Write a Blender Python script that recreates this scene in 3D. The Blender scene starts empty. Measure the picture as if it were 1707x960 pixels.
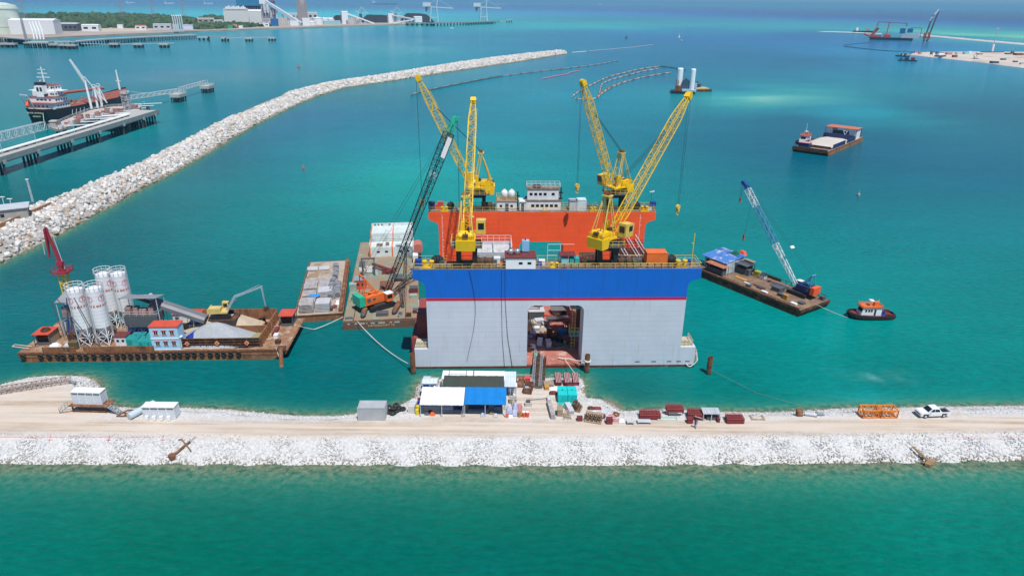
import bpy, bmesh, math, random
import numpy as np
from mathutils import Matrix, Vector
R = math.radians
random.seed(7); rng = np.random.default_rng(7)
scn = bpy.context.scene
col = scn.collection

# ------------------------------------------------------------------ camera
H = 66.0; F = 1140.0; PITCH = 22.6; ROLL = 0.6
W0, H0 = 1707.0, 960.0
cam = bpy.data.cameras.new('camera'); cam.sensor_width = 36.0; cam.lens = 36.0 * F / W0
cam.clip_start = 1.0; cam.clip_end = 120000.0
camo = bpy.data.objects.new('camera', cam); col.objects.link(camo)
CR = (Matrix.Rotation(R(90 - PITCH), 3, 'X') @ Matrix.Rotation(R(ROLL), 3, 'Z'))
camo.matrix_world = Matrix.Translation((0, 0, H)) @ CR.to_4x4()
scn.camera = camo

# ------------------------------------------------------------------ light
SUN = Vector((0.45, -0.89, 0)).normalized(); ELEV = 64.0
sdir = Vector((SUN.x * math.cos(R(ELEV)), SUN.y * math.cos(R(ELEV)), math.sin(R(ELEV))))
sl = bpy.data.lights.new('sun', 'SUN'); sl.energy = 4.6; sl.angle = R(0.5); sl.color = (1.0, 0.965, 0.91)
so = bpy.data.objects.new('sun', sl); col.objects.link(so)
so.rotation_euler = sdir.to_track_quat('Z', 'Y').to_euler(); so.location = (60, -60, 200)
wd = bpy.data.worlds.new('World'); scn.world = wd; wd.use_nodes = True
wn = wd.node_tree.nodes; wl = wd.node_tree.links
sky = wn.new('ShaderNodeTexSky'); sky.sky_type = 'NISHITA'; sky.sun_disc = False
sky.sun_elevation = R(ELEV); sky.sun_rotation = math.atan2(SUN.x, SUN.y)
sky.altitude = 60; sky.air_density = 1.0; sky.dust_density = 0.2; sky.ozone_density = 2.0
tint = wn.new('ShaderNodeMix'); tint.data_type = 'RGBA'; tint.blend_type = 'MULTIPLY'; tint.inputs[0].default_value = 1.0
tint.inputs[7].default_value = (0.66, 0.88, 1.1, 1); wl.new(sky.outputs[0], tint.inputs[6]); wl.new(tint.outputs[2], wn['Background'].inputs[0]); wn['Background'].inputs[1].default_value = 0.085
scn.view_settings.view_transform = 'Standard'; scn.view_settings.look = 'None'
scn.view_settings.exposure = 0.0; scn.view_settings.gamma = 1.0; scn.view_settings.use_curve_mapping = False
scn.cycles.max_bounces = 5; scn.cycles.diffuse_bounces = 2; scn.cycles.glossy_bounces = 2
scn.cycles.volume_bounces = 0; scn.cycles.transparent_max_bounces = 4; scn.cycles.transmission_bounces = 2
scn.cycles.use_denoising = True

# ------------------------------------------------------------------ surveying: where a sight line meets a level or a vertical plane
def ray(px, py):
    return CR @ Vector(((px - W0 / 2) / F, (H0 / 2 - py) / F, -1.0))
def G(px, py, z=0.0):
    d = ray(px, py); t = (z - H) / d.z
    return Vector((d.x * t, d.y * t, z))
def V(px, py, Y):
    d = ray(px, py); t = Y / d.y
    return Vector((d.x * t, Y, H + d.z * t))
class Frame:
    """a boat's own axes: origin, heading of +x, deck height"""
    def __init__(s, o, a, z=0.0):
        s.o = Vector((o[0], o[1], z)); s.a = a; s.c = math.cos(a); s.s = math.sin(a)
    @staticmethod
    def px(A, B, z):
        a = G(*A, z); b = G(*B, z)
        f = Frame(a, math.atan2(b.y - a.y, b.x - a.x), z); f.len = (b - a).length
        return f
    def w(s, x, y, z=0): return Vector((s.o.x + x * s.c - y * s.s, s.o.y + x * s.s + y * s.c, s.o.z + z))
    def l(s, p): dx = p[0] - s.o.x; dy = p[1] - s.o.y; return Vector((dx * s.c + dy * s.s, -dx * s.s + dy * s.c, p[2] - s.o.z))
    def L(s, px, py, z=0): return s.l(G(px, py, z + s.o.z))

# ------------------------------------------------------------------ materials
def lin(c):
    return tuple((v / 12.92 if v <= 0.04045 else ((v + 0.055) / 1.055) ** 2.4) for v in c)
_m = {}
def M(name, c=(.5,.5,.5), rough=0.6, metal=0.0, var=0.15, scale=0.6, c2=None, amt=0.35, scale2=0.5, stretch=None, bump=0.0, bscale=6.0, streak=None):
    """procedural paint / metal / stone: c = base colour (linear), c2 = dirt or rust that breaks through by amount amt; streak = (colour, amount) vertical run-off"""
    if name in _m: return _m[name]
    m = bpy.data.materials.new(name); m.use_nodes = True; n = m.node_tree.nodes; l = m.node_tree.links
    b = n['Principled BSDF']; b.inputs['Roughness'].default_value = rough; b.inputs['Metallic'].default_value = metal
    if var or c2 or streak:
        tc = n.new('ShaderNodeTexCoord'); src = tc.outputs['Object']
        if stretch:
            mp = n.new('ShaderNodeMapping'); mp.inputs['Scale'].default_value = stretch; l.new(src, mp.inputs[0]); src2 = mp.outputs[0]
        else: src2 = src
        no = n.new('ShaderNodeTexNoise'); no.inputs['Scale'].default_value = scale; no.inputs['Detail'].default_value = 6; no.inputs['Roughness'].default_value = 0.65
        l.new(src2, no.inputs['Vector'])
        mr = n.new('ShaderNodeMapRange'); mr.inputs[1].default_value = 0.3; mr.inputs[2].default_value = 0.7
        l.new(no.outputs[0], mr.inputs[0])
        mx = n.new('ShaderNodeMix'); mx.data_type = 'RGBA'; l.new(mr.outputs[0], mx.inputs[0])
        mx.inputs[6].default_value = (*[max(0, v * (1 - var)) for v in c], 1); mx.inputs[7].default_value = (*[min(1, v * (1 + var)) for v in c], 1)
        out = mx.outputs[2]
        def over(out, c2, amt, sc, st):
            n2 = n.new('ShaderNodeTexNoise'); n2.inputs['Scale'].default_value = sc; n2.inputs['Detail'].default_value = 8; n2.inputs['Roughness'].default_value = 0.7
            mp = n.new('ShaderNodeMapping'); mp.inputs['Location'].default_value = (31.7, 12.3, 5.1)
            if st: mp.inputs['Scale'].default_value = st
            l.new(src, mp.inputs[0]); l.new(mp.outputs[0], n2.inputs['Vector'])
            r2 = n.new('ShaderNodeMapRange'); t = 0.72 - 0.44 * amt; r2.inputs[1].default_value = t - 0.05; r2.inputs[2].default_value = t + 0.07
            l.new(n2.outputs[0], r2.inputs[0])
            m2 = n.new('ShaderNodeMix'); m2.data_type = 'RGBA'; l.new(r2.outputs[0], m2.inputs[0]); l.new(out, m2.inputs[6]); m2.inputs[7].default_value = (*c2, 1)
            return m2.outputs[2]
        if c2: out = over(out, c2, amt, scale2, None)
        if streak: out = over(out, streak[0], streak[1], 0.9, (2.0, 2.0, 0.16))
        l.new(out, b.inputs['Base Color'])
        if bump:
            nb = n.new('ShaderNodeTexNoise'); nb.inputs['Scale'].default_value = bscale; nb.inputs['Detail'].default_value = 4; l.new(src, nb.inputs['Vector'])
            bp = n.new('ShaderNodeBump'); bp.inputs['Strength'].default_value = bump; bp.inputs['Distance'].default_value = 0.15
            l.new(nb.outputs[0], bp.inputs['Height']); l.new(bp.outputs[0], b.inputs['Normal'])
    else: b.inputs['Base Color'].default_value = (*c, 1)
    _m[name] = m; return m
RUST = (0.19, 0.075, 0.035); DRUST = (0.075, 0.035, 0.022)
white = M('white_paint', (0.74, 0.75, 0.75), 0.5, c2=(0.42, 0.34, 0.27), amt=0.12, scale2=0.5)
whiter = M('clean_white', (0.82, 0.83, 0.83), 0.5, var=0.05)
grey = M('grey_steel', (0.3, 0.32, 0.34), 0.5, c2=RUST, amt=0.15)
lgrey = M('light_grey', (0.52, 0.55, 0.58), 0.5, c2=(0.3, 0.22, 0.16), amt=0.12)
dgrey = M('dark_grey', (0.09, 0.1, 0.11), 0.6)
black = M('black_steel', (0.018, 0.02, 0.024), 0.5, var=0.3)
rubber = M('rubber', (0.022, 0.023, 0.026), 0.75, var=0.35, scale=2)
yellow = M('crane_yellow', (0.86, 0.54, 0.012), 0.42, var=0.1, c2=(0.4, 0.2, 0.03), amt=0.12, scale2=1.2)
dyellow = M('faded_yellow', (0.72, 0.5, 0.1), 0.5, var=0.15, c2=(0.3, 0.18, 0.05), amt=0.2, scale2=1.0)
rust = M('rust', RUST, 0.85, var=0.45, scale=0.8, c2=(0.33, 0.2, 0.12), amt=0.3, scale2=0.7, bump=0.3)
drust = M('dark_rust', DRUST, 0.85, var=0.4, scale=1.0, c2=(0.2, 0.09, 0.045), amt=0.38, scale2=0.6)
redroof = M('red_roof', (0.62, 0.085, 0.045), 0.55, var=0.15, c2=(0.35, 0.12, 0.07), amt=0.2)
orange = M('orange_paint', (0.78, 0.17, 0.03), 0.5, var=0.12, c2=(0.35, 0.1, 0.04), amt=0.15)
teal = M('teal_paint', (0.03, 0.42, 0.4), 0.45, var=0.12, c2=(0.2, 0.3, 0.28), amt=0.15)
green = M('green_paint', (0.02, 0.45, 0.28), 0.45, var=0.1)
blue = M('blue_paint', (0.015, 0.06, 0.28), 0.45, var=0.15)
lblue = M('light_blue_paint', (0.42, 0.66, 0.82), 0.5, var=0.06)
sky_b = M('sky_blue', (0.08, 0.3, 0.62), 0.5, var=0.12)
navy = M('navy_paint', (0.018, 0.035, 0.12), 0.5, var=0.2, c2=RUST, amt=0.12)
maroon = M('maroon_steel', (0.17, 0.03, 0.032), 0.7, var=0.3, scale=1.5, c2=(0.09, 0.035, 0.025), amt=0.3)
crimson = M('crimson_paint', (0.32, 0.03, 0.05), 0.5, var=0.2)
wood = M('weathered_wood', (0.34, 0.25, 0.17), 0.85, var=0.35, scale=2.5, stretch=(1, 6, 6))
concrete = M('concrete', (0.5, 0.47, 0.42), 0.9, var=0.15, c2=(0.3, 0.27, 0.23), amt=0.2, bump=0.2)
glass = M('dark_glass', (0.015, 0.022, 0.03), 0.08, var=0)
rope = M('rope', (0.68, 0.66, 0.6), 0.9, var=0.1)
wire = M('wire', (0.03, 0.03, 0.03), 0.5, var=0)
plank = M('slab_grey', (0.36, 0.33, 0.32), 0.85, var=0.35, scale=1.2, c2=(0.62, 0.6, 0.57), amt=0.25)
olive = M('olive_tarp', (0.045, 0.055, 0.042), 0.8, var=0.12)

# ------------------------------------------------------------------ mesh building
class MB:
    def __init__(s): s.v = []; s.f = []; s.c = []
    def add(s, vs, fs):
        o = len(s.v); s.c.append((o, len(s.f))); s.v.extend([tuple(v) for v in vs]); s.f.extend([tuple(i + o for i in f) for f in fs]); return s
    def box(s, x0, y0, z0, x1, y1, z1, T=None):
        vs = [(x, y, z) for z in (z0, z1) for y in (y0, y1) for x in (x0, x1)]
        if T is not None: vs = [T @ Vector(v) for v in vs]
        return s.add(vs, [(0, 2, 3, 1), (4, 5, 7, 6), (0, 1, 5, 4), (2, 6, 7, 3), (0, 4, 6, 2), (1, 3, 7, 5)])
    def cbox(s, c, d, rz=0.0, rx=0.0, ry=0.0):
        T = Matrix.Translation(c) @ Matrix.Rotation(rz, 4, 'Z') @ Matrix.Rotation(ry, 4, 'Y') @ Matrix.Rotation(rx, 4, 'X')
        return s.box(-d[0] / 2, -d[1] / 2, -d[2] / 2, d[0] / 2, d[1] / 2, d[2] / 2, T)
    def cyl(s, p0, p1, r0, r1=None, n=8, cap=True):
        p0 = Vector(p0); p1 = Vector(p1); r1 = r0 if r1 is None else r1; d = (p1 - p0)
        if d.length < 1e-6: return s
        d.normalize(); u = d.cross(Vector((0, 0, 1)) if abs(d.z) < 0.95 else Vector((1, 0, 0))).normalized(); w = d.cross(u)
        ph = math.pi / 4 if n == 4 else 0
        vs = []
        for p, r in ((p0, r0), (p1, r1)):
            for i in range(n):
                a = 2 * math.pi * i / n + ph; vs.append(p + (u * math.cos(a) + w * math.sin(a)) * r)
        fs = [(i, (i + 1) % n, n + (i + 1) % n, n + i) for i in range(n)]
        if cap: fs += [tuple(range(n - 1, -1, -1)), tuple(range(n, 2 * n))]
        return s.add(vs, fs)
    def bar(s, p0, p1, r=0.05): return s.cyl(p0, p1, r * 1.25, None, 4)
    def path(s, pts, r, n=5):
        for a, b in zip(pts[:-1], pts[1:]): s.cyl(a, b, r, None, n)
        return s
    def prism(s, poly, z0, z1, axis='z', T=None):
        n = len(poly)
        def mk(a, b, t): v = (a, b, t) if axis == 'z' else ((a, t, b) if axis == 'y' else (t, a, b)); return T @ Vector(v) if T is not None else v
        vs = [mk(a, b, z0) for a, b in poly] + [mk(a, b, z1) for a, b in poly]
        return s.add(vs, [(i, (i + 1) % n, n + (i + 1) % n, n + i) for i in range(n)] + [tuple(range(n - 1, -1, -1)), tuple(range(n, 2 * n))])
    def lathe(s, prof, c=(0, 0, 0), n=20):
        vs = [(c[0] + r * math.cos(2 * math.pi * i / n), c[1] + r * math.sin(2 * math.pi * i / n), c[2] + z) for r, z in prof for i in range(n)]
        fs = [(k * n + i, k * n + (i + 1) % n, (k + 1) * n + (i + 1) % n, (k + 1) * n + i) for k in range(len(prof) - 1) for i in range(n)]
        fs += [tuple(range(n - 1, -1, -1)), tuple(range((len(prof) - 1) * n, len(prof) * n))]
        return s.add(vs, fs)
    def torus(s, c, axis, Rr, r, n=14, m=7):
        c = Vector(c); d = Vector(axis).normalized(); u = d.cross(Vector((0, 0, 1)) if abs(d.z) < 0.9 else Vector((1, 0, 0))).normalized(); w = d.cross(u)
        vs = []
        for i in range(n):
            a = 2 * math.pi * i / n; e = u * math.cos(a) + w * math.sin(a)
            for j in range(m):
                b = 2 * math.pi * j / m; vs.append(c + e * (Rr + r * math.cos(b)) + d * (r * math.sin(b)))
        return s.add(vs, [(i * m + j, ((i + 1) % n) * m + j, ((i + 1) % n) * m + (j + 1) % m, i * m + (j + 1) % m) for i in range(n) for j in range(m)])
    def ball(s, c, r, n=10, m=6, sz=1.0):
        prof = [(max(0.01, r * math.sin(math.pi * k / m)), -r * math.cos(math.pi * k / m) * sz) for k in range(m + 1)]
        return s.lathe(prof, c, n)
    def lattice(s, p0, p1, w0, w1, segs, rc, rb, up=(0, 0, 1), h0=None, h1=None, mid=None):
        """four chords and zigzag bracing; mid = widest fraction profile"""
        p0 = Vector(p0); p1 = Vector(p1); d = (p1 - p0).normalized(); upv = Vector(up)
        if abs(d.dot(upv)) > 0.98: upv = Vector((0, 1, 0))
        sx = d.cross(upv).normalized(); sy = sx.cross(d).normalized()
        h0 = w0 if h0 is None else h0; h1 = w1 if h1 is None else h1
        rows = []
        for k in range(segs + 1):
            t = k / segs
            w = w0 + (w1 - w0) * t; h = h0 + (h1 - h0) * t
            if mid: e = min(1, t / 0.14, (1 - t) / 0.16); w += (mid - w) * e; h += (mid - h) * e
            c = p0 + (p1 - p0) * t
            rows.append([c + sx * (a * w / 2) + sy * (b * h / 2) for a, b in ((-1, -1), (1, -1), (1, 1), (-1, 1))])
        for k in range(segs):
            for i in range(4):
                s.bar(rows[k][i], rows[k + 1][i], rc)
                j = (i + 1) % 4
                if k % 2 == 0: s.bar(rows[k][i], rows[k + 1][j], rb)
                else: s.bar(rows[k][j], rows[k + 1][i], rb)
                if rb > 0: s.bar(rows[k + 1][i], rows[k + 1][j], rb)
        return s
    def rail(s, pts, h=1.1, r=0.03, sp=2.0, close=False):
        pts = [Vector(p) for p in pts]
        if close: pts = pts + [pts[0]]
        for a, b in zip(pts[:-1], pts[1:]):
            L = (b - a).length; k = max(1, int(round(L / sp)))
            for i in range(k + 1):
                p = a + (b - a) * (i / k); s.bar(p, p + Vector((0, 0, h)), r)
            for q in (1.0, 0.5): s.bar(a + Vector((0, 0, h * q)), b + Vector((0, 0, h * q)), r)
        return s
    def build(s, name, mat, parent=None, smooth=False, loc=None, rz=0.0):
        me = bpy.data.meshes.new(name); me.from_pydata([tuple(v) for v in s.v], [], s.f); me.materials.append(mat)
        if smooth: me.polygons.foreach_set('use_smooth', [True] * len(me.polygons))
        me.update()
        bm = bmesh.new(); bm.from_mesh(me); bmesh.ops.recalc_face_normals(bm, faces=bm.faces); bm.to_mesh(me); bm.free()
        o = bpy.data.objects.new(name, me); col.objects.link(o)
        if parent: o.parent = parent
        if loc is not None: o.location = loc; o.rotation_euler.z = rz
        return o
def each(m, name, mat, parent):
    """one object per piece that was added"""
    C_ = m.c + [(len(m.v), len(m.f))]
    for (v0, f0), (v1, f1) in zip(C_[:-1], C_[1:]): q = MB(); q.add(m.v[v0:v1], [tuple(i - v0 for i in f) for f in m.f[f0:f1]]); q.build(name, mat, parent)
def tag(o, label=None, cat=None, group=None, kind=None):
    if label: o['label'] = label
    if cat: o['category'] = cat; o['kind'] = 'thing'
    if group: o['group'] = group
    if kind: o['kind'] = kind
    return o
def thing(name, label, cat, loc=(0, 0, 0), rz=0.0, group=None):
    o = bpy.data.objects.new(name, None); o.empty_display_size = 0.1; col.objects.link(o); o.location = loc; o.rotation_euler.z = rz
    return tag(o, label, cat, group)
def kids(o): return [c for c in bpy.data.objects if c.parent == o]
def dup(o, loc, rz, label, group=None, scale=None):
    def cp(src, par):
        c = src.copy(); col.objects.link(c); c.parent = par
        for k in kids(src): cp(k, c)
        return c
    r = cp(o, None); r.location = loc; r.rotation_euler.z = rz; r['label'] = label
    if group: r['group'] = group
    if scale: r.scale = scale
    return r
def npmesh(name, v, f, mat, smooth=False):
    me = bpy.data.meshes.new(name); v = np.asarray(v, dtype=np.float32); f = np.asarray(f, dtype=np.int32)
    me.vertices.add(len(v)); me.vertices.foreach_set('co', v.ravel()); k = f.shape[1]
    me.loops.add(f.size); me.loops.foreach_set('vertex_index', f.ravel()); me.polygons.add(len(f))
    me.polygons.foreach_set('loop_start', np.arange(0, f.size, k, dtype=np.int32))
    me.polygons.foreach_set('use_smooth', np.full(len(f), smooth)); me.update(calc_edges=True); me.validate(); me.materials.append(mat)
    o = bpy.data.objects.new(name, me); col.objects.link(o); return o

# ------------------------------------------------------------------ water
def srgb(c): return np.array([lin([v / 255.0 for v in c])]).ravel()
WCTL = [# px, py, spread, colour seen (0-255)
(850,930,0.0008,0.1185,0.0934),
(100,930,0.0008,0.1395,0.1067),
(1600,930,0.0008,0.1652,0.1255),
(850,850,0.0008,0.1221,0.0879),
(300,850,0.0008,0.1224,0.0881),
(1400,850,0.0008,0.1457,0.1042),
(235,628,0.0008,0.1233,0.1294),
(600,620,0.0008,0.1152,0.1243),
(400,630,0.0008,0.1333,0.1362),
(1100,655,0.0008,0.1165,0.1090),
(1250,640,0.0008,0.1541,0.1353),
(1500,625,0.0008,0.1764,0.1599),
(1640,600,0.0008,0.1821,0.1608),
(1400,560,0.0008,0.2176,0.1926),
(1600,450,0.0008,0.1878,0.1825),
(1640,350,0.0008,0.1567,0.1831),
(1290,560,0.0008,0.1893,0.1728),
(1200,640,0.0008,0.1581,0.1415),
(1600,300,0.0008,0.1219,0.1775),
(300,440,0.0008,0.1372,0.1425),
(500,400,0.0008,0.1738,0.1735),
(640,300,0.0008,0.2666,0.2464),
(600,340,0.0008,0.2219,0.2138),
(400,350,0.0008,0.1756,0.1733),
(150,420,0.0008,0.0951,0.1084),
(20,520,0.0008,0.1256,0.1338),
(400,500,0.0008,0.1275,0.1231),
(500,200,0.0008,0.1393,0.2282),
(400,260,0.0008,0.1142,0.1581),
(900,270,0.0008,0.2299,0.2429),
(1250,250,0.0008,0.1058,0.1586),
(1200,330,0.0008,0.1638,0.1693),
(1210,560,0.0008,0.1846,0.1762),
(1250,160,0.1835,0.4709,0.3711),
(1400,170,0.0106,0.2415,0.2833),
(1500,190,0.0008,0.2117,0.2477),
(1180,140,0.0008,0.1591,0.2363),
(1620,180,0.0008,0.1151,0.1729),
(1500,110,0.0008,0.2097,0.3227),
(1000,100,0.0008,0.1606,0.2591),
(860,60,0.0008,0.1721,0.2510),
(1100,60,0.0008,0.1295,0.2954),
(1000,45,0.0008,0.3685,0.3523),
(1000,33,0.0008,0.1912,0.2569),
(1000,20,0.0008,0.1286,0.4636),
(1650,30,0.0008,0.0008,0.0851),
(1500,35,0.0008,0.0873,0.3251),
(1680,60,0.2173,0.5970,0.3178),
(1400,60,0.0008,0.0927,0.2614),
(1600,85,0.0008,0.2242,0.3823),
(300,120,0.0568,0.2043,0.2641),
(500,100,0.0108,0.2506,0.2870),
(700,60,0.0184,0.2083,0.3114),
(700,80,0.0606,0.2821,0.3277),
(50,290,0.0008,0.1330,0.1395),
(200,250,0.0476,0.2487,0.2694),
(300,215,0.0008,0.1811,0.2060),
(400,140,0.0375,0.2016,0.2329),
(100,110,0.0008,0.1584,0.2075),
(600,15,0.0008,0.1963,0.2972),
(600,25,0.0008,0.5270,0.5753),
(1300,45,0.0008,0.2890,0.3091),
(1200,30,0.0008,0.1628,0.3217),
(1300,100,0.0008,0.1113,0.2103),
(1700,150,0.0008,0.1567,0.2172),
(850,160,0.0008,0.2224,0.2926),
(650,170,0.0008,0.1618,0.2086),
(-300,500,0.0009,0.1251,0.1187),
(-300,100,0.0510,0.1768,0.2205),
(2000,500,0.0021,0.1768,0.1568),
(2000,100,0.0395,0.1642,0.2205),
(850,1200,0.0009,0.0904,0.0628),
(-400,900,0.0009,0.1088,0.0771),
(2100,900,0.0009,0.1294,0.0882),
(700,285,0.0008,0.2938,0.2781),
(560,285,0.0008,0.2103,0.2248),
(1350,152,0.0445,0.3109,0.2912),
(1450,182,0.0008,0.2469,0.3064),
(1320,185,0.0008,0.1199,0.1788),
(1450,630,0.0008,0.2021,0.1896),
(1480,640,0.0008,0.2248,0.2176),
]

def polysd(P, poly):
    """signed distance (positive inside) of points P (n,2) to polygon"""
    poly = np.asarray(poly, float); d = np.full(len(P), 1e18); ins = np.zeros(len(P), bool)
    for i in range(len(poly)):
        a = poly[i]; b = poly[(i + 1) % len(poly)]; ab = b - a; L = ab @ ab
        if L < 1e-9: continue
        t = np.clip(((P - a) @ ab) / L, 0, 1); q = a + t[:, None] * ab; d = np.minimum(d, ((P - q) ** 2).sum(1))
        c = ((a[1] > P[:, 1]) != (b[1] > P[:, 1]))
        with np.errstate(divide='ignore', invalid='ignore'): xi = (b[0] - a[0]) * (P[:, 1] - a[1]) / (b[1] - a[1]) + a[0]
        ins ^= c & (P[:, 0] < xi)
    return np.sqrt(d) * np.where(ins, 1, -1)
def wob(x, y, s, k=4, seed=0):
    """cheap smooth 2-d wobble"""
    r = np.random.default_rng(seed); o = np.zeros_like(x)
    for i in range(k):
        a = r.uniform(0, 6.28); f = s * 1.9 ** i; o += np.sin((x * math.cos(a) + y * math.sin(a)) * f + r.uniform(0, 6.28)) / 1.6 ** i
    return o / 2.2
near_px = [(0, 773), (300, 774), (600, 775), (853, 776), (1100, 775), (1400, 772), (1707, 768)]
far_px = [(1707, 677), (1592, 678), (1492, 680), (1405, 681), (1330, 686), (1280, 688), (1195, 687), (1118, 683), (1066, 685), (1040, 686), (1022, 674), (1000, 666), (975, 664),
          (973, 652), (972, 640), (970, 632), (880, 631), (780, 632), (703, 634), (697, 645), (690, 664), (676, 672), (655, 680), (600, 690), (560, 694), (500, 694), (430, 688), (380, 683), (300, 680), (240, 682), (200, 679),
          (178, 672), (166, 655), (168, 642), (160, 633), (140, 628), (100, 627), (55, 631), (20, 639), (0, 645)]
cz = [tuple(G(x, y, 0))[:2] for x, y in near_px] ; nx0 = cz[0]; nx1 = cz[-1]
cw_poly = [(-260, nx0[1] + 2)] + cz + [(260, nx1[1] - 1)]
fz = [tuple(G(x, y, 0))[:2] for x, y in far_px]
cw_poly += [(260, fz[0][1] - 1)] + fz + [(-120, fz[-1][1] - 1), (-150, fz[-1][1] - 12), (-260, fz[-1][1] - 14)]
ZC = 2.2
# ---- water sheet
nr, nc = 560, 460
rr = np.exp(np.linspace(math.log(30.0), math.log(90000.0), nr)); aa = np.linspace(R(-75), R(75), nc)
A, RR = np.meshgrid(aa, rr); X = RR * np.sin(A); Y = RR * np.cos(A)
P2 = np.stack([X.ravel(), Y.ravel()], 1)
ctl = np.array([[*G(c[0], c[1])[:2], *c[2:5]] for c in WCTL])
def feat(x, y): return np.stack([np.arctan2(x, y) * 1.3, np.log(np.hypot(x, y)) * 0.9], 1)
fc = feat(ctl[:, 0], ctl[:, 1])
def phi(d): return np.sqrt(d * d + 0.03 ** 2)
Kc = phi(np.linalg.norm(fc[:, None] - fc[None], axis=2)); rhs = np.log(np.maximum(ctl[:, 2:5], 0.0008)); mu = rhs.mean(0)
wts = np.linalg.solve(np.block([[Kc, np.ones((len(ctl), 1))], [np.ones((1, len(ctl))), np.zeros((1, 1))]]), np.vstack([rhs, np.zeros((1, 3))]))
wx = wob(P2[:, 0], P2[:, 1], 0.012, 5, 3) * 26 ; wy = wob(P2[:, 0] * .5, P2[:, 1], 0.02, 6, 4) * 26      # ragged plume edges
ff = feat(P2[:, 0] + wx * np.hypot(P2[:, 0], P2[:, 1]) / 400, P2[:, 1] + wy * np.hypot(P2[:, 0], P2[:, 1]) / 400)
lo, hi = rhs.min(0) - 0.2, rhs.max(0) + 0.2
colr = np.exp(np.clip(phi(np.linalg.norm(ff[:, None] - fc[None], axis=2)) @ wts[:-1] + wts[-1], lo, hi))
pg_ = G(1458, 628); dx_ = (P2[:, 0] - pg_.x) + wob(P2[:, 0], P2[:, 1], .5, 5, 21) * 2.2; dy_ = (P2[:, 1] - pg_.y) + wob(P2[:, 0], P2[:, 1], .6, 5, 22) * 1.3
silt = np.exp(-(dx_ / 4.6) ** 2 - (dy_ / 1.6) ** 2) * np.clip(.55 + wob(P2[:, 0], P2[:, 1], 1.3, 5, 23) * .6, 0, 1); colr = colr + silt[:, None] * np.array([.1, .16, .17])
shore = np.zeros(len(P2)); near = (np.abs(P2[:, 0]) < 250) & (P2[:, 1] > 70) & (P2[:, 1] < 135)
shore[near] = np.exp(np.minimum(polysd(P2[near], cw_poly), 0) / np.where(P2[near][:, 1] < 94, 4.6, 2.0))
idx = np.arange(nr * nc).reshape(nr, nc)
fw = np.stack([idx[:-1, :-1].ravel(), idx[:-1, 1:].ravel(), idx[1:, 1:].ravel(), idx[1:, :-1].ravel()], 1)[:, ::-1]
wm = bpy.data.materials.new('sea_water'); wm.use_nodes = True; n = wm.node_tree.nodes; l = wm.node_tree.links; b = n['Principled BSDF']
b.inputs['Roughness'].default_value = 0.16; b.inputs['IOR'].default_value = 1.333; b.inputs['Specular IOR Level'].default_value = 0.09
at = n.new('ShaderNodeAttribute'); at.attribute_name = 'tint'; sh = n.new('ShaderNodeAttribute'); sh.attribute_name = 'shallows_reflection'
geo = n.new('ShaderNodeNewGeometry')
def noise(sc, det, st=(1, 1, 1), rot=0.0, ro=0.6):
    mp = n.new('ShaderNodeMapping'); mp.inputs['Scale'].default_value = st; mp.inputs['Rotation'].default_value = (0, 0, rot); l.new(geo.outputs['Position'], mp.inputs[0])
    no = n.new('ShaderNodeTexNoise'); no.inputs['Scale'].default_value = sc; no.inputs['Detail'].default_value = det; no.inputs['Roughness'].default_value = ro
    l.new(mp.outputs[0], no.inputs['Vector']); return no.outputs[0]
def math_(op, a, b_=None, c_=None):
    m = n.new('ShaderNodeMath'); m.operation = op
    for i, v in enumerate((a, b_, c_)):
        if v is None: continue
        if isinstance(v, (int, float)): m.inputs[i].default_value = v
        else: l.new(v, m.inputs[i])
    return m.outputs[0]
big = noise(0.011, 5, (1, 2.2, 1), R(-12)); fine = noise(0.42, 4, (1, 2.8, 1), R(24), 0.62); mid = noise(0.06, 4, (1, 2.5, 1), R(10))
fac = math_('ADD', math_('MULTIPLY_ADD', big, 0.44, 0.28), math_('ADD', math_('MULTIPLY', mid, 0.22), math_('MULTIPLY', fine, 0.78)))  # fine noise puts the light and dark of wavelets into the water colour
vm = n.new('ShaderNodeVectorMath'); vm.operation = 'SCALE'; l.new(at.outputs['Color'], vm.inputs[0]); l.new(fac, vm.inputs['Scale'])
bed = n.new('ShaderNodeValToRGB'); e = bed.color_ramp.elements
e[0].position = 0.36; e[0].color = (0.025, 0.10, 0.07, 1); e[1].position = 0.68; e[1].color = (0.24, 0.27, 0.17, 1)
l.new(noise(0.9, 6, (1, 1, 1), 0, 0.7), bed.inputs[0])
nz = math_('MULTIPLY_ADD', noise(0.3, 4, (1, 1.3, 1), 0, .7), 1.3, 0.3)
m1 = n.new('ShaderNodeMix'); m1.data_type = 'RGBA'; l.new(math_('MINIMUM', math_('MULTIPLY', math_('MULTIPLY', sh.outputs['Fac'], nz), 0.85), 1.0), m1.inputs[0]); l.new(vm.outputs[0], m1.inputs[6]); m1.inputs[7].default_value = (0.02, 0.27, 0.17, 1)
mix = n.new('ShaderNodeMix'); mix.data_type = 'RGBA'; mix.clamp_factor = True; l.new(math_('MULTIPLY', math_('POWER', sh.outputs['Fac'], 1.9), math_('MULTIPLY', nz, 1.75)), mix.inputs[0])
l.new(m1.outputs[2], mix.inputs[6]); l.new(bed.outputs[0], mix.inputs[7]); l.new(mix.outputs[2], b.inputs['Base Color'])
wv = math_('ADD', math_('MULTIPLY', noise(0.55, 3, (1, 2.0, 1), R(20)), 0.7), math_('MULTIPLY', noise(0.12, 3, (1, 2.4, 1), R(12)), 0.6))
bp = n.new('ShaderNodeBump'); bp.inputs['Strength'].default_value = 0.55; bp.inputs['Distance'].default_value = 1.0; l.new(wv, bp.inputs['Height']); l.new(bp.outputs[0], b.inputs['Normal'])
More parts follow.
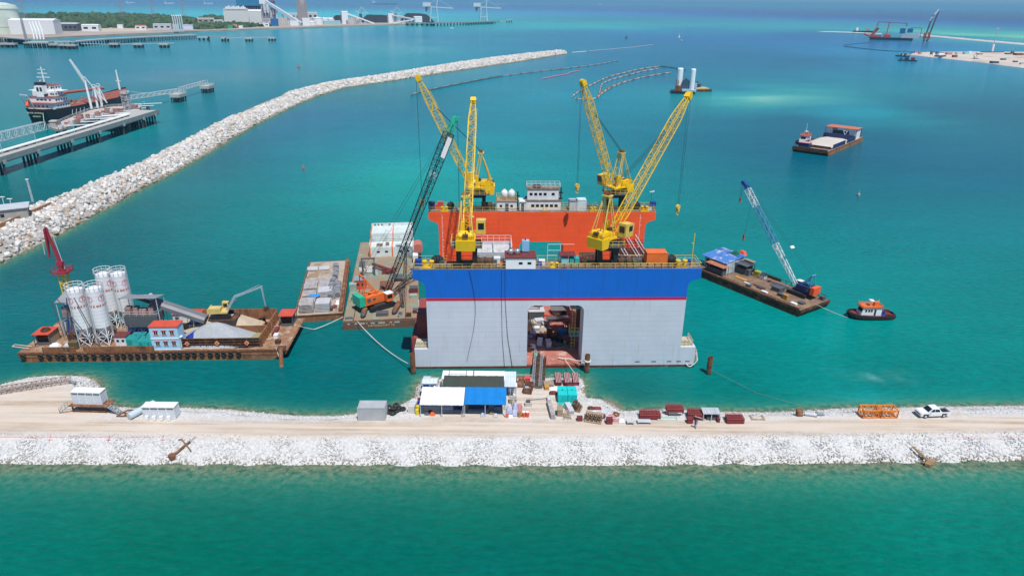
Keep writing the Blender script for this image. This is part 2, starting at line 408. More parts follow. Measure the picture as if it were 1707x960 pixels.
sea = npmesh('water', np.stack([X.ravel(), Y.ravel(), np.zeros(nr * nc)], 1), fw, wm, True); tag(sea, kind='structure')
a_ = sea.data.attributes.new('tint', 'FLOAT_COLOR', 'POINT'); a_.data.foreach_set('color', np.concatenate([colr, np.ones((len(colr), 1))], 1).astype(np.float32).ravel())
a_ = sea.data.attributes.new('shallows_reflection', 'FLOAT', 'POINT'); a_.data.foreach_set('value', shore.astype(np.float32))

# ---- causeway of quarry run with a dirt track on top
gx = np.arange(-255, 255.1, 0.6); gy = np.arange(76, 132, 0.45); GX, GY = np.meshgrid(gx, gy); PC = np.stack([GX.ravel(), GY.ravel()], 1)
sd = polysd(PC, cw_poly) + wob(PC[:, 0], PC[:, 1], 0.8, 4, 1) * 0.35
def cw_h(sd, x, y): return np.clip(sd / 4.3, -0.9, 1.0) * ZC
zc = cw_h(sd, PC[:, 0], PC[:, 1]) + wob(PC[:, 0], PC[:, 1], 1.3, 4, 2) * 0.04
rp = [G(x, y, ZC) for x, y in [(-300, 707), (0, 707), (200, 711), (400, 715), (600, 714), (853, 713), (1150, 713), (1400, 710), (1707, 706), (2000, 704)]]
ry = np.interp(PC[:, 0], [p.x for p in rp], [p.y for p in rp]); road = np.clip(1.5 - np.abs(PC[:, 1] - ry) / 2.3, 0, 1)
blobs = [(45, 680, 13, 1), (0, 690, 12, 1), (880, 680, 8, .8), (800, 690, 9, .8), (900, 660, 5, .7), (760, 660, 6, .7), (1300, 700, 6, .4), (1560, 694, 6, .5)]
for (px, py, r_, k) in blobs:
    g = G(px, py, ZC); road = np.maximum(road, k * np.clip(1.6 - np.hypot((PC[:, 0] - g.x), (PC[:, 1] - g.y) * 1.8) / r_, 0, 1))
road *= np.clip((sd - 3.2) / 1.0, 0, 1)
ii = np.arange(len(PC)).reshape(GX.shape)
fcw = np.stack([ii[:-1, :-1].ravel(), ii[:-1, 1:].ravel(), ii[1:, 1:].ravel(), ii[1:, :-1].ravel()], 1)
gm = bpy.data.materials.new('quarry_run'); gm.use_nodes = True; n = gm.node_tree.nodes; l = gm.node_tree.links; b = n['Principled BSDF']; b.inputs['Roughness'].default_value = 0.95
geo = n.new('ShaderNodeNewGeometry'); rd = n.new('ShaderNodeAttribute'); rd.attribute_name = 'track'
def ramp(src, p0, c0, p1, c1):
    r_ = n.new('ShaderNodeValToRGB'); e = r_.color_ramp.elements; e[0].position = p0; e[0].color = (*c0, 1); e[1].position = p1; e[1].color = (*c1, 1); l.new(src, r_.inputs[0]); return r_.outputs[0]
gravel = ramp(noise(2.6, 6, ro=0.75), 0.3, (0.4, 0.4, 0.39), 0.66, (0.7, 0.69, 0.68))
dirt = ramp(noise(0.32, 7, (0.35, 1.6, 1), 0, 0.6), 0.3, (0.40, 0.30, 0.21), 0.7, (0.62, 0.52, 0.42))
trk = ramp(noise(0.9, 3, (0.035, 1.0, 1), R(0.6), 0.5), 0.42, (0.0,) * 3, 0.58, (0.8,) * 3)
mx = n.new('ShaderNodeMix'); mx.data_type = 'RGBA'; l.new(trk, mx.inputs[0]); l.new(dirt, mx.inputs[6]); mx.inputs[7].default_value = (0.64, 0.55, 0.46, 1)
m2 = n.new('ShaderNodeMix'); m2.data_type = 'RGBA'; l.new(math_('MULTIPLY_ADD', math_('SUBTRACT', noise(0.8, 5, ro=0.7), 0.5), 1.4, rd.outputs['Fac']), m2.inputs[0]); m2.clamp_factor = True
l.new(gravel, m2.inputs[6]); l.new(mx.outputs[2], m2.inputs[7]); l.new(m2.outputs[2], b.inputs['Base Color'])
bp = n.new('ShaderNodeBump'); bp.inputs['Strength'].default_value = 0.5; bp.inputs['Distance'].default_value = 0.12; l.new(noise(3.0, 6, ro=0.75), bp.inputs['Height']); l.new(bp.outputs[0], b.inputs['Normal'])
cw = npmesh('causeway', np.stack([PC[:, 0], PC[:, 1], zc], 1), fcw, gm, True); tag(cw, kind='structure')
a_ = cw.data.attributes.new('track', 'FLOAT', 'POINT'); a_.data.foreach_set('value', road.astype(np.float32))

# ---- rocks
def ico(sub):
    bm = bmesh.new(); bmesh.ops.create_icosphere(bm, subdivisions=sub, radius=1.0)
    v = np.array([t.co[:] for t in bm.verts]); f = np.array([[q.index for q in t.verts] for t in bm.faces]); bm.free(); return v, f
def rocks(name, pos, size, sub, mat, flat=(0.55, 1.0)):
    v0, f0 = ico(sub); k = 10; T = []
    for i in range(k):
        v = v0 * rng.uniform(0.75, 1.15, (len(v0), 1))
        for _ in range(5):      # chop flat faces for quarried angularity
            nn = rng.normal(size=3); nn /= np.linalg.norm(nn); h = v @ nn; c = rng.uniform(0.5, 0.8); v = v - np.outer(np.maximum(h - c, 0), nn)
        v[:, 2] *= rng.uniform(*flat); T.append(v)
    T = np.array(T); N = len(pos); t = rng.integers(0, k, N); q = rng.normal(size=(N, 4)); q /= np.linalg.norm(q, axis=1)[:, None]
    q[:, 1:3] *= 0.45; q /= np.linalg.norm(q, axis=1)[:, None]; w, x, y, z = q.T
    Rm = np.stack([1 - 2 * (y * y + z * z), 2 * (x * y - z * w), 2 * (x * z + y * w), 2 * (x * y + z * w), 1 - 2 * (x * x + z * z), 2 * (y * z - x * w), 2 * (x * z - y * w), 2 * (y * z + x * w), 1 - 2 * (x * x + y * y)], 1).reshape(N, 3, 3)
    sc = size[:, None] * rng.uniform(0.7, 1.25, (N, 3))
    vv = np.einsum('nij,nkj->nki', Rm, T[t] * sc[:, None, :]) + pos[:, None, :]
    ff = f0[None] + (np.arange(N) * len(v0))[:, None, None]
    return npmesh(name, vv.reshape(-1, 3), ff.reshape(-1, 3), mat)
def rockmat(name, a, b_, c_, wet=None):
    m = bpy.data.materials.new(name); m.use_nodes = True; n_ = m.node_tree.nodes; l_ = m.node_tree.links; bb = n_['Principled BSDF']; bb.inputs['Roughness'].default_value = 0.9
    g = n_.new('ShaderNodeNewGeometry'); r_ = n_.new('ShaderNodeValToRGB'); e = r_.color_ramp.elements; e[0].color = (*a, 1); e[1].color = (*b_, 1); e[1].position = 0.8; e2 = e.new(0.93); e2.color = (*c_, 1)
    l_.new(g.outputs['Random Per Island'], r_.inputs[0]); no = n_.new('ShaderNodeTexNoise'); no.inputs['Scale'].default_value = 1.7; no.inputs['Detail'].default_value = 5; l_.new(g.outputs['Position'], no.inputs['Vector'])
    mr = n_.new('ShaderNodeMapRange'); k_ = wet and wet[1] < 1; mr.inputs[3].default_value = 0.88 if k_ else 0.72; mr.inputs[4].default_value = 1.1 if k_ else 1.25; l_.new(no.outputs[0], mr.inputs[0])
    vs = n_.new('ShaderNodeVectorMath'); vs.operation = 'SCALE'; l_.new(r_.outputs[0], vs.inputs[0]); l_.new(mr.outputs[0], vs.inputs['Scale']); out = vs.outputs[0]
    if wet:   # algae and wet stone at the waterline
        sp = n_.new('ShaderNodeSeparateXYZ'); l_.new(g.outputs['Position'], sp.inputs[0]); w = n_.new('ShaderNodeMapRange'); w.inputs[1].default_value = wet[0]; w.inputs[2].default_value = wet[1]; l_.new(sp.outputs[2], w.inputs[0])
        mm = n_.new('ShaderNodeMix'); mm.data_type = 'RGBA'; l_.new(w.outputs[0], mm.inputs[0]); mm.inputs[6].default_value = (0.2, 0.18, 0.12, 1); l_.new(out, mm.inputs[7]); out = mm.outputs[2]
    l_.new(out, bb.inputs['Base Color']); return m
rk1 = rockmat('limestone_riprap', (0.47, 0.47, 0.47), (0.63, 0.63, 0.625), (0.56, 0.52, 0.46), (0.05, 0.85))
rk2 = rockmat('armour_rock', (0.38, 0.37, 0.355), (0.74, 0.715, 0.68), (0.5, 0.37, 0.25), (0.2, 1.3))
n_ = 120000; xs = rng.uniform(-110, 110, n_); ys = rng.uniform(84, 128, n_); pp = np.stack([xs, ys], 1); s_ = polysd(pp, cw_poly)
front = ys < np.interp(xs, [p.x for p in rp], [p.y for p in rp])
rdv = np.clip(1.5 - np.abs(ys - np.interp(xs, [p.x for p in rp], [p.y for p in rp])) / 2.3, 0, 1)
for (px, py, r_, k_) in blobs: g = G(px, py, ZC); rdv = np.maximum(rdv, k_ * np.clip(1.6 - np.hypot((xs - g.x), (ys - g.y) * 1.8) / r_, 0, 1))
keep = (s_ > -0.9) & ((s_ < 3.6) | ((rdv < 0.25) & (rng.random(n_) < 0.75)) | (front & (s_ < 4.9)))

xs, ys, s_ = xs[keep], ys[keep], s_[keep]; front = front[keep]
zz = np.clip(s_ / 4.3, -0.9, 1) * ZC; sz = rng.uniform(0.09, 0.22, len(xs)) * np.where(s_ > 3.6, .62, np.where(front, 1.0, 1.35)) * (1 + (rng.random(len(xs)) < 0.06) * 0.5)
tag(rocks('causeway_riprap', np.stack([xs, ys, zz + 0.02], 1), sz, 1, rk1), kind='stuff')
# breakwater
bw_near = [(-60, 462), (0, 440), (25, 428), (62, 410), (107, 388), (160, 357), (193, 340), (236, 315), (284, 291), (342, 258), (390, 229), (428, 207), (476, 183), (524, 162), (572, 147), (668, 133), (764, 118), (860, 104), (928, 92.5), (946, 90)]
bw_far = [(-60, 352), (0, 351), (40, 347), (80, 336), (98, 329), (122, 318), (157, 305), (188, 291), (236, 270), (308, 234), (356, 210), (409, 183), (452, 164), (491, 150), (548, 138), (620, 127), (692, 116), (764, 104), (836, 94), (909, 86), (928, 84.5), (937, 84.5)]
ZB = 4.0
Nn = np.array([G(x, y, 0)[:2] for x, y in bw_near]); Ff = np.array([G(x, y, ZB)[:2] for x, y in bw_far])
def resamp(P, k):
    s = np.r_[0, np.cumsum(np.linalg.norm(np.diff(P, axis=0), axis=1))]; t = np.linspace(0, s[-1], k); return np.stack([np.interp(t, s, P[:, 0]), np.interp(t, s, P[:, 1])], 1)
K = 200; Nn = resamp(Nn, K); Ff = resamp(Ff, K)
mid_ = (Nn + Ff) / 2
tng = np.gradient(mid_, axis=0); tng /= np.linalg.norm(tng, axis=1)[:, None]; nrm = np.stack([-tng[:, 1], tng[:, 0]], 1)
wd_ = ((Ff - Nn) * nrm).sum(1)          # width from near toe to far crest edge
for _ in range(6): wd_ = np.convolve(np.pad(wd_, 4, 'edge'), np.ones(9) / 9, 'valid')
Ff = Nn + nrm * wd_[:, None]
prof = [(-1.5, -1.0), (0, 0), (0.55, ZB), (1.0, ZB), (1.0, 0.0), (1.0, -1.0)]
def bwp(i, u):   # i = row (float), u across in 0..1+ : returns xyz
    a = Nn[i]; w = wd_[i]; return a, w
rows = []
for i in range(K):
    w = wd_[i]; c = [(-1.5, -1.2), (min(6.0, w * 0.55), ZB - 0.7), (w - 0.5, ZB - 0.6), (w + 6.5, -1.2)]
    rows.append([(*(Nn[i] + nrm[i] * u), z) for u, z in c])
rv = np.array(rows).reshape(-1, 3); ff = []
for i in range(K - 1):
    for j in range(3): ff.append([i * 4 + j, (i + 1) * 4 + j, (i + 1) * 4 + j + 1, i * 4 + j + 1])
ff.append([(K - 1) * 4 + 3, (K - 1) * 4 + 2, (K - 1) * 4 + 1, (K - 1) * 4]); 
tag(npmesh('breakwater_core', rv, ff, M('breakwater_core', (0.36, 0.33, 0.3), 0.95, var=0.4, scale=0.5)), kind='structure')
seg = np.linalg.norm(np.diff(Nn, axis=0), axis=1).sum()
n_ = int(seg * 34); t = rng.random(n_) ** 0.9 * (K - 1.001); i0 = t.astype(int); fr = (t - i0)[:, None]
aN = Nn[i0] * (1 - fr) + Nn[i0 + 1] * fr; nN = nrm[i0]; w = wd_[i0]; u = rng.uniform(-0.8, 1, n_) ; u = rng.uniform(0, 1, n_) * (w + 6.0) - 0.8
z = np.where(u < np.minimum(6, w * .55), u / np.minimum(6, w * .55) * (ZB - 0.5), np.where(u < w, ZB - 0.5, ZB - 0.5 - (u - w) / 6.0 * ZB)); z = np.clip(z, -0.4, ZB)
keep = ~((aN[:, 0] < G(84, 345, 4).x) & (u > 13.0))     # the paved end at the left is not rock
pos = np.stack([aN[:, 0] + nN[:, 0] * u, aN[:, 1] + nN[:, 1] * u, z], 1)[keep]
szr = (0.45 + 0.85 * rng.random(len(pos)) ** 1.8) * np.clip(1 + (pos[:, 1] - 250) / 700, 1, 1.5)
tag(rocks('breakwater_rocks', pos, szr, 1, rk2), kind='stuff')
nb = (P2[:, 0] > -420) & (P2[:, 0] < 90) & (P2[:, 1] > 150) & (P2[:, 1] < 1200); db = polysd(P2[nb], np.vstack([Nn, Ff[::-1] + nrm[::-1] * 5]))
shore[nb] = np.maximum(shore[nb], .8 * np.exp(np.minimum(db, 0) / 3.0)); sea.data.attributes['shallows_reflection'].data.foreach_set('value', shore.astype(np.float32))  # dark reflection of the rocks put into the water colour, with the shallow bed

# ---- haze: one closed box of even air round everything, the sky outside it
hm = bpy.data.materials.new('haze_air'); hm.use_nodes = True; n = hm.node_tree.nodes; l = hm.node_tree.links; n.remove(n['Principled BSDF'])
pv = n.new('ShaderNodeVolumePrincipled'); pv.inputs['Color'].default_value = (0.3, 0.68, 0.95, 1); pv.inputs['Density'].default_value = 0.00006; pv.inputs['Anisotropy'].default_value = 0.0
l.new(pv.outputs[0], n['Material Output'].inputs['Volume'])
hz = MB().box(-70000, -3000, -4.0, 70000, 92000, 260.0).build('haze', hm); tag(hz, kind='stuff')

# =================================================================== floating dock
D = Frame.px((690, 615), (1158, 611), 0.0); ZT = 20.7; NL = 55.3
grp_cr = 'yellow slewing cranes on the floating dock'
dock = thing('floating_dock', 'huge floating dock with blue and grey near wall and vermilion red far wall', 'floating dock', D.o, D.a)
hullgrey = M('hull_grey', (0.58, 0.62, 0.69), 0.5, var=0.06, scale=0.25, c2=(0.64, 0.68, 0.73), amt=0.3, scale2=0.12, streak=((0.5, 0.49, 0.45), 0.22))
hullblue = M('hull_blue', (0.003, 0.135, 0.58), 0.4, var=0.07, scale=0.3, streak=((0.012, 0.115, 0.42), 0.3))
hullred = M('hull_vermilion', (0.93, 0.115, 0.03), 0.5, var=0.07, scale=0.3, streak=((0.78, 0.09, 0.035), 0.2))
stripe = M('stripe_red', (0.6, 0.01, 0.05), 0.45, var=0.06)
redox = M('red_oxide_deck', (0.42, 0.15, 0.11), 0.8, var=0.2, scale=0.7, c2=(0.55, 0.36, 0.29), amt=0.35, scale2=0.5)
deckg = M('deck_grime', (0.2, 0.15, 0.1), 0.85, var=0.3, scale=1.2, c2=(0.33, 0.3, 0.24), amt=0.3)
antifoul = M('antifouling', (0.13, 0.03, 0.022), 0.8, var=0.3, c2=(0.2, 0.15, 0.1), amt=0.2)
def arc(cx, cz, r, a0, a1, k=5): return [(cx + r * math.cos(R(a0 + (a1 - a0) * i / k)), cz + r * math.sin(R(a0 + (a1 - a0) * i / k))) for i in range(k + 1)]
OX0, OX1, OZ = 22.0, 32.7, 13.4
# side profile of a wall, cut into bands so that paint changes are real edges
def wallband(z0, z1):
    """left outer edge x at height z (right is mirrored)"""
    def xl(z):
        if z >= 18.8: return 0.65
        if z >= 17.0:   # flare
            t = (z - 17.0) / 1.8; return 2.95 - 2.3 * (1 - math.sqrt(max(0, 1 - t * t)))
        return 2.95 + 0.0 * z if z > 4.3 else 2.95
    zs = sorted(set([z0, z1] + [z for z in (17.0, 17.2, 17.5, 17.9, 18.3, 18.8) if z0 < z < z1]))
    L = [(xl(z), z) for z in zs]; return L
def band(mb, z0, z1, y0, y1):
    L = wallband(z0, z1); poly = L + [(NL - 0.75 - (x - 0.65) - 0.2, z) for x, z in reversed(L)]
    mb.prism(poly, y0, y1, 'y')
def lowwall(mb, y0, y1, z0, z1):
    xr = NL - 0.75 - (2.95 - 0.65) - 0.2
    r = 1.3; poly = [(2.95, z0), (2.95, z1), (xr, z1), (xr, z0), (OX1, z0)] + arc(OX1 - r, OZ - r, r, 0, 90) + arc(OX0 + r, OZ - r, r, 90, 180) + [(OX0, z0)]
    # split into convex-ish pieces to keep clean caps
    mb.prism([(2.95, z0), (OX0, z0), (OX0, OZ - r), (OX0, z1), (2.95, z1)], y0, y1, 'y')
    mb.prism([(OX1, z0), (xr, z0), (xr, z1), (OX1, z1), (OX1, OZ - r)], y0, y1, 'y')
    for k in range(12):
        def top(x):
            if x < OX0 + r: return OZ - r + math.sqrt(max(0, r * r - (OX0 + r - x) ** 2))
            if x > OX1 - r: return OZ - r + math.sqrt(max(0, r * r - (x - OX1 + r) ** 2))
            return OZ
    xs_ = [OX0 + r * (1 - math.cos(R(a))) for a in range(0, 91, 15)] + [OX1 - r * (1 - math.cos(R(a))) for a in range(90, -1, -15)]
    for a, b_ in zip(xs_[:-1], xs_[1:]): mb.prism([(a, top(a)), (b_, top(b_)), (b_, z1), (a, z1)], y0, y1, 'y')
YN, YF = 4.6, 37.4
m = MB(); lowwall(m, 0, YN, 0.5, 14.45)
m.box(0.3, 0, 0.5, 2.948, YN, 4.3); m.box(NL - 3.7, 0, 0.5, NL - 0.3, YN, 4.35)
tag(m.build('near_wall', hullgrey, dock), 'light grey lower wall with rounded square opening')
m = MB(); band(m, 14.45, 14.98, -0.02, YN); m.build('painted_stripe', stripe, dock)
m = MB(); band(m, 14.98, ZT, 0, YN); tag(m.build('upper_wall', hullblue, dock), 'bright blue upper band of the near wall')
m = MB(); m.box(0.15, 0.004, -1.5, NL - 0.15, 42, 0.5); m.build('hull_bottom', antifoul, dock)
m = MB(); m.box(0.4, YN + 0.01, 0.5, NL - 0.4, YF - 0.01, 0.8); m.box(OX0 + 0.01, 0.15, 0.5, OX1 - 0.01, YN, 0.8); m.build('pontoon_deck', redox, dock)
m = MB(); lowwall(m, YF, 42, 0.5, 14.45); band(m, 14.45, ZT, YF, 42); m.box(0.3, YF, 0.5, 2.948, 42, 4.3); m.box(NL - 3.7, YF, 0.5, NL - 0.3, 42, 4.3)
tag(m.build('far_wall', hullred, dock), 'vermilion far wall')
for y0 in (0, YF):
    m = MB(); m.box(0.8, y0 + 0.15, ZT, NL - 1.1, y0 + YN - 0.15, ZT + 0.05); m.build('top_deck', deckg, dock)
    m = MB(); m.rail([(0.9, y0 + 0.2, ZT), (NL - 1.2, y0 + 0.2, ZT), (NL - 1.2, y0 + YN - 0.2, ZT), (0.9, y0 + YN - 0.2, ZT)], 1.1, 0.035, 1.8, True)
    m.build('railing', dyellow, dock)
m = MB()   # plate seams as thin weld beads on the near wall
for z in np.arange(1.6, 14.3, 1.05): m.box(2.96, -0.004, z, OX0 if z < OZ else 51.5, 0.0, z + 0.03); (m.box(OX1, -0.004, z, 51.5, 0.0, z + 0.03) if z < OZ else 0)
m.build('weld_seams', M('weld_bead', (0.4, 0.43, 0.47), 0.6, var=0.1), dock)
m = MB()
for z in np.arange(15.6, 20.6, 1.05): m.box(0.8 if z > 18.8 else 2.96, YF - 0.012, z, (NL - 1.3 if z > 18.8 else 51.5), YF, z + 0.03)
for z in np.arange(1.6, 15.2, 1.05): m.box(2.96, YF - 0.012, z, OX0 if z < OZ else 51.5, YF, z + 0.03); (m.box(OX1, YF - 0.012, z, 51.5, YF, z + 0.03) if z < OZ else 0)
m.build('weld_seams', M('weld_bead_red', (0.72, 0.08, 0.03), 0.6, var=0.1), dock)
m = MB()
for xb in (3.7, 50.6):
    for k in range(48):
        z = 3.0 + k * 0.36; m.box(xb, YF - 0.04, z, xb + (0.34 if k % 5 == 0 else 0.18), YF - 0.013, z + 0.13)
m.box(10.9, YF - 0.04, 19.4, 11.3, YF - 0.013, 19.8); m.build('draft_marks', whiter, dock)
m = MB()
for px in (1114, 1130, 1145, 1060, 1088): 
    x = D.l(V(px, 607, D.w(20, 0).y)).x; m.box(x, -0.02, 1.1, x + 0.9, -0.012, 1.35)
m.build('scuff_marks', M('scuff', (0.12, 0.13, 0.13), 0.8, var=0.4, scale=4), dock)
# stair platforms on the inner right jamb of the opening, yellow railed
m = MB(); mr = MB(); mp = MB()
for z in (4.3, 10.4): 
    mp.box(OX1 - 1.9, YN + 0.3, z, OX1 + 2.5, YN + 2.6, z + 0.3); mr.rail([(OX1 - 1.8, YN + 2.5, z + .3), (OX1 - 1.8, YN + 0.4, z + 0.3), (OX1 + 2.3, YN + 0.4, z + .3)], 1.6, 0.06, 0.9)
for q in range(14): mr.bar((OX1 - 1.3, YN + 1.8, 0.8 + q * 0.7), (OX1 - 0.6, YN + 1.8, 0.8 + q * 0.7), 0.05)
for xx in (OX1 - 1.3, OX1 - .6): mr.bar((xx, YN + 1.8, 0.8), (xx, YN + 1.8, 10.4), 0.06)
each(mp, 'stair_landing', teal, dock); mr.build('stair_rails', dyellow, dock)
# end fittings: fairlead frames on the ledges, tan bollards
m = MB()
for x0 in (0.5, NL - 3.2):
    m.box(x0, 0.6, 4.35, x0 + 2.4, 4.2, 4.5); m.rail([(x0 + 0.1, 0.5, 4.5), (x0 + 2.4, 0.5, 4.5), (x0 + 2.4, 4, 4.5)], 1.0, 0.05, 0.7)
    for q in range(3): m.cyl((x0 + 0.5 + q * 0.7, 1.4, 4.5), (x0 + 0.5 + q * 0.7, 1.4, 5.3), 0.22)
m.box(NL - 0.3, 0.5, 1.0, NL + 0.4, 1.6, 2.6); m.cyl((NL + 0.2, 1, 2.5), (NL + 0.2, 1, 3.3), 0.15)
m.build('mooring_fittings', M('tan_paint', (0.55, 0.47, 0.33), 0.6), dock)
m = MB(); m.box(-0.7, 5, 0.5, 2.2, 16, 4.2); 
for q in range(8): m.box(-0.85, 5.2 + q * 1.35, 0.6, -0.7, 5.5 + q * 1.35, 4.1)
m.box(0.3, 6.5, 4.2, 2.2, 15, 8.5); m.build('side_housing', M('red_brown', (0.3, 0.06, 0.05), 0.7), dock)
# hoses hanging down the near wall
m = MB(); m.path([(11.0 + 1.1 * math.sin(q / 5), -0.09, 20.6 - q * 0.82 * 1.22) for q in range(20)], 0.045, 4)
for q, px in enumerate((836, 842)):
    pts = [V(px + dx, py, D.w(20, 0).y - 0.15) for dx, py in ((0, 450), (0, 500), (4 if q else 1, 560), (12 if q else 5, 612))]
    m.path([D.l(p) for p in pts], 0.05, 4)
m.build('hose', wire, dock)

def on(px, py, z=ZT + 0.05): return G(px, py, z)
def nd(px, y=2.8, z=ZT + 0.05):      # near deck: local x from the photograph column
    return D.w(D.l(V(px, 448, D.w(27, 0).y)).x, y, z)
def fd(px, y=YF + 2.6, z=ZT + 0.05): return D.w(D.l(V(px, 352, D.w(27, YF).y)).x, y, z)

# ------------------------------------------------------------------- yellow cranes
def yellow_crane(base, tip, hook_z, label, elevcab=0.0, seed=0):
    az = math.atan2(tip.y - base.y, tip.x - base.x); t = thing('slewing_crane', label, 'crane', base, az, grp_cr)
    hd = math.hypot(tip.x - base.x, tip.y - base.y); tz = tip.z - base.z
    da = D.a - az
    T = Matrix.Rotation(da, 4, 'Z')
    m = MB()
    for x in (-1.5, 1.5):
        for y in (-1.25, 1.25): m.box(x - 0.42, y - 0.42, 0, x + 0.42, y + 0.42, 3.9, T)
    m.box(-2.0, -1.7, 3.1, 2.0, 1.7, 3.9, T); m.box(-1.9, -1.6, 0.0, 1.9, 1.6, 0.25, T); m.build('portal', black, t)
    m = MB(); m.box(-2.9, -2.4, 3.9, 2.9, 2.4, 4.05, T); m.build('platform', dgrey, t)
    m = MB(); m.rail([T @ Vector(p) for p in ((-2.8, -2.3, 4.05), (2.8, -2.3, 4.05), (2.8, 2.3, 4.05), (-2.8, 2.3, 4.05))], 1.1, 0.045, 1.1, True); m.build('platform_rail', dyellow, t)
    m = MB(); m.cyl((0, 0, 4.05), (0, 0, 5.3), 1.25, 1.0, 16); m.build('slew_ring', drust, t)
    m = MB(); m.box(-3.8, -1.7, 5.3, 2.2, 1.7, 5.62); m.rail([(-3.7, -1.6, 5.6), (-3.7, 1.6, 5.6), (0, 1.6, 5.6)], 1.0, 0.04, 1.0); m.rail([(-3.7, -1.6, 5.6), (0.5, -1.6, 5.6)], 1.0, 0.04, 1.0); m.build('turntable', yellow, t)
    m = MB(); m.prism([(-3.9, 3.9), (-2.1, 3.9), (-1.6, 5.9), (-4.1, 5.9)], -1.75, 1.75, 'y'); m.build('counterweight', yellow, t)
    m = MB(); m.cyl((-2.9, -1.2, 6.5), (-2.9, 1.2, 6.5), 0.62, None, 14); m.cyl((-1.3, -1.1, 6.4), (-1.3, 1.1, 6.4), 0.55, None, 14)
    for x in (-3.2, -2.0, -0.4): m.box(x - 0.35, -0.7, 5.62, x + 0.4, 0.9, 6.6 + 0.2 * math.sin(x * 5))
    for y in (-1.25, 1.2): m.box(-3.6, y - 0.1, 5.62, -0.8, y + 0.1, 6.9)
    m.box(-0.3, 0.3, 5.62, 0.6, 1.1, 8.2); m.build('winches', yellow, t)
    m = MB(); m.torus((-2.9, 0, 6.5), (0, 1, 0), 0.6, 0.14); m.box(-3.9, -0.5, 6.4, -3.3, 0.5, 7.0); m.box(-0.8, -0.9, 6.7, 0.2, -0.2, 7.3); m.build('engine_parts', drust, t)
    cb = MB(); cb.prism([(0.6, 5.7), (2.9, 5.7), (3.2, 8.0), (0.6, 8.3)], -3.5, -1.75, 'y'); cab = cb.build('cab', dyellow, t)
    m = MB(); m.prism([(3.02, 6.5), (3.2, 7.8), (3.24, 7.8), (3.06, 6.5)], -3.3, -1.95, 'y'); m.box(1.6, -3.53, 6.7, 2.7, -3.5, 7.7); m.box(0.56, -3.2, 6.6, 0.6, -2.1, 7.8); m.build('window', glass, cab)
    foot = Vector((1.7, 0, 6.2)); tipl = Vector((hd, 0, tz)); ax = Vector((-0.7, 0, 13.3))
    m = MB()
    for y in (-1.1, 1.1):
        yy = y * 0.6
        m.cyl((1.0, y, 5.6), (ax.x, yy, ax.z), 0.13, None, 6); m.cyl((0.2, y, 5.6), (ax.x - 0.4, yy, ax.z), 0.11, None, 6)
        m.cyl((-3.7, y * 1.3, 5.7), (ax.x - 0.3, yy, ax.z), 0.11, None, 6); m.cyl((-3.2, y * 0.8, 5.9), (ax.x - 0.3, yy, ax.z - 0.3), 0.07, None, 5)
    for q in range(5):
        z = 7 + q * 1.4; f = (z - 5.6) / 7.7; m.bar((1.0 - 1.7 * f, -1.1 + 0.44 * f, z), (1.0 - 1.7 * f, 1.1 - 0.44 * f, z), 0.05); m.bar((0.2 - 1.2 * f, -1.1 + .44 * f, z), (1.0 - 1.7 * f, -1.1 + .44 * f, z), 0.04)
    m.box(ax.x - 0.9, -0.8, ax.z - 0.1, ax.x + 0.5, 0.8, ax.z + 0.15); m.build('a_frame', dyellow, t)
    m = MB()
    for y in (-0.5, -0.15, 0.2, 0.55): m.cyl((ax.x - 0.2, y, ax.z + 0.35), (ax.x - 0.2, y + 0.12, ax.z + 0.35), 0.42, None, 12)
    m.build('sheave', rust, t)
    L = (tipl - foot).length
    m = MB(); m.lattice(foot, tipl, 1.5, 0.7, int(L / 1.35), 0.075, 0.035, (0, 0, 1), 0.5, 0.6, 1.55)
    dv = (tipl - foot).normalized()
    for fq in (0.25, 0.5, 0.75):
        c = foot + (tipl - foot) * fq; m.cyl(c - dv * 0.1, c + dv * 0.1, 1.12, None, 4)  if False else None
        for y in (-0.8, 0.8): m.bar(c + Vector((0, y, -0.8)), c + Vector((0, y, 0.8)), 0.07)
    m.build('boom', yellow, t)
    m = MB(); m.cbox(tipl + dv * 0.3, (0.9, 1.2, 1.1), 0, 0, -math.asin(dv.z)); m.cyl(tipl + dv * 0.8 + Vector((0, -0.5, 0)), tipl + dv * 0.8 + Vector((0, 0.5, 0)), 0.5, None, 12); m.build('boom_head', yellow, t)
    m = MB()  # boom ladder along the top chords
    n3 = Vector((-dv.z, 0, dv.x))
    o0 = foot + n3 * 1.0
    for y in (-0.9, -0.5): m.bar(o0 + dv * 4 + Vector((0, y, 0)), o0 + dv * (L - 3) + Vector((0, y, 0)), 0.03)
    for q in np.arange(4, L - 3, 0.9): m.bar(o0 + dv * q + Vector((0, -0.9, 0)), o0 + dv * q + Vector((0, -0.5, 0)), 0.03)
    m.build('boom_ladder', dyellow, t)
    m = MB()
    for y in (-0.4, -0.15, 0.15, 0.4): m.cyl((ax.x, y, ax.z + 0.5), foot + (tipl - foot) * 0.72 + n3 * 0.8 + Vector((0, y, 0)), 0.028, None, 4)
    m.build('luffing_rope', wire, t)
    hk = Vector((tipl.x + dv.x * 1.2, 0, hook_z - base.z)); m = MB()
    for y in (-0.25, 0.25): m.cyl(tipl + dv * 0.9 + Vector((0.3, y, 0)), hk + Vector((0, y * 0.6, 0.5)), 0.03, None, 4)
    m.build('hoist_rope', wire, t)
    m = MB(); m.cyl(hk + Vector((0, -0.25, 0)), hk + Vector((0, 0.25, 0)), 0.55, None, 12); m.box(hk.x - 0.3, -0.3, hk.z - 1.0, hk.x + 0.3, 0.3, hk.z - 0.2); m.torus(hk + Vector((0, 0, -1.4)), (0, 1, 0), 0.32, 0.1, 10, 5); m.build('hook_block', dyellow, t)
    return t
yb = D.w(27, 2.3).y
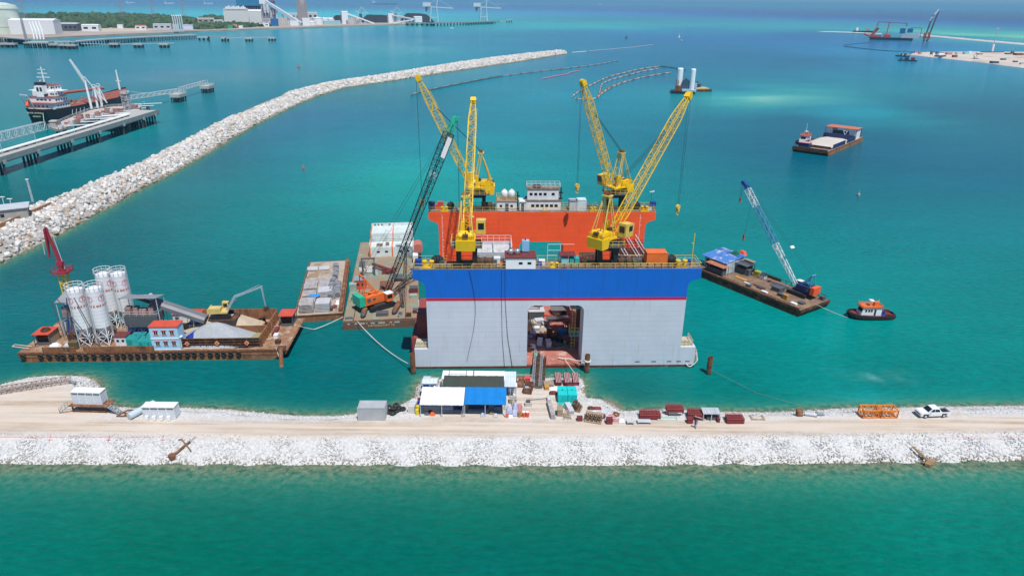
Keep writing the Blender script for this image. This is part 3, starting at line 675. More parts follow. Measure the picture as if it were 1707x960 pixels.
yellow_crane(nd(778), V(789, 170, 149), 29, 'yellow crane on the near dock wall with its boom pointing straight away')
yellow_crane(nd(1015), V(1146, 163, 138), 27, 'yellow crane on the near dock wall with boom leaning far out to the right')
yellow_crane(fd(796), V(699, 134, 157), 22.5, 'yellow crane on the red far wall with boom leaning left, nearest the breakwater')
yellow_crane(fd(1029), V(973, 142, 152), 28, 'yellow crane on the red far wall right of the white deckhouse, boom leaning slightly left')

# ------------------------------------------------------------------- gear on the walls
def house(name, label, cat, loc, rz, w, d, h, wallm, roofm, wins, group=None, over=0.15, rh=0.18, doors=()):
    t = thing(name, label, cat, loc, rz, group); m = MB(); m.box(0, 0, 0, w, d, h); wl_ = m.build('wall', wallm, t)
    m = MB(); m.box(-over, -over, h, w + over, d + over, h + rh); m.build('roof', roofm, t)
    for (x, z, ww, hh) in wins: m = MB(); m.box(x, -0.03, z, x + ww, -0.003, z + hh); m.build('window', glass, t)
    for (x, ww, hh) in doors: m = MB(); m.box(x, -0.04, 0.05, x + ww, -0.003, hh); m.build('door', dgrey, t)
    return t
def container(label, loc, rz, w, d, h, mat, group=None, name='container', cat='container', ribs=True, roof=None, rib=0.5):
    t = thing(name, label, cat, loc, rz, group); m = MB(); m.box(0.03, 0.03, 0.12, w - 0.03, d - 0.03, h - 0.06)
    m.build('shell', mat, t); m = MB()
    if ribs:
        for x in np.arange(0.3, w - 0.2, rib): m.box(x, 0.0, 0.2, x + rib * 0.45, 0.03, h - 0.2); m.box(x, d - 0.03, 0.2, x + rib * .45, d, h - .2)
        for y in np.arange(0.3, d - 0.2, rib): m.box(0, y, 0.2, 0.03, y + rib * 0.45, h - 0.2); m.box(w - 0.03, y, .2, w, y + rib * .45, h - .2)
    m.build('side_ribs', mat, t) if ribs else None
    m = MB()
    for x in (0, w - 0.12):
        for y in (0, d - 0.12): m.box(x - 0.02, y - 0.02, 0, x + 0.14, y + 0.14, h + 0.02)
    for y in (0, d - 0.12): m.box(0.12, y - 0.01, 0, w - 0.12, y + 0.13, 0.15); m.box(0.12, y - 0.01, h - 0.13, w - 0.12, y + 0.13, h + 0.01)
    m.build('corner_frame', roof or mat, t)
    return t
def railbox(t, x0, y0, x1, y1, z, mat=None, h=1.0):
    m = MB(); m.rail([(x0, y0, z), (x1, y0, z), (x1, y1, z), (x0, y1, z)], h, 0.035, 1.2, True); m.build('railing', mat or white, t)
# far wall superstructure
p = fd(877, YF + 0.6); t = house('deckhouse', 'two storey white deckhouse with rows of small windows on the red far wall', 'deckhouse', p, D.a, 8.2, 3.4, 2.5, white, deckg, [(1.2 + q * 1.1, 1.0, 0.75, 0.65) for q in range(6)])
m = MB(); m.box(0.3, 0.5, 2.68, 7.6, 3.3, 5.2); m.build('upper_storey', white, t); m = MB(); m.box(0.1, 0.3, 5.2, 7.8, 3.4, 5.38); m.build('upper_roof', deckg, t)
for q in range(5): m = MB(); m.box(0.8 + q * 1.1 + (0.8 if q == 4 else 0), 0.46, 3.7, 1.5 + q * 1.1 + (0.8 if q == 4 else 0), 0.497, 4.3); m.build('window', glass, t)
railbox(t, 0.2, 0.4, 8.0, 3.3, 5.38, white); m = MB(); m.torus((2.6, 1.8, 5.55), (0, 0, 1), 1.1, 0.16); m.torus((2.6, 1.8, 5.8), (0, 0, 1), .8, 0.14); m.build('rope_coil', drust, t)
p = fd(866, YF + 0.6); t = house('deckhouse', 'recessed white porch with dark doorway between the two white deckhouses', 'deckhouse', p, D.a, 1.5, 3.0, 2.2, white, white, [], doors=[(0.4, 0.7, 1.9)])
p = fd(828, YF + 0.4); t = house('deckhouse', 'small white cabin carrying two round white water tanks on the red wall', 'deckhouse', p, D.a, 4.7, 3.2, 2.4, white, wood, [(0.7, 1.0, 0.6, 0.6), (3.2, 1.0, 0.6, 0.6)], doors=[(2.0, 0.8, 1.9)])
railbox(t, 0, 0.1, 4.6, 3.1, 2.58, dyellow)
for px, w_ in ((838, 'left white plastic water tank on the small cabin roof'), (850, 'right white plastic water tank on the small cabin roof')):
    t = thing('water_tank', w_, 'water tank', fd(px + 3, YF + 1.9, ZT + 2.68), 0, 'white water tanks on the cabin'); m = MB(); m.lathe([(0.75, 0), (0.78, 1.6), (0.6, 2.0), (0.2, 2.2), (0.01, 2.2)], (0, 0, 0), 18); m.build('tank_body', whiter, t, True); m = MB(); m.cyl((0, 0, 2.15), (0, 0, 2.35), 0.25); m.build('lid', whiter, t)
for px, hh, lb in ((863, 4.6, 'thin black mast beside the small white cabin'), (935, 5.6, 'taller black mast at the right end of the white deckhouse')):
    t = thing('mast', lb, 'mast', fd(px, YF + 1.2), D.a, 'black masts'); m = MB(); m.box(-.15, -.15, 0, .15, .15, hh); m.build('mast_pole', black, t); m = MB(); m.box(-0.5, -0.1, hh * .75, 0.5, 0.1, hh * .8); m.box(-.4, -.1, hh * .5, .4, .1, hh * .55); m.build('crossbar', black, t)
p = fd(948, YF + 0.9); t = container('white and blue stained tool container under a light frame on the red wall', fd(963, YF + 0.9), D.a, 2.2, 2.4, 2.6, M('stained_white', (0.6, 0.68, 0.7), 0.6, c2=(0.12, 0.4, 0.5), amt=0.3, scale2=1.5))
t = container('white container inside a rusty cage on the red wall', fd(950, YF + 0.9), D.a, 1.7, 2.4, 2.4, lgrey); m = MB(); m.rail([(-.1, -.15, 2.4), (1.8, -.15, 2.4)], 0.4, 0.05); m.build('cage', drust, t)
# near wall cabin
p = D.w(D.l(nd(843)).x, 0.06, ZT + 0.06); cabn = house('cabin', 'low white cabin with maroon roof flush with the blue wall', 'cabin', p, D.a, 5.5, 3.6, 2.1, whiter, maroon, [(2.4, 0.9, 0.7, 0.45), (4.0, 0.9, 0.7, 0.45)])
for q, dx in enumerate((0.95, 2.15)):
    t = thing('water_tank', ('left', 'right')[q] + ' silver topped round tank on the maroon cabin roof', 'water tank', cabn.matrix_basis @ Vector((0, 0, 0)) if False else D.w(D.l(p).x + dx, 1.8, ZT + 2.35), 0, 'silver tanks on the maroon roof')
    m = MB(); m.lathe([(0.55, 0), (0.57, 0.8), (0.4, 1.05), (0.01, 1.1)], (0, 0, 0), 16); m.build('tank_body', M('silver', (0.6, 0.6, 0.6), 0.3, 0.7), t, True); m = MB(); m.cyl((0, 0, 1.05), (0, 0, 1.2), .2); m.build('lid', dgrey, t)
t = thing('fuel_tank', 'upright pale blue box tank on the maroon cabin roof', 'tank', D.w(D.l(p).x + 3.1, 2.4, ZT + 2.35), D.a); m = MB(); m.box(0, 0, 0.3, 1.3, 1.2, 2.3); m.build('tank_body', M('pale_blue', (0.25, 0.48, 0.7), 0.5, c2=(.5, .6, .7), amt=.3), t); m = MB(); m.box(0.05, 0.05, 0, 1.25, 1.15, 0.3); m.cyl((.6, .6, 2.3), (.6, .6, 2.7), .12); m.build('stand', dgrey, t)
container('orange steel container on the near wall beside black fender balls', nd(1082, 1.6), D.a, 3.9, 2.4, 2.5, orange)
t = container('turquoise generator box, right one of a pair under a rusty canopy', nd(951, 1.2), D.a, 1.75, 1.8, 1.6, teal, 'turquoise generators on the near wall', 'generator', 'generator', False)
container('pale turquoise generator box, left one under a rusty canopy', nd(937, 1.2), D.a, 1.35, 1.8, 1.6, M('pale_teal', (0.25, 0.58, 0.6), 0.5, c2=(.5, .6, .6), amt=.3), 'turquoise generators on the near wall', 'generator', 'generator', False)
t = thing('canopy', 'flat rusty canopy on posts over the turquoise generators', 'canopy', nd(934, 0.9), D.a); m = MB(); m.box(-.1, 0, 2.2, 2.9, 2.4, 2.3); m.build('roof', maroon, t)
for x, y in ((0, .1), (2.8, .1), (0, 2.3), (2.8, 2.3)): m = MB(); m.box(x - .05, y - .05, 0, x + .05, y + .05, 2.2); m.build('post', dgrey, t)
# scaffold frame behind the cabin
t = thing('pipe_scaffold', 'thin white pipe frame standing behind the generators', 'frame', nd(915, 3.6), D.a); m = MB()
for x in (0, 2.4): m.bar((x, 0, 0), (x, 0, 3.6), 0.04)
for z in (1.4, 2.4, 3.6): m.bar((0, 0, z), (2.4 if z < 3 else 5, 0, z), 0.04)
m.build('frame', white, t)
def bollard(loc, label, sc=1.0):
    t = thing('mooring_bollard', label, 'bollard', loc, D.a, 'yellow double bollards along the dock walls'); m = MB(); m.box(-0.9 * sc, -0.5 * sc, 0, 0.9 * sc, 0.5 * sc, 0.15)
    m.build('base_plate', yellow, t)
    for x in (-0.5, 0.5): m = MB(); m.lathe([(0.26 * sc, 0.15), (0.22 * sc, 0.8 * sc), (0.36 * sc, 0.85 * sc), (0.36 * sc, 1.05 * sc)], (x * sc, 0, 0), 12); m.build('post', yellow, t)
    m = MB(); m.box(-0.8 * sc, -0.12, 0.45, 0.8 * sc, 0.12, 0.6); m.build('crossbar', yellow, t); return t
for px, s_, lb in ((714, 1.3, 'yellow bollard near the left end of the blue wall'), (1140, 1.3, 'yellow bollard near the right end of the blue wall'), (925, .9, 'small yellow bollard right of the white cabin on the blue wall')):
    bollard(nd(px, 1.0), lb, s_)
for px, s_, lb in ((741, 1.0, 'yellow bollard at the left end of the red wall'), (830, .8, 'yellow bollard in front of the small white cabin on the red wall'), (909, .8, 'yellow bollard in front of the two storey deckhouse'), (990, .9, 'yellow bollard right of the container cage on the red wall'), (1077, 1.1, 'yellow bollard at the right end of the red wall')):
    bollard(fd(px, YF + 0.8), lb, s_)
def fender(loc, label, r=0.9, mat=black, n2=2):
    t = thing('fender_ball', label, 'fender', loc, D.a, 'black rubber fenders on the dock'); m = MB(); m.ball((0, 0, r), r, 14, 9); m.build('ball', rubber, t, True); m = MB(); m.torus((0, 0, r), (1, 0.2, 0), r * 1.0, 0.12, 16, 5); m.build('net', black, t)
for px, lb, f in ((726, 'round black fender at the left end of the blue wall', nd), (731, 'second black fender right beside the one at the left end of the blue wall', nd), (1119, 'left one of two black fenders right of the orange container', nd), (1127, 'right one of two black fenders right of the orange container', nd),
                  (751, 'round black fender at the left end of the red wall', fd), (1066, 'round black fender beside the right yellow bollard of the red wall', fd)): fender(f(px, (2.6 if f is nd else YF + 2.4)), lb)
def reel(loc, label, r=1.1, mat=black, group='cable and mooring winches on the dock walls'):
    t = thing('mooring_winch', label, 'winch', loc, D.a, group); m = MB()
    m.cyl((-0.7, 0, r), (0.7, 0, r), r * 0.75, None, 16); m.build('drum', drust, t)
    for x in (-0.8, 0.7): m = MB(); m.cyl((x, 0, r), (x + 0.1, 0, r), r, None, 18); m.build('flange', mat, t)
    m = MB(); m.box(-1.1, -0.8, 0, 1.1, 0.8, 0.15); m.box(0.85, -0.5, 0.1, 1.5, 0.5, 1.3); m.build('winch_frame', dgrey, t)
for px, lb in ((803, 'dark winch just right of the left near crane'), (815, 'rusty winch with white drum between near crane and white cabin'), (1040, 'black winch right of the near right crane'), (1050, 'second winch right of the near right crane')): reel(nd(px, 1.7), lb, 0.95)
for px, lb in ((808, 'large black winch right of the far left crane'), (815, 'smaller winch beside the large black one on the red wall')): reel(fd(px, YF + 2), lb, 1.0)
# crated clutter, each a small thing of its own
cm = [white, lgrey, drust, blue, dgrey, orange, maroon, M('olive_drab', (.16, .17, .08)), wood, teal]
def crate(loc, rz, w, d, h, mat, label, group, name='tool_box', cat='box'):
    t = thing(name, label, cat, loc, rz, group); m = MB(); m.box(-w / 2, -d / 2, 0, w / 2, d / 2, h); m.build('case', mat, t); m = MB(); m.box(-w / 2 - .03, -d / 2 - .03, h * .86, w / 2 + .03, d / 2 + .03, h + .02); m.build('lid', mat if random.random() < .6 else dgrey, t)
    return t
for px, lb, mt in ((736, 'dark grey box behind the left bollards of the blue wall', dgrey), (829, 'white box with orange drum left of the white cabin', white), (836, 'orange lidded box touching the left end of the white cabin', orange), (905, 'white machine case right of the white cabin', white), (900, 'small blue box right of the white cabin', blue), (968, 'maroon case below the yellow counterweight', maroon), (976, 'rusty case under the near right crane', drust),
                   (1030, 'white lamp box right of the near right crane', white), (1062, 'olive box left of the orange container', cm[7]), (1068, 'dark case left of the orange container', dgrey), (1100, 'blue rag covered box behind the orange container railing', blue), (1152, 'blue tarpaulin bundle at the right end of the blue wall', blue), (697, 'blue tarpaulin bundle at the left end of the blue wall', blue), (1057, 'grey-white valve box right of the winches', lgrey)):
    crate(nd(px, 1.5 + (px % 3) * .6), D.a, 0.9 + (px % 4) * .2, 1.0, 0.8 + (px % 5) * .2, mt, lb, 'boxes of gear along the near dock wall')
for px, lb, mt in ((725, 'red oil drum at the left end of the red wall', redroof), (734, 'second red drum at the left end of the red wall', redroof), (719, 'blue bundle at the very left end of the red wall', blue), (817, 'grey case left of the small white cabin', lgrey), (985, 'dark machine case left of the far right crane', dgrey), (1000, 'olive case left of the far right crane', cm[7]), (1052, 'black case right of the far right crane', black), (1080, 'grey and red box at the right end of the red wall', maroon), (1086, 'light grey box at the right end of the red wall', lgrey), (1094, 'blue bundle at the right end of the red wall', blue)):
    crate(fd(px, YF + 1.8 + (px % 3) * .5), D.a, 0.9 + (px % 4) * .2, 1.0, 0.9 + (px % 5) * .2, mt, lb, 'boxes of gear along the far dock wall')
# walkway pipe runs between railings
for y, a, b_, lb in ((0.55, 4, 20, 'left'), (0.55, 27, 52, 'right')):
    t = thing('deck_pipes', lb + ' run of yellow-brown pipes on stands behind the near railing', 'pipes', D.w(0, 0, ZT + 0.05), D.a, 'deck pipe runs'); m = MB()
    for k, z in enumerate((0.25, 0.5, 0.62)): m.cyl((a, y + k * .22, z), (b_, y + k * .22, z), 0.09, None, 6)
    m.build('pipe', M('tan_pipe', (.32, .24, .13), .7, var=.3, c2=RUST, amt=.4), t); m = MB()
    for x in np.arange(a + .3, b_, 1.3): m.box(x, y - .1, 0, x + .12, y + .6, .75)
    m.build('pipe_stand', drust, t)
t = thing('pole', 'tall thin yellow pole at the right end of the blue wall', 'pole', nd(1160, 2.0), D.a); m = MB(); m.cyl((0, 0, 0), (0, 0, 6.2), 0.09); m.build('shaft', dyellow, t); m = MB(); m.box(-.3, -.05, 4.2, .1, .05, 4.4); m.build('bracket', dyellow, t)
t = thing('pole', 'short pole with white lamp at the right end of the red wall', 'pole', fd(1090, YF + 2.5), D.a); m = MB(); m.cyl((0, 0, 0), (0, 0, 4.2), 0.06); m.build('shaft', dgrey, t); m = MB(); m.box(-.5, -.1, 4.1, .2, .1, 4.3); m.box(.1, -.1, 4.2, .6, .1, 4.45); m.build('lamp', whiter, t)

# ------------------------------------------------------------------- inside the dock
ZD = 0.82
def dw(x, y, z=ZD): return D.w(x, y, z)
# tall formwork blocks
t = thing('formwork_block', 'tall whitish grey caisson formwork standing inside the dock on the left', 'formwork', dw(12.0, 13), D.a); m = MB(); m.box(0, 0, 0, 7.4, 7, 17.8); m.build('panels', M('pale_form', (0.55, 0.54, 0.54), .8, c2=(.4, .36, .34), amt=.3), t)
m = MB()
for x in np.arange(0, 7.5, .92): m.box(x - .06, -.15, 0, x + .06, 0, 17.9)
for z in np.arange(1, 17.8, 1.5): m.box(0, -.2, z, 7.4, -.15, z + .12)
m.box(3.6, 0, 17.8, 3.8, 7, 18.6); m.box(-.05, -.05, 17.8, .1, 7, 18.6); m.box(7.3, -.05, 17.8, 7.45, 7, 18.6); m.box(0, 6.9, 17.8, 7.4, 7.05, 18.6); m.box(0, -.05, 17.8, 7.4, .1, 18.6); m.build('stiffeners', lgrey, t)
railbox(t, 0, 0, 7.4, 7, 18.6, white, 1.3)
t = thing('formwork_block', 'maroon steel formwork lattice with sloping frames inside the dock on the right', 'formwork', dw(40.6, 11), D.a); m = MB(); m.box(0.6, 0.6, 0, 5.8, 6.4, 18.0); m.build('core', drust, t); m = MB()
for x in np.arange(0, 6.5, .9):
    m.bar((x, 0, 0), (x - 1.0, 4, 19.4), 0.08); m.bar((x, 0, 17), (x - .9, 6.5, 19.8), 0.08); m.box(x - .08, -.1, 0, x + .08, .1, 18)
for z in np.arange(1, 18.2, .95): m.box(-.1, -.12, z, 6.4, .0, z + .12); m.box(6.3, 0, z, 6.42, 6.4, z + .12)
for k in range(9): m.bar((-1, k * .8, 17.2 + k * .3), (6.4, k * .8, 17.2 + k * .3), 0.08)
m.build('lattice', maroon, t); m = MB()
for x in (0.3, 2.1, 4.4, 6.2): m.bar((x, 0, 17.6), (x - 1.6, 6, 20.0), .06); m.bar((x, 0, 18.6), (x - 1.6, 6, 21.0), .05)
m.bar((0, 0, 18.6), (6.3, 0, 18.6), .05); m.build('handrails', white, t)
t = thing('formwork_block', 'small dark maroon formwork tower inside the dock behind the near right crane', 'formwork', dw(33.8, 13), D.a); m = MB(); m.box(0, 0, 0, 3.6, 5, 16.8); m.build('core', drust, t); m = MB()
for x in np.arange(0, 3.7, .7): m.box(x - .06, -.12, 0, x + .06, 0, 18)
for z in np.arange(1, 18, 1.0): m.box(0, -.14, z, 3.6, -.02, z + .1)
m.build('lattice', maroon, t)
# clutter seen through the opening
GI = 'material stored on the pontoon deck inside the dock'
def slabstack(loc, rz, w, d, n, label, mat, group, th=0.16, gap=0.1, name='panel_stack', cat='stack'):
    t = thing(name, label, cat, loc, rz, group); m = MB(); g = MB()
    for k in range(n):
        z = k * (th + gap); o = random.uniform(-.06, .06); o2 = random.uniform(-.06, .06)
        m.box(-w / 2 + o, -d / 2 + o2, z + gap, w / 2 + o, d / 2 + o2, z + gap + th)
        for x in (-w * .35, 0, w * .35): g.box(x - .06, -d / 2, z, x + .06, d / 2, z + gap)
    m.build('slab', mat, t); g.build('batten', wood, t); return t
inside = [(23.4, 10, 'grey lidded crate deep inside the opening, left'), ]
t = thing('shelter', 'dark sloping sheet roof on posts inside the dock opening', 'shelter', dw(27.3, 13.0), D.a + .05); m = MB(); m.cbox((2.2, 1.8, 3.1), (4.9, 3.2, .1), 0, R(-14)); m.build('roof', M('dark_sheet', (.11, .105, .12), .5, var=.3, scale=2), t)
for x, y in ((.2, .6), (4.2, .6), (.2, 3), (4.2, 3)): m = MB(); m.box(x, y, 0, x + .1, y + .1, 2.8); m.build('post', dgrey, t)
t = thing('shelter', 'second dark roof sheet behind the sloping one inside the opening', 'shelter', dw(28.3, 17.4), D.a); m = MB(); m.cbox((2, 1, 3.6), (4.2, 1.7, .1), 0, R(8)); m.build('roof', M('dark_sheet2', (.16, .15, .16), .6), t)
for x in (.1, 3.9): m = MB(); m.box(x, .9, 0, x + .1, 1, 3.5); m.build('post', dgrey, t)
container('turquoise generator under the dark sloping roof', dw(29.4, 12.6), D.a, 1.9, 1.0, 1.3, sky_b, None, 'generator', 'generator', False)
t = thing('shelter', 'pale lavender grey roofed booth in the upper left of the opening', 'shelter', dw(23.4, 19.2), D.a); m = MB(); m.box(0, 0, 2.4, 3.6, 2.6, 2.5); m.build('roof', lgrey, t); m = MB(); m.box(.1, .1, 0, 3.5, 2.5, 2.4); m.build('wall', dgrey, t)
items = [(23.2, 25, 2.2, 1.6, 1.8, navy, 'dark blue crate at the far left inside the opening'), (26.0, 25.5, 1.8, 1.6, 1.7, dgrey, 'dark crate beside the blue one at the back of the opening'), (23.0, 16.3, 1.6, 1.6, 1.6, dgrey, 'black machine left of the rebar heap inside the opening'),
 (30.5, 24, 3.2, 2.2, 1.6, drust, 'large rusty crate at the back of the opening'), (27.6, 22, 2.6, .5, .5, redroof, 'long red beam at the back of the opening'), (24.8, 14.2, 1.4, 1.0, 1.2, white, 'white box in the middle left of the opening'), (23.3, 12.0, 1.2, 1.1, .9, lgrey, 'grey box with white sack near the left jamb'),
 (25.2, 8.6, 1.0, 1.7, 1.1, white, 'tall white and grey trolley standing on the red deck'), (26.9, 7.9, 1.0, 1.9, 1.1, lgrey, 'second pale trolley right of the white one on the red deck'), (28.7, 7.9, 1.7, 1.0, .5, dgrey, 'flat grey pallet on the red deck'), (27.4, 11.8, 1.0, 2.6, 1.5, drust, 'upright dark rusty box in the middle of the opening'),
 (31.0, 9.4, 1.8, 2.2, 1.2, maroon, 'maroon panel crate right of the middle inside the opening'), (31.8, 7.6, 1.2, 1.4, .8, dgrey, 'dark grey bin at the right side of the red deck'), (29.4, 9.6, 1.1, 1.1, 1.0, black, 'black pump with round cage inside the opening'), (25.3, 11.0, 1.6, 1.2, 1.0, drust, 'rusty skid behind the white trolley'), (22.9, 5.4, .7, .8, 1.2, drust, 'small rusty winch box at the left jamb of the opening')]
for x, y, w, d, h, mt, lb in items: crate(dw(x, y), D.a + (x % .3 - .15), w, d, h, mt, lb, GI)
for x, y, w, d, n_, lb, mt in ((25.6, 17.4, 2.0, 1.6, 6, 'stack of whitish boards left of the dark roof', lgrey), (26.9, 16.4, 1.6, 1.8, 5, 'stack of pale planks beside the dark roof', plank), (24.2, 16.8, 1.5, 2.0, 5, 'stack of cream boards near the left jamb', M('cream', (.5, .45, .38)))): slabstack(dw(x, y), D.a + .2, w, d, n_, lb, mt, GI)
def sheet(loc, label, w, d, h, mat, group=None, name='tarpaulin', cat='tarpaulin', seed=1, rz=0.0):
    r = random.Random(seed); m = MB(); n_ = 9; vs = []
    for j in range(n_):
        for i in range(n_):
            u = i / (n_ - 1) * 2 - 1; v = j / (n_ - 1) * 2 - 1; e = max(abs(u), abs(v)); vs.append((u * w / 2 * (1 - .1 * r.random()), v * d / 2 * (1 - .1 * r.random()), h * max(0, 1 - e ** 3) + r.uniform(0, .18) * h + .02))
    m.add(vs, [(j * n_ + i, j * n_ + i + 1, (j + 1) * n_ + i + 1, (j + 1) * n_ + i) for j in range(n_ - 1) for i in range(n_ - 1)])
    o = m.build(name, mat, None, False, loc, rz); return tag(o, label, cat, group)
for x, y, w, d, h, lb in ((22.6, 20.5, 3.4, 3.0, 3.4, 'rusty rebar cage behind the pale roofed booth'), (29.6, 20.3, 2.6, 3.2, 3.6, 'tall rusty rebar cage behind the dark roof sheets'), (31.0, 11.2, 1.7, 3.6, 2.4, 'dark rusty scaffold cage by the yellow stairs'), (22.9, 13.2, 1.5, 2.4, 2.2, 'dark scaffold cage by the left jamb of the opening'), (26.4, 9.9, 3.0, 1.0, 1.7, 'low rusty rebar cage behind the pale trolleys')):  # added as dense clutter and to darken the opening where deep shadow lies
    t = thing('rebar_cage', lb, 'rebar cage', dw(x, y), D.a + (x % .2), 'rebar cages inside the dock'); m = MB()
    for a_ in np.arange(0, w + .1, .42): m.bar((a_, 0, 0), (a_, 0, h), .03); m.bar((a_, d, 0), (a_ + .1, d, h * 1.1), .03); m.bar((a_, 0, h), (a_, d, h), .03)
    for z in np.arange(.3, h + .1, .45): m.bar((0, 0, z), (w, 0, z), .03); m.bar((0, d, z), (w, d, z), .03); m.bar((w, 0, z), (w, d, z), .03)
    m.build('bars', drust, t); m = MB(); m.box(.1, .1, 0, w - .1, d - .1, .5); m.build('pallet', drust, t)
sheet(dw(23.6, 7.0), 'crumpled white sack on the red deck by the left jamb', 1.5, 1.3, .7, whiter, None, 'sack', 'sack', 3)
sheet(dw(24.0, 12.0, ZD + .9), 'crumpled pale sheet on the grey box inside the opening', 1.3, 1.2, .5, lgrey, None, 'sack', 'sack', 4)
sheet(dw(26.3, 14.6, ZD), 'heap of pale bundled rope between the boards and the dark roof', 1.8, 1.4, 1.1, M('cream'), None, 'rope_heap', 'rope heap', 5)
t = thing('steel_drum', 'green machine wheel at the left front edge of the opening', 'drum', dw(23.9, 2.6), D.a); m = MB(); m.cyl((-.3, 0, .55), (.3, 0, .55), .5, None, 14); m.build('drum_body', green, t); m = MB(); m.box(-.5, -.4, 0, .5, .4, .2); m.build('skid', drust, t)
t = thing('steel_drum', 'small green drum near the maroon crate inside the opening', 'drum', dw(30.4, 8.4), D.a); m = MB(); m.cyl((0, 0, 0), (0, 0, .9), .32, None, 12); m.build('drum_body', green, t)
for x, y, lb in ((29.9, 8.2, 'person in white shirt standing beside the small green drum'),): pass
# gangway of steel beams from the shore on to the dock deck
a = G(897, 645, ZC + .3); b_ = dw(24.9, 3.0, 1.3); t = thing('gangway', 'bundle of rusty grey lattice beams bridging from the causeway to the dock opening', 'gangway', a, 0); dv = b_ - a; L = dv.length; T = dv.to_track_quat('X', 'Z').to_matrix().to_4x4()
for q, o in enumerate((-.9, -.3, .35, .95)):
    m = MB(); p0 = T @ Vector((0, o, 0)); p1 = T @ Vector((L + .8 * q - 1, o * (1.1 if q != 2 else .9), .1 * q)); m.lattice(p0, p1, .42, .42, 22, .05, .03); m.build('beam', grey if q % 2 else drust, t)
m = MB(); m.box(-.1, -.6, -.15, L, .6, -.05, T); m.build('walkway', M('dark_plank', (.12, .1, .09), .9), t)
# mooring piles
def pile(px, pyb, pyt, label):
    b0 = G(px, pyb, 0); top = V(px, pyt, b0.y).z; t = thing('steel_pile', label, 'pile', b0, 0, 'rusty mooring piles'); m = MB(); m.lathe([(.5, -3), (.5, top), (.43, top), (.43, top - .8)], (0, 0, 0), 18); m.build('tube', rust, t, False); m = MB(); m.lathe([(.51, -.2), (.51, .45)], (0, 0, 0), 18); m.build('wet_band', M('wet_weed', (.06, .06, .03), .6), t); return b0, top
P1, t1 = pile(978, 620, 591, 'rusty pile in front of the dock just right of the opening, wrapped with rope'); P2, t2 = pile(1181, 623, 595, 'rusty pile standing in open water right of the dock'); P3, t3 = pile(689, 622, 589, 'weathered pile at the left front corner of the dock')
def cable(name, label, pts, r, mat, sag=0.0, group='mooring lines'):
    """rope hanging between points with its own sag"""
    out = []
    for a, b_ in zip(pts[:-1], pts[1:]):
        a = Vector(a); b_ = Vector(b_)
        for k in range(9): q = k / 8; out.append(a + (b_ - a) * q - Vector((0, 0, sag * 4 * q * (1 - q) * (a - b_).length)))
    m = MB(); m.path(out, r, 5); o = m.build(name, mat); return tag(o, label, 'rope', group)
cable('mooring_rope', 'thick white rope from the opening round the pile beside it', [dw(28.4, 2, 1.2), dw(30.5, 1.0, 1.5), P1 + Vector((-.5, .2, 2.4))], .13, rope, .06)
m = MB(); m.torus(P1 + Vector((0, 0, 2.4)), (0, 0.1, 1), .58, .12); m.torus(P1 + Vector((0, 0, 2.6)), (.1, 0, 1), .58, .1); tag(m.build('rope_loop', rope), 'coils of white rope round the pile beside the opening', 'rope')
cable('mooring_rope', 'thin line from the thick rope down to the green railed quay', [dw(29.5, 1.4, 1.4), G(965, 630, ZC + .3)], .06, rope, .02)
cable('mooring_rope', 'long rope from the green barge down to the left corner of the dock', [G(596, 536, 2.0), P3 + Vector((0, 0, 1.6))], .07, rope, .05)
cable('mooring_rope', 'short rope from the left dock ledge to the green barge', [D.w(.5, 2, 4.8), G(700, 524, 2.2)], .09, rope, .03)
cable('mooring_rope', 'second short rope from the upper dock corner to the green barge', [D.w(1.0, 2, 11.5), G(698, 500, 2.2)], .08, rope, .04)
cable('mooring_wire', 'long thin wire in the water from the right pile to the causeway', [P2 + Vector((.3, 0, 1)), G(1262, 655, .3), G(1345, 678, .5)], .03, M('buff_wire', (.14, .2, .16)), .0)
cable('mooring_rope', 'loose frayed rope at the right foot of the dock', [D.w(53.4, -.1, .8), D.w(54.2, -.5, .3), D.w(55.6, -.3, 1.6), D.w(55.5, 0.6, 3.0)], .1, rope, .1)

# =================================================================== barges and boats
def textmesh(name, cu):
    tmp = bpy.data.objects.new(name, cu); col.objects.link(tmp); dg = bpy.context.evaluated_depsgraph_get(); dg.update(); me = bpy.data.meshes.new_from_object(tmp.evaluated_get(dg)); mats = list(cu.materials)
    bpy.data.objects.remove(tmp); me.materials.clear(); [me.materials.append(q) for q in mats]; o = bpy.data.objects.new(name, me); col.objects.link(o); return o
def write(txt, size, mat, parent, loc, rot, name='lettering'):
    cu = bpy.data.curves.new(name, 'FONT'); cu.body = txt; cu.size = size; cu.extrude = .01; cu.align_x = 'CENTER'; cu.materials.append(mat); o = textmesh(name, cu); o.parent = parent; o.location = loc; o.rotation_euler = rot; return o
def hull(t, L, W, dk, mat, r0=2.0, r1=2.0, deckm=None, dp=1.2, name='hull', cut=0.0):
    """box barge: x 0..L, y 0..W, deck at 0, raked ends"""
    m = MB(); d = dk + dp
    m.prism([(r0, -d), (L - r1, -d), (L, -dk * 0.35), (L, 0), (0, 0), (0, -dk * 0.35)], 0, W, 'y'); h = m.build(name, mat, t)
    if deckm: m = MB(); m.box(0.25, 0.25, 0, L - 0.25, W - 0.25, 0.05); m.build('deck', deckm, t)
    m = MB(); m.box(0, -0.06, -0.28, L, 0.0, 0.04); m.box(0, W, -0.28, L, W + 0.06, 0.04); m.box(-0.06, 0, -0.28, 0, W, 0.04); m.box(L, 0, -0.28, L + 0.06, W, 0.04)
    m.build('rubbing_strake', drust, t)
    return h
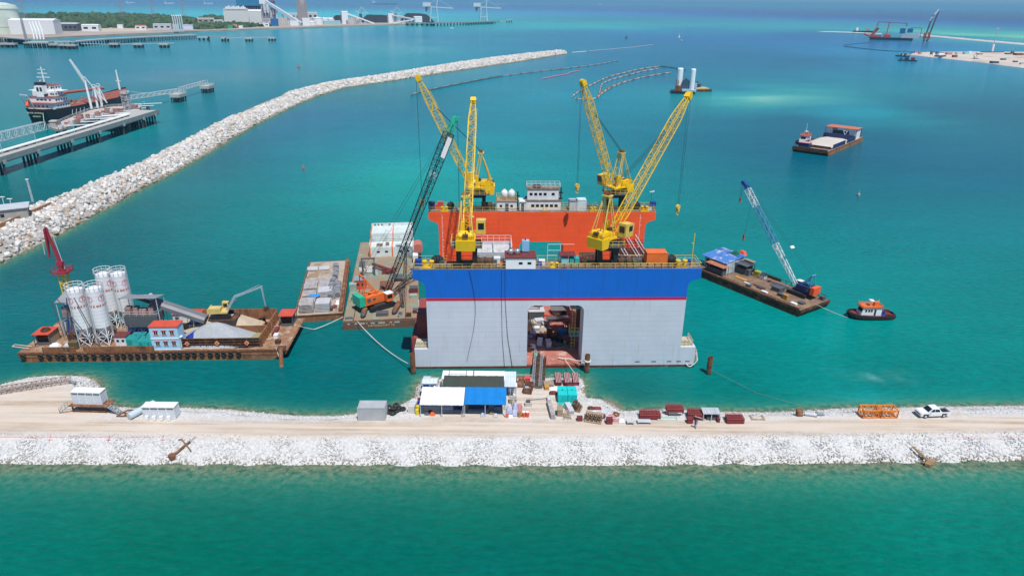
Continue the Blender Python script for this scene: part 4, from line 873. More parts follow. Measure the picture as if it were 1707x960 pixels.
def tyres(t, xs_, y=-0.28, z=-0.75, R_=0.42, r_=0.17, axis=(0, 1, 0), name='tyre'):
    m = MB(); m.torus((0, 0, 0), axis, R_, r_, 14, 6); o = m.build(name, rubber, t, True); o.location = (xs_[0], y, z)
    for x in xs_[1:]: c = o.copy(); col.objects.link(c); c.parent = t; c.location = (x, y, z + random.uniform(-.06, .06))
def heap(loc, rz, rx_, ry_, h, mat, label, seed=1, name='gravel_heap', cat='heap', pw=1.3, flat=0.0):
    r = np.random.default_rng(seed); n_ = 44; g = np.linspace(-1, 1, n_); xx, yy = np.meshgrid(g, g)
    rr_ = np.maximum(np.abs(xx) ** 4 + np.abs(yy) ** 4, 0) ** 0.25; zz_ = np.clip(1 - rr_ ** pw, 0, 1 - flat) / (1 - flat) * h
    zz_ = zz_ * (1 + 0.12 * wob(xx, yy, 3.0, 4, seed)) + 0.05 * wob(xx, yy, 14, 4, seed + 3) * (zz_ > 0.02)
    i_ = np.arange(n_ * n_).reshape(n_, n_); o = npmesh(name, np.stack([xx.ravel() * rx_, yy.ravel() * ry_, zz_.ravel()], 1), np.stack([i_[:-1, :-1].ravel(), i_[:-1, 1:].ravel(), i_[1:, 1:].ravel(), i_[1:, :-1].ravel()], 1), mat, True)
    o.location = loc; o.rotation_euler.z = rz; return tag(o, label, cat)
sandm = M('sand', (0.5, 0.4, 0.29), 0.95, var=0.12, scale=1.0, bump=0.3); gravm = M('grey_aggregate', (0.37, 0.39, 0.41), 0.95, var=0.1, scale=2, bump=0.4); psand = M('pale_sand', (0.56, 0.51, 0.45), 0.95, var=0.1, scale=0.3, bump=.2)
rdeck = M('rust_deck', (0.27, 0.14, 0.075), 0.85, var=0.35, scale=0.5, c2=(0.42, 0.33, 0.24), amt=0.4, scale2=0.4)
rhull = M('rust_hull', (0.25, 0.105, 0.045), 0.8, var=0.35, scale=0.6, c2=(0.1, 0.05, 0.03), amt=0.35, scale2=0.4, streak=((0.38, 0.2, 0.1), 0.3))

# ------------------------------------------------------------------- concrete batching barge
B = Frame.px((29, 588), (470, 582), 2.2); BA = B.a
def bw_(x, y, z=0.06): return B.w(x, y, z)
t = thing('batching_barge', 'long rusty barge hung with tyres carrying silos, heaps and cabins', 'barge', B.w(0, 0, 0), BA)
m = MB(); m.prism([(1.2, -3.2), (46.5, -3.2), (51.5, -1.0), (52, 0), (0, 0), (0, -1.0)], 0, 14.4, 'y'); m.build('hull', rhull, t)
m = MB(); m.box(0.2, .2, 0, 51.7, 14.2, .05); m.build('deck', rdeck, t)
m = MB()
for a_, b2 in ((4.8, 11.0), (12.6, 19.6), (19.8, 26.0)): m.box(a_, 0.05, 0.05, b2, 0.2, 1.05); [m.box(x, -.02, 0.05, x + .12, .06, 1.05) for x in np.arange(a_, b2, 1.0)]
m.build('bulwark', rhull, t)
m = MB(); m.box(0, -.1, -.35, 52, 0, .02); m.box(0.1, -.06, -1.15, 50, 0, -1.0); m.build('rubbing_strake', rust, t)
m = MB()   # spoil bin walls
for z in (0.15, 0.75, 1.35, 1.9): m.box(31.2, 0.95, z, 46.2, 1.15, z + .18)
for x in np.arange(31.2, 46.3, 1.15): m.box(x, 0.9, 0, x + .12, 1.0, 2.1)
m.box(31.2, 1.15, 0, 46.2, 1.25, 2.0); m.build('bin_rails', drust, t)
m = MB(); m.box(28, 14.0, 0, 46.3, 14.2, 2.5); m.box(46.2, 1.0, 0, 46.45, 14.2, 2.2); m.box(38.6, 7.6, 0, 46.2, 7.75, 1.6)
for y in np.arange(1.2, 14, 1.2): m.box(46.45, y, 0, 46.75, y + .12, 2.1)
m.build('bin_wall', rhull, t)
for x in (32.2, 38.0, 43.8):
    m = MB(); T = Matrix.Translation((x, .82, 1.05)) @ Matrix.Rotation(R(45), 4, 'Y'); m.box(-.38, 0, -.38, .38, .05, .38, T); dmd = m.build('diamond_plate', M('peach_paint', (.75, .35, .2), .6), t); m = MB(); m.box(-.2, -.03, -.2, .2, 0, .2, T); m.build('diamond_centre', redroof, dmd)
tyres(t, [1.0, 4.3, 5.9, 7.5, 8.6, 10.1, 11.7, 12.9, 14.4, 16.0, 17.1, 18.8, 20.1, 21.4, 22.8, 24.1, 25.7, 27.2, 28.5, 29.8, 30.9, 32.4, 33.7, 35.2, 36.8, 38.2, 39.4, 40.8, 42.3], -.28, -.75, .36, .15)
for side, lb in ((2.2, 'left'),):
    pass
for x, y, w, d, lb in ((47.6, 10.0, 3.1, 3.6, 'cabin with flat red roof on dark posts at the bow of the batching barge'), (1.7, 2.6, 3.3, 3.6, 'open winch shelter with orange-red roof at the left end of the batching barge')):
    t = thing('winch_shelter', lb, 'shelter', bw_(x, y), BA); m = MB(); m.box(0, 0, 2.4, w, d, 2.55); m.build('roof', redroof, t)
    for px_, py_ in ((.1, .1), (w - .2, .1), (.1, d - .2), (w - .2, d - .2)): m = MB(); m.box(px_, py_, 0, px_ + .12, py_ + .12, 2.4); m.build('post', dgrey, t)
    m = MB(); m.cyl((.5, d / 2, .9), (w - .5, d / 2, .9), .7, None, 14); m.build('winch_drum', drust, t); m = MB(); m.box(.3, .5, 0, w - .3, d - .4, .4); m.box(.3, .6, .4, .5, d - .6, 1.8); m.box(w - .5, .6, .4, w - .3, d - .6, 1.8); m.build('winch_frame', dgrey, t)
    if x < 5: m = MB(); m.torus((1.8, 1.8, 2.7), (0, 0, 1), .75, .16); m.torus((1.8, 1.8, 2.95), (0, 0, 1), .55, .14); m.build('rope_coil', drust, t); m = MB(); m.box(w - .3, .2, 0, w - .2, d, 2.3); m.build('wall', wood, t)
t = thing('spud_leg', 'rusty steel arm hanging from the bow corner of the barge into the water', 'spud', bw_(50.6, -.4), BA); m = MB(); T = Matrix.Rotation(R(0), 4, 'X'); m.cyl((0, .2, .3), (.6, -2.6, -2.6), .45, None, 10); m.build('arm', rust, t); m = MB(); m.box(-.7, -.1, -.2, .9, 1.2, .3); m.build('bracket', drust, t)
# silos
def silo(x, y, label, h0=4.0, h1=11.8, r_=1.47):
    t = thing('cement_silo', label, 'silo', bw_(x, y), BA, 'white cement silos on the batching barge')
    m = MB(); m.lathe([(.25, 1.9), (r_ * .98, h0), (r_, h0), (r_, h1), (r_ * .95, h1 + .15), (.3, h1 + .5)], (0, 0, 0), 28); m.build('barrel', M('silo_white', (0.78, 0.79, 0.8), .45, var=.03, c2=(.6, .58, .54), amt=.1, streak=((.62, .6, .58), .15)), t, False)
    m = MB()
    for z in np.arange(h0 + .6, h1, .75): m.lathe([(r_ + .015, z), (r_ + .015, z + .05)], (0, 0, 0), 28)
    m.build('hoop', lgrey, t)
    m = MB()
    for k in range(4):
        a0 = math.pi / 4 + k * math.pi / 2; a1 = a0 + math.pi / 2; e = 1.5
        p = (math.cos(a0) * e, math.sin(a0) * e); q = (math.cos(a1) * e, math.sin(a1) * e); m.cyl((*p, 0), (*p, h0 + .6), .11, None, 6)
        for z0, z1 in ((.1, 2.0), (2.0, 4.0)): m.bar((*p, z0), (*q, z1), .05); m.bar((*q, z0), (*p, z1), .05); m.bar((*p, z1), (*q, z1), .05)
    m.build('leg_frame', whiter, t)
    m = MB(); n_ = 12; Rr = r_ + .12
    pts = [(Rr * math.cos(2 * math.pi * k / n_), Rr * math.sin(2 * math.pi * k / n_), h1 + .1) for k in range(n_)]; m.rail(pts, 1.15, .04, 3, True); m.build('top_rail', whiter, t)
    # band of squares and the ring emblem with T, bent to the barrel
    def patch(mb, a0, a1, z0, z1, off=.03, k=3):
        for q in range(k):
            b0 = a0 + (a1 - a0) * q / k; b1 = a0 + (a1 - a0) * (q + 1) / k; r1 = r_ + off
            mb.add([(r1 * math.cos(b0), r1 * math.sin(b0), z0), (r1 * math.cos(b1), r1 * math.sin(b1), z0), (r1 * math.cos(b1), r1 * math.sin(b1), z1), (r1 * math.cos(b0), r1 * math.sin(b0), z1),
                    (r_ * math.cos(b0), r_ * math.sin(b0), z0), (r_ * math.cos(b1), r_ * math.sin(b1), z0), (r_ * math.cos(b1), r_ * math.sin(b1), z1), (r_ * math.cos(b0), r_ * math.sin(b0), z1)], [(0, 1, 2, 3), (0, 4, 5, 1), (3, 2, 6, 7), (0, 3, 7, 4), (1, 5, 6, 2)])
    m = MB(); zb = h1 - 3.3
    for k in range(15): patch(m, -math.pi * .98 + k * .37, -math.pi * .98 + k * .37 + (.2 if k % 5 else .3), zb, zb + .36)
    m.build('painted_squares', M('brick_red', (.5, .12, .08), .6), t)
    m = MB()
    for cen in (-math.pi * .62, -math.pi * .12):
        for k in range(22):
            a_ = 2 * math.pi * k / 22; a2 = 2 * math.pi * (k + 1) / 22; c0 = cen + .62 / r_ * math.cos(a_); zc_ = h1 - 1.7 + .62 * math.sin(a_); patch(m, c0 - .03, c0 + .03, zc_ - .07, zc_ + .07, .03, 1)
        patch(m, cen - .17, cen + .17, h1 - 1.45, h1 - 1.33, .03, 2); patch(m, cen - .04, cen + .04, h1 - 2.05, h1 - 1.45, .03, 1)
    m.build('emblem', M('emblem_red', (.6, .06, .1), .5), t)
    m = MB()
    for dy in (-.2, .2): m.bar((r_ + .25, dy, 0), (r_ + .25, dy, h1 + 1), .035)
    for z in np.arange(.3, h1 + 1, .4): m.bar((r_ + .25, -.2, z), (r_ + .25, .2, z), .03)
    m.cyl((-r_ * .5, -r_ - .1, 0), (-r_ * .5, -r_ - .1, h1), .09, None, 6); m.build('ladder', lgrey, t)
silo(11.9, 3.1, 'left one of the two front white silos, with its legs nearest the barge side'); silo(15.3, 3.5, 'right one of the two front white silos, taller looking with ring emblem')
silo(13.2, 11.3, 'left one of the two silos standing behind the front pair'); silo(16.1, 11.4, 'right one of the two silos standing behind the front pair')
for x0, x1, lb in ((9.6, 14.8, 'dark slanting pipe leaning across the left front silo'), (12.9, 15.6, 'dark slanting pipe leaning across the right front silo')):
    m = MB(); m.cyl((0, 0, 0), (x0 - x1, -.3, 11.2), .08, None, 6); tag(m.build('leaning_pipe', dgrey, None, False, bw_(x1, 1.0), BA), lb, 'pipe')
# placing boom: yellow tower, crimson folded arms
t = thing('placing_boom', 'yellow lattice tower with crimson platform and folded concrete placing boom', 'placing boom', bw_(4.8, 12.2), BA); m = MB(); m.lattice((0, 0, 0), (0, 0, 12.0), 1.35, 1.35, 11, .08, .045, (0, 1, 0)); m.build('tower', yellow, t)
m = MB(); m.box(-1.5, -1.5, 12.0, 1.5, 1.5, 12.2); m.rail([(-1.45, -1.45, 12.2), (1.45, -1.45, 12.2), (1.45, 1.45, 12.2), (-1.45, 1.45, 12.2)], .9, .04, 1.4, True); m.build('platform', crimson, t)
m = MB(); m.cyl((0, 0, 12.2), (0, 0, 14.2), .45, .4, 12); m.cbox((-.1, 0, 13.9), (1.2, .9, .9)); m.build('turret', crimson, t)
m = MB(); m.cyl((0, 0, 14.0), (-1.1, -.1, 21.6), .42, .26, 4); m.build('main_arm', crimson, t)
m = MB(); m.cyl((-1.1, -.5, 21.4), (-1.5, -.5, 15.4), .24, .2, 4); m.cyl((-1.2, .5, 21.3), (-1.9, .4, 15.9), .2, .16, 4); m.cyl((-.5, .3, 15), (-1.3, .3, 21), .16, .14, 4); m.build('folded_arm', crimson, t)
m = MB(); m.path([(.5, .2, 12.5), (-.4, .35, 20.8), (-1.2, .2, 21.8), (-2.2, -.2, 20.5), (-2.3, -.4, 16)], .07, 6); m.build('delivery_pipe', M('pipe_white', (.6, .55, .6)), t)
t = thing('ladder_mast', 'slim blue leaning strut in front of the placing boom', 'strut', bw_(6.9, 5.5), BA); m = MB(); m.cyl((0, 0, 0), (1.4, .3, 9), .1, None, 6); m.build('strut', blue, t); m = MB(); m.cyl((-1.5, 1, 0), (-2.2, 1, 8), .07, None, 6); m.build('thin_strut', dgrey, t)
# mixing plant and canopies
def canopy(label, x, y, w, d, h, mat, tilt=0, posts=True):
    t = thing('canopy', label, 'canopy', bw_(x, y), BA, None); m = MB(); m.cbox((w / 2, d / 2, h), (w, d, .1), 0, R(tilt)); m.build('roof', mat, t)
    m = MB()
    for k in np.arange(.2, w, .5): m.cbox((k, d / 2, h + .07), (.08, d, .05), 0, R(tilt))
    m.build('roof_ribs', mat, t)
    for a_, b2 in ((.1, .2), (w - .2, .2), (.1, d - .3), (w - .2, d - .3)): m = MB(); m.box(a_, b2, 0, a_ + .12, b2 + .12, h + math.sin(R(tilt)) * (b2 - d / 2) - .05); m.build('post', lgrey, t)
    return t
canopy('grey corrugated canopy over the mixer to the right of the silos', 18.2, 5.6, 7.4, 3.7, 8.4, M('sheet_grey', (.3, .31, .33), .45, var=.1), -12)
canopy('grey corrugated canopy left of the silos below the crimson boom', 5.2, 6.5, 5.2, 4.4, 8.0, M('sheet_grey'), 10)
t = thing('mixing_plant', 'grey mixer hopper on a blue frame beneath the right hand canopy', 'mixer', bw_(18.4, 5.8), BA); m = MB(); m.prism([(0, 3.2), (0, 4.8), (6.6, 4.8), (6.6, 3.2), (5.6, 2.4), (1, 2.4)], 0, 3.2, 'y'); m.build('hopper', dgrey, t)
m = MB()
for x in (0.3, 2.2, 4.2, 6.2):
    for y in (.2, 3): m.box(x, y, 0, x + .16, y + .16, 3.0)
for x in (.3, 2.2, 4.2): m.bar((x, .2, 0), (x + 2, .2, 2.6), .08); m.bar((x + 2, .2, 0), (x, .2, 2.6), .08)
m.build('blue_frame', blue, t); m = MB()
for x, y, w, h in ((.3, .4, 1.1, 1.7), (1.7, .8, .9, 1.5), (3.0, .5, 1.3, 1.2), (4.6, 1, 1, 1.6)): m.box(x, y, 4.8, x + w, y + 1.3, 4.8 + h)
m.build('machinery', M('dull_pink', (.42, .25, .23), .7, c2=drust and (.2, .16, .15), amt=.4), t); railbox(t, 0, 0, 6.6, 3.2, 4.8, lgrey)
t = thing('mixer_deck', 'dark machinery floor with piping under the left hand canopy', 'machinery', bw_(5.4, 6.9), BA); m = MB(); m.box(0, 0, 4, 4.8, 3.6, 4.2); m.build('floor', dgrey, t); m = MB()
for x, y, w, h in ((.3, .4, 1.3, 2), (2.0, .8, 1.2, 1.4), (3.5, .3, 1, 2.2)): m.box(x, y, 4.2, x + w, y + 1.5, 4.2 + h)
m.build('machinery', M('dull_pink'), t); m = MB()
for x in (0, 1.6, 3.2, 4.7):
    for y in (0, 3.4): m.box(x, y, 0, x + .12, y + .12, 4)
each(m, 'leg', grey, t)
t = thing('belt_conveyor', 'long grey covered conveyor sloping from the mixer down towards the heaps', 'conveyor', bw_(20.8, 9.3), BA); a_ = Vector((0, 0, 7.0)); b2 = Vector((12.4, -.6, 2.2)); dv = (b2 - a_); L = dv.length; T = Matrix.Translation(a_) @ dv.to_track_quat('X', 'Z').to_matrix().to_4x4()
m = MB(); m.prism([(-1.25, 0), (-1.25, .8), (-.7, 1.2), (.7, 1.2), (1.25, .8), (1.25, 0)], 2.2, L, 'x', T); m.build('cover', M('cover_grey', (.17, .175, .19), .5, var=.12), t)
m = MB(); m.prism([(-.5, -.1), (-.5, .4), (.5, .4), (.5, -.1)], -2.0, L, 'x', T); m.build('belt', dgrey, t); m = MB(); m.cyl(T @ Vector((1.4, -.8, 1.3)), T @ Vector((1.4, .8, 1.3)), .4); m.box(.6, -.7, .9, 2.6, -.1, 1.5, T); m.build('motor', lgrey, t)
m = MB()
for x in (2.6, 6.4, 10): 
    z = 7 - x * .387
    for y in (-.9, .9): m.bar((x, y - .3, 0), (x + .2, y - .3, z), .06)
    m.bar((x, -1.2, 0), (x, .6, z), .05); m.bar((x, .6, 0), (x, -1.2, z), .05)
m.build('trestle', lgrey, t)
# cabins
t = house('site_office', 'two storey pale blue site office with red roof and six red trimmed windows', 'site office', bw_(25.7, .35), BA, 5.4, 2.7, 4.9, lblue, redroof, [], over=.12)
for r_ in range(2):
    for c_ in range(3):
        x = .75 + c_ * 1.55; z = .95 + r_ * 2.35; m = MB(); m.box(x, -.06, z, x + .85, -.003, z + .85); fr_ = m.build('window', whiter, t)
        m = MB(); m.box(x + .08, -.075, z + .06, x + .4, -.062, z + .78); m.box(x + .46, -.075, z + .06, x + .78, -.062, z + .78); m.build('pane', glass, fr_)
        m = MB(); m.box(x - .08, -.12, z + .82, x + .93, -.004, z + .97); m.box(x - .05, -.1, z - .08, x + .9, -.004, z - .002); m.build('window_trim', redroof, fr_)
m = MB(); m.box(-.02, -.1, 2.38, 5.42, 0, 2.5); m.box(-.02, -.05, 0, 5.42, 0, .1); m.build('floor_band', whiter, t)
m = MB(); m.box(5.35, .3, 2.45, 5.7, 1.2, 2.55); m.box(5.4, .4, .2, 5.45, 1.1, 2.1); m.build('side_landing', whiter, t)
t = house('site_cabin', 'small white cabin with red roof at the back edge between conveyor and sand heap', 'cabin', bw_(28.0, 12.2), BA, 2.8, 2.2, 2.2, whiter, redroof, [(.5, .9, .6, .5), (1.6, .9, .6, .5)])
t = house('site_cabin', 'long low cabin with red roof behind the foot of the conveyor', 'cabin', bw_(24.6, 13.0), BA, 3.2, 1.8, 1.7, white, redroof, [(.5, .7, .6, .5)])
t = house('site_cabin', 'tiny maroon roofed shed between silos and turquoise generators', 'cabin', bw_(17.6, 2.4), BA, 2.2, 2, 1.9, white, maroon, [(.3, .8, .5, .5), (1.3, .8, .5, .5)])
for x, y, w, d, h, lb in ((19.9, 2.0, 2.4, 1.7, 1.7, 'front left turquoise generator on the batching barge'), (20.2, 4.0, 2.4, 1.4, 1.5, 'rear left turquoise generator on the batching barge'), (22.6, 1.2, 1.5, 2.3, 1.6, 'turquoise generator set end on in the middle of the group'), (23.2, 3.9, 2.4, 1.4, 1.6, 'rear right turquoise generator on the batching barge'), (24.3, .9, 1.3, 2.4, 1.7, 'turquoise generator touching the blue site office')):
    t = thing('generator', lb, 'generator', bw_(x, y), BA + .06, 'turquoise generators on the batching barge'); m = MB(); m.box(0, 0, .12, w, d, h); m.build('canopy_case', teal, t); m = MB(); m.box(.15, .15, h, w - .15, d - .15, h + .07); m.box(.2, -.03, .3, w * .45, 0, h - .3); m.build('panel', M('dk_teal', (.02, .25, .25)), t); m = MB(); m.cyl((w * .7, d * .6, h), (w * .7, d * .6, h + .4), .1); m.box(-.02, -.02, 0, w + .02, d + .02, .12); m.build('exhaust', dgrey, t)
t = thing('tank', 'dark blue horizontal tank leaning beside the blue site office', 'tank', bw_(32.0, 2.3), BA); m = MB(); m.cyl((0, 0, 1.1), (1.6, 2.6, 1.7), .85, None, 18); m.build('barrel', M('royal_blue', (.01, .03, .3), .35), t, False); m = MB(); m.box(-.3, -.2, 0, 1.2, .8, .4); m.build('cradle', drust, t)
t = thing('feed_hopper', 'open pale hopper with blue beam in front of the small white cabin', 'hopper', bw_(29.6, 9.2), BA); m = MB(); m.prism([(0, 0), (2.8, 0), (3.2, 1.6), (-.3, 1.6)], 0, 2.2, 'y'); m.build('bin', M('cream'), t); m = MB(); m.box(-.5, -.3, 1.3, 3.3, 0, 1.7); m.build('beam', navy, t)
m = MB(); m.box(0, 0, 0, 1, 1, 1)
heap(bw_(36.4, 4.7, .05), BA, 7.5, 4.0, 3.5, gravm, 'big smooth heap of grey aggregate behind the railed bin side', 2, pw=1.15, flat=.08)
heap(bw_(36.2, 10.6, .05), BA, 7.6, 3.5, 3.2, sandm, 'beige sand heap at the back of the barge under the excavator', 5, 'sand_heap', pw=1.2, flat=.2)
heap(bw_(43.8, 4.3, .05), BA, 2.7, 3.2, .35, M('olive_sand', (.3, .28, .14), .9), 'thin layer of olive sand in the empty end of the bin', 8, 'sand_heap')
def excavator(loc, rz, label, boom=1.0):
    t = thing('excavator', label, 'excavator', loc, rz)
    for s in (-1, 1): m = MB(); m.prism([(-1.9, .1), (-1.6, 0), (1.6, 0), (1.9, .1), (2.0, .6), (1.7, .85), (-1.7, .85), (-2, .6)], s * 1.15 - .3, s * 1.15 + .3, 'y'); m.build('track', black, t)
    m = MB(); m.box(-1.2, -.9, .5, 1.2, .9, 1.0); m.cyl((0, 0, .9), (0, 0, 1.15), .8, None, 14); m.build('undercarriage', drust, t)
    m = MB(); m.box(-2.2, -1.35, 1.15, 1.4, 1.35, 1.5); m.box(-2.2, -1.35, 1.5, .1, .3, 2.3); m.prism([(-2.6, 1.2), (-2.2, 1.15), (-2.2, 2.2), (-2.6, 2.0)], -1.35, 1.35, 'y'); m.build('house', M('worn_cat_yellow', (.66, .48, .16), .5, c2=(.5, .45, .35), amt=.3), t)
    cb = MB(); cb.prism([(.1, 1.5), (1.5, 1.5), (1.3, 2.9), (.1, 3.0)], .35, 1.3, 'y'); c_ = cb.build('cab', M('worn_cat_yellow'), t); m = MB(); m.prism([(1.42, 1.9), (1.3, 2.8), (1.34, 2.8), (1.46, 1.9)], .45, 1.2, 'y'); m.box(.3, .32, 1.9, 1.1, .345, 2.7); m.box(.3, 1.305, 1.9, 1.1, 1.33, 2.7); m.build('window', glass, c_)
    bm_ = M('arm_grey', (.3, .38, .42), .5); m = MB(); m.cyl((1.2, -.2, 1.6), (3.0, -.2, 4.4), .38, .33, 4); m.cyl((3.0, -.2, 4.4), (8.6, -.2, 6.4), .33, .2, 4); m.build('boom_arm', bm_, t)
    m = MB(); m.cyl((8.6, -.2, 6.6), (8.9, -.2, 2.0), .24, .15, 4); m.build('stick', bm_, t); m = MB(); m.cyl((1.5, -.2, 2.2), (3.2, -.2, 3.9), .12); m.cyl((4.4, -.2, 5.1), (8.2, -.2, 6.8), .09); m.build('hydraulic_ram', M('silver'), t)
    m = MB(); m.prism([(8.6, 2.0), (9.3, 1.9), (9.4, 1.2), (8.8, .9), (8.4, 1.4)], -.7, .3, 'y'); m.build('bucket', drust, t); return t
excavator(bw_(36.6, 9.4, 3.0), BA + R(4), 'worn yellow long reach excavator with grey arm standing on the sand heap')
t = thing('mat', 'dark timber mat under the excavator tracks', 'timber mat', bw_(36.8, 9.2, 2.75), BA); m = MB(); m.box(-2.3, -1.9, 0, 2.9, 1.9, .22); m.build('timbers', drust, t)
for x, y, w, d, h, mt, lb in ((6.2, 1.8, 2.0, 1.6, .9, whiter, 'white sack pile left of the silos on the barge'), (8.6, 2.0, 1.5, 1.4, .8, lgrey, 'pale sack pile next to the left front silo')): sheet(bw_(x, y), lb, w, d, h, mt, 'sack piles on the batching barge', 'sack_pile', 'sacks', int(x * 7), BA)
crate(bw_(10.2, 1.6), BA, 1.6, 1.4, 1.5, M('dark_olive', (.13, .1, .05)), 'dark round-backed compressor at the foot of the left front silo', None, 'compressor', 'compressor')
for k, (x, y, w, d, h, mt, lb) in enumerate(((5.8, 9.8, 3.5, 2, 2.2, lgrey, 'pale stage of boards behind the left sack pile'), (3.9, 5.2, 1.2, 1, 1.2, white, 'white box behind the winch shelter'), (8.2, 5.0, 1.6, 1.4, 1.6, drust, 'rusty pump under the left canopy'), (14.0, 6.0, 1.2, 1.4, 2.4, grey, 'grey pump tower between the silo pairs'), (26.8, 6.4, 2.2, 2.4, 1.3, navy, 'navy tank under the conveyor'), (24.0, 10.2, 2.4, 1.4, 1.2, M('pale_teal'), 'pale turquoise case at the back under the conveyor'),
    (48.4, 5.0, .8, 1.2, .8, whiter, 'white winch cover on the bow deck'), (47.6, 7.5, .7, 3.6, .5, maroon, 'maroon beam lying across the bow deck'), (49.4, 2.6, 1.0, 1.0, .7, drust, 'rusty bitt at the near bow corner'), (1.0, 9.0, 1.2, 1.2, 1.0, drust, 'rusty bitt at the back left corner of the barge'))):
    crate(bw_(x, y), BA, w, d, h, mt, lb, 'loose gear on the batching barge')
t = thing('fairlead', 'pale tubular roller frame sticking out of the left end of the barge', 'fairlead', bw_(0, 1.2), BA); m = MB(); m.cyl((1.6, 0, .2), (-1.3, -.3, .9), .1); m.cyl((1.6, .9, .2), (-1.3, .5, .9), .1); m.cyl((-1.2, -.3, .9), (-1.2, .5, .9), .12); m.build('tubes', M('cream'), t)
cable('mooring_rope', 'white rope from the batching barge bow to the slab barge corner', [bw_(52, 9, .8), G(524, 549, .3), G(572, 528, 1.8)], .08, rope, .02)
cable('mooring_rope', 'pale line hanging beside the rusty spud arm', [bw_(49.6, .2, .3), bw_(51.0, -2.2, -2.1)], .06, rope, .05)

# ------------------------------------------------------------------- slab barge
S = Frame.px((490, 527), (572, 522), 1.6); t = thing('flat_barge', 'flat rusty barge loaded with stacks of concrete slabs and coiled mesh', 'barge', S.w(0, 0, 0), S.a); hull(t, S.len, 34.5, 1.6, rhull, .3, .3)
m = MB(); m.box(.25, .25, 0, S.len - .25, 34.2, .05); m.build('deck', M('barge_deck', (.42, .35, .28), .9, var=.2, scale=.5, c2=(.27, .19, .12), amt=.35, scale2=.25), t)
m = MB(); m.box(S.len - 1.0, .6, .05, S.len - .2, 34, .75); m.box(0.1, 2, .05, .35, 34, .5); m.build('coaming', rust, t)
sl_w = S.len
k = 0
GS = 'stacks of concrete slabs on the flat barge'
for j, (yy, hts) in enumerate(((2.6, (6, 6)), (7.0, (2, 1)), (11.2, (2, 4)), (15.0, (3, 3)), (19.0, (2, 2)))):
    for i_, hh in enumerate(hts):
        lb = ('front', 'second', 'middle', 'fourth', 'rear')[j] + ' row, ' + ('left', 'right')[i_] + ' slab stack on the flat barge' + (' (tallest, edges showing)' if hh == 6 else '')
        mt = (plank, M('slab_pale', (.5, .5, .52), .8, var=.15))[(i_ + j) % 2 if j in (0, 2) else 0]
        slabstack(S.w(2.6 + i_ * 3.6 - .12 * j, yy + .2 * i_, .06), S.a + random.uniform(-.05, .05), 3.1, 3.3, hh, lb.replace(' (tallest, edges showing)', ', one of the tallest'), mt, GS, .2, .14)
sheet(S.w(3.6, 9.3, .75), 'bright blue tarpaulin over slabs in the middle of the flat barge', 2.6, 1.3, .3, M('tarp_blue', (.01, .25, .75), .5), None, 'tarpaulin', 'tarpaulin', 9)
for i_ in range(2): slabstack(S.w(2.0 + i_ * 3.0 - .6, 28.5, .06), S.a, 2.7, 2.2, 1, ('left', 'right')[i_] + ' shallow pallet at the far end of the flat barge', M('slab_pale'), 'shallow pallets on the flat barge', .3, .15)
crate(S.w(7.6, 2.0, .06), S.a, 1.3, 1.3, .8, drust, 'small rusty crate near the front right of the flat barge', None)
sheet(S.w(2.0, 24.0, .06), 'low mound of brown sand near the far end of the flat barge', 2.6, 2.4, .3, M('brown_sand', (.3, .2, .12), .95), None, 'sand_mound', 'sand mound', 12)
tt = thing('mesh_coil', 'coil', 'coil', S.w(7.4, 9, .06), S.a, 'coils of dark steel mesh on the flat barge'); m = MB(); m.cyl((0, -1.0, .75), (0, 1.0, .75), .72, None, 16); m.build('mesh', M('mesh_grey', (.16, .16, .17), .6, var=.5, scale=5), tt); m = MB(); m.torus((0, -1.0, .75), (0, 1, 0), .72, .06); m.torus((0, 1.0, .75), (0, 1, 0), .72, .06); m.torus((0, 0, .75), (0, 1, 0), .74, .05); m.build('binding', lgrey, tt)
cp = [(7.3, 9.0), (8.8, 9.6), (7.1, 12.0), (8.7, 12.4), (7.0, 15.0), (8.6, 15.3), (7.2, 18.2), (7.6, 21.5), (7.6, 24.8), (7.4, 28.0)]
for i_, (x, y) in enumerate(cp):
    lb = ['nearest coil on the left of the double row', 'nearest coil on the right of the double row', 'second left coil of the double row', 'second right coil of the double row', 'third left coil of the double row', 'third right coil of the double row', 'first single coil beyond the double row', 'second single coil beyond the double row', 'third single coil, last but one', 'farthest coil at the far end of the flat barge'][i_]
    if i_ == 0: tt['label'] = lb; tt.location = S.w(x, y, .06)
    else: dup(tt, S.w(x, y, .06), S.a + random.uniform(-.15, .15), lb, scale=(.95 + .1 * (i_ % 2),) * 3)
for k, (x, y, w, d, h, mt, lb) in enumerate(((9.1, 5.6, 1.0, 2.2, .6, whiter, 'white sack heap by the right coaming of the flat barge'), (8.6, 3.4, 1.0, 1.4, .5, maroon, 'maroon rope heap near the front right of the flat barge'))): sheet(S.w(x, y, .06), lb, w, d, h, mt, None, 'sack_heap', 'sacks', 20 + k, S.a)

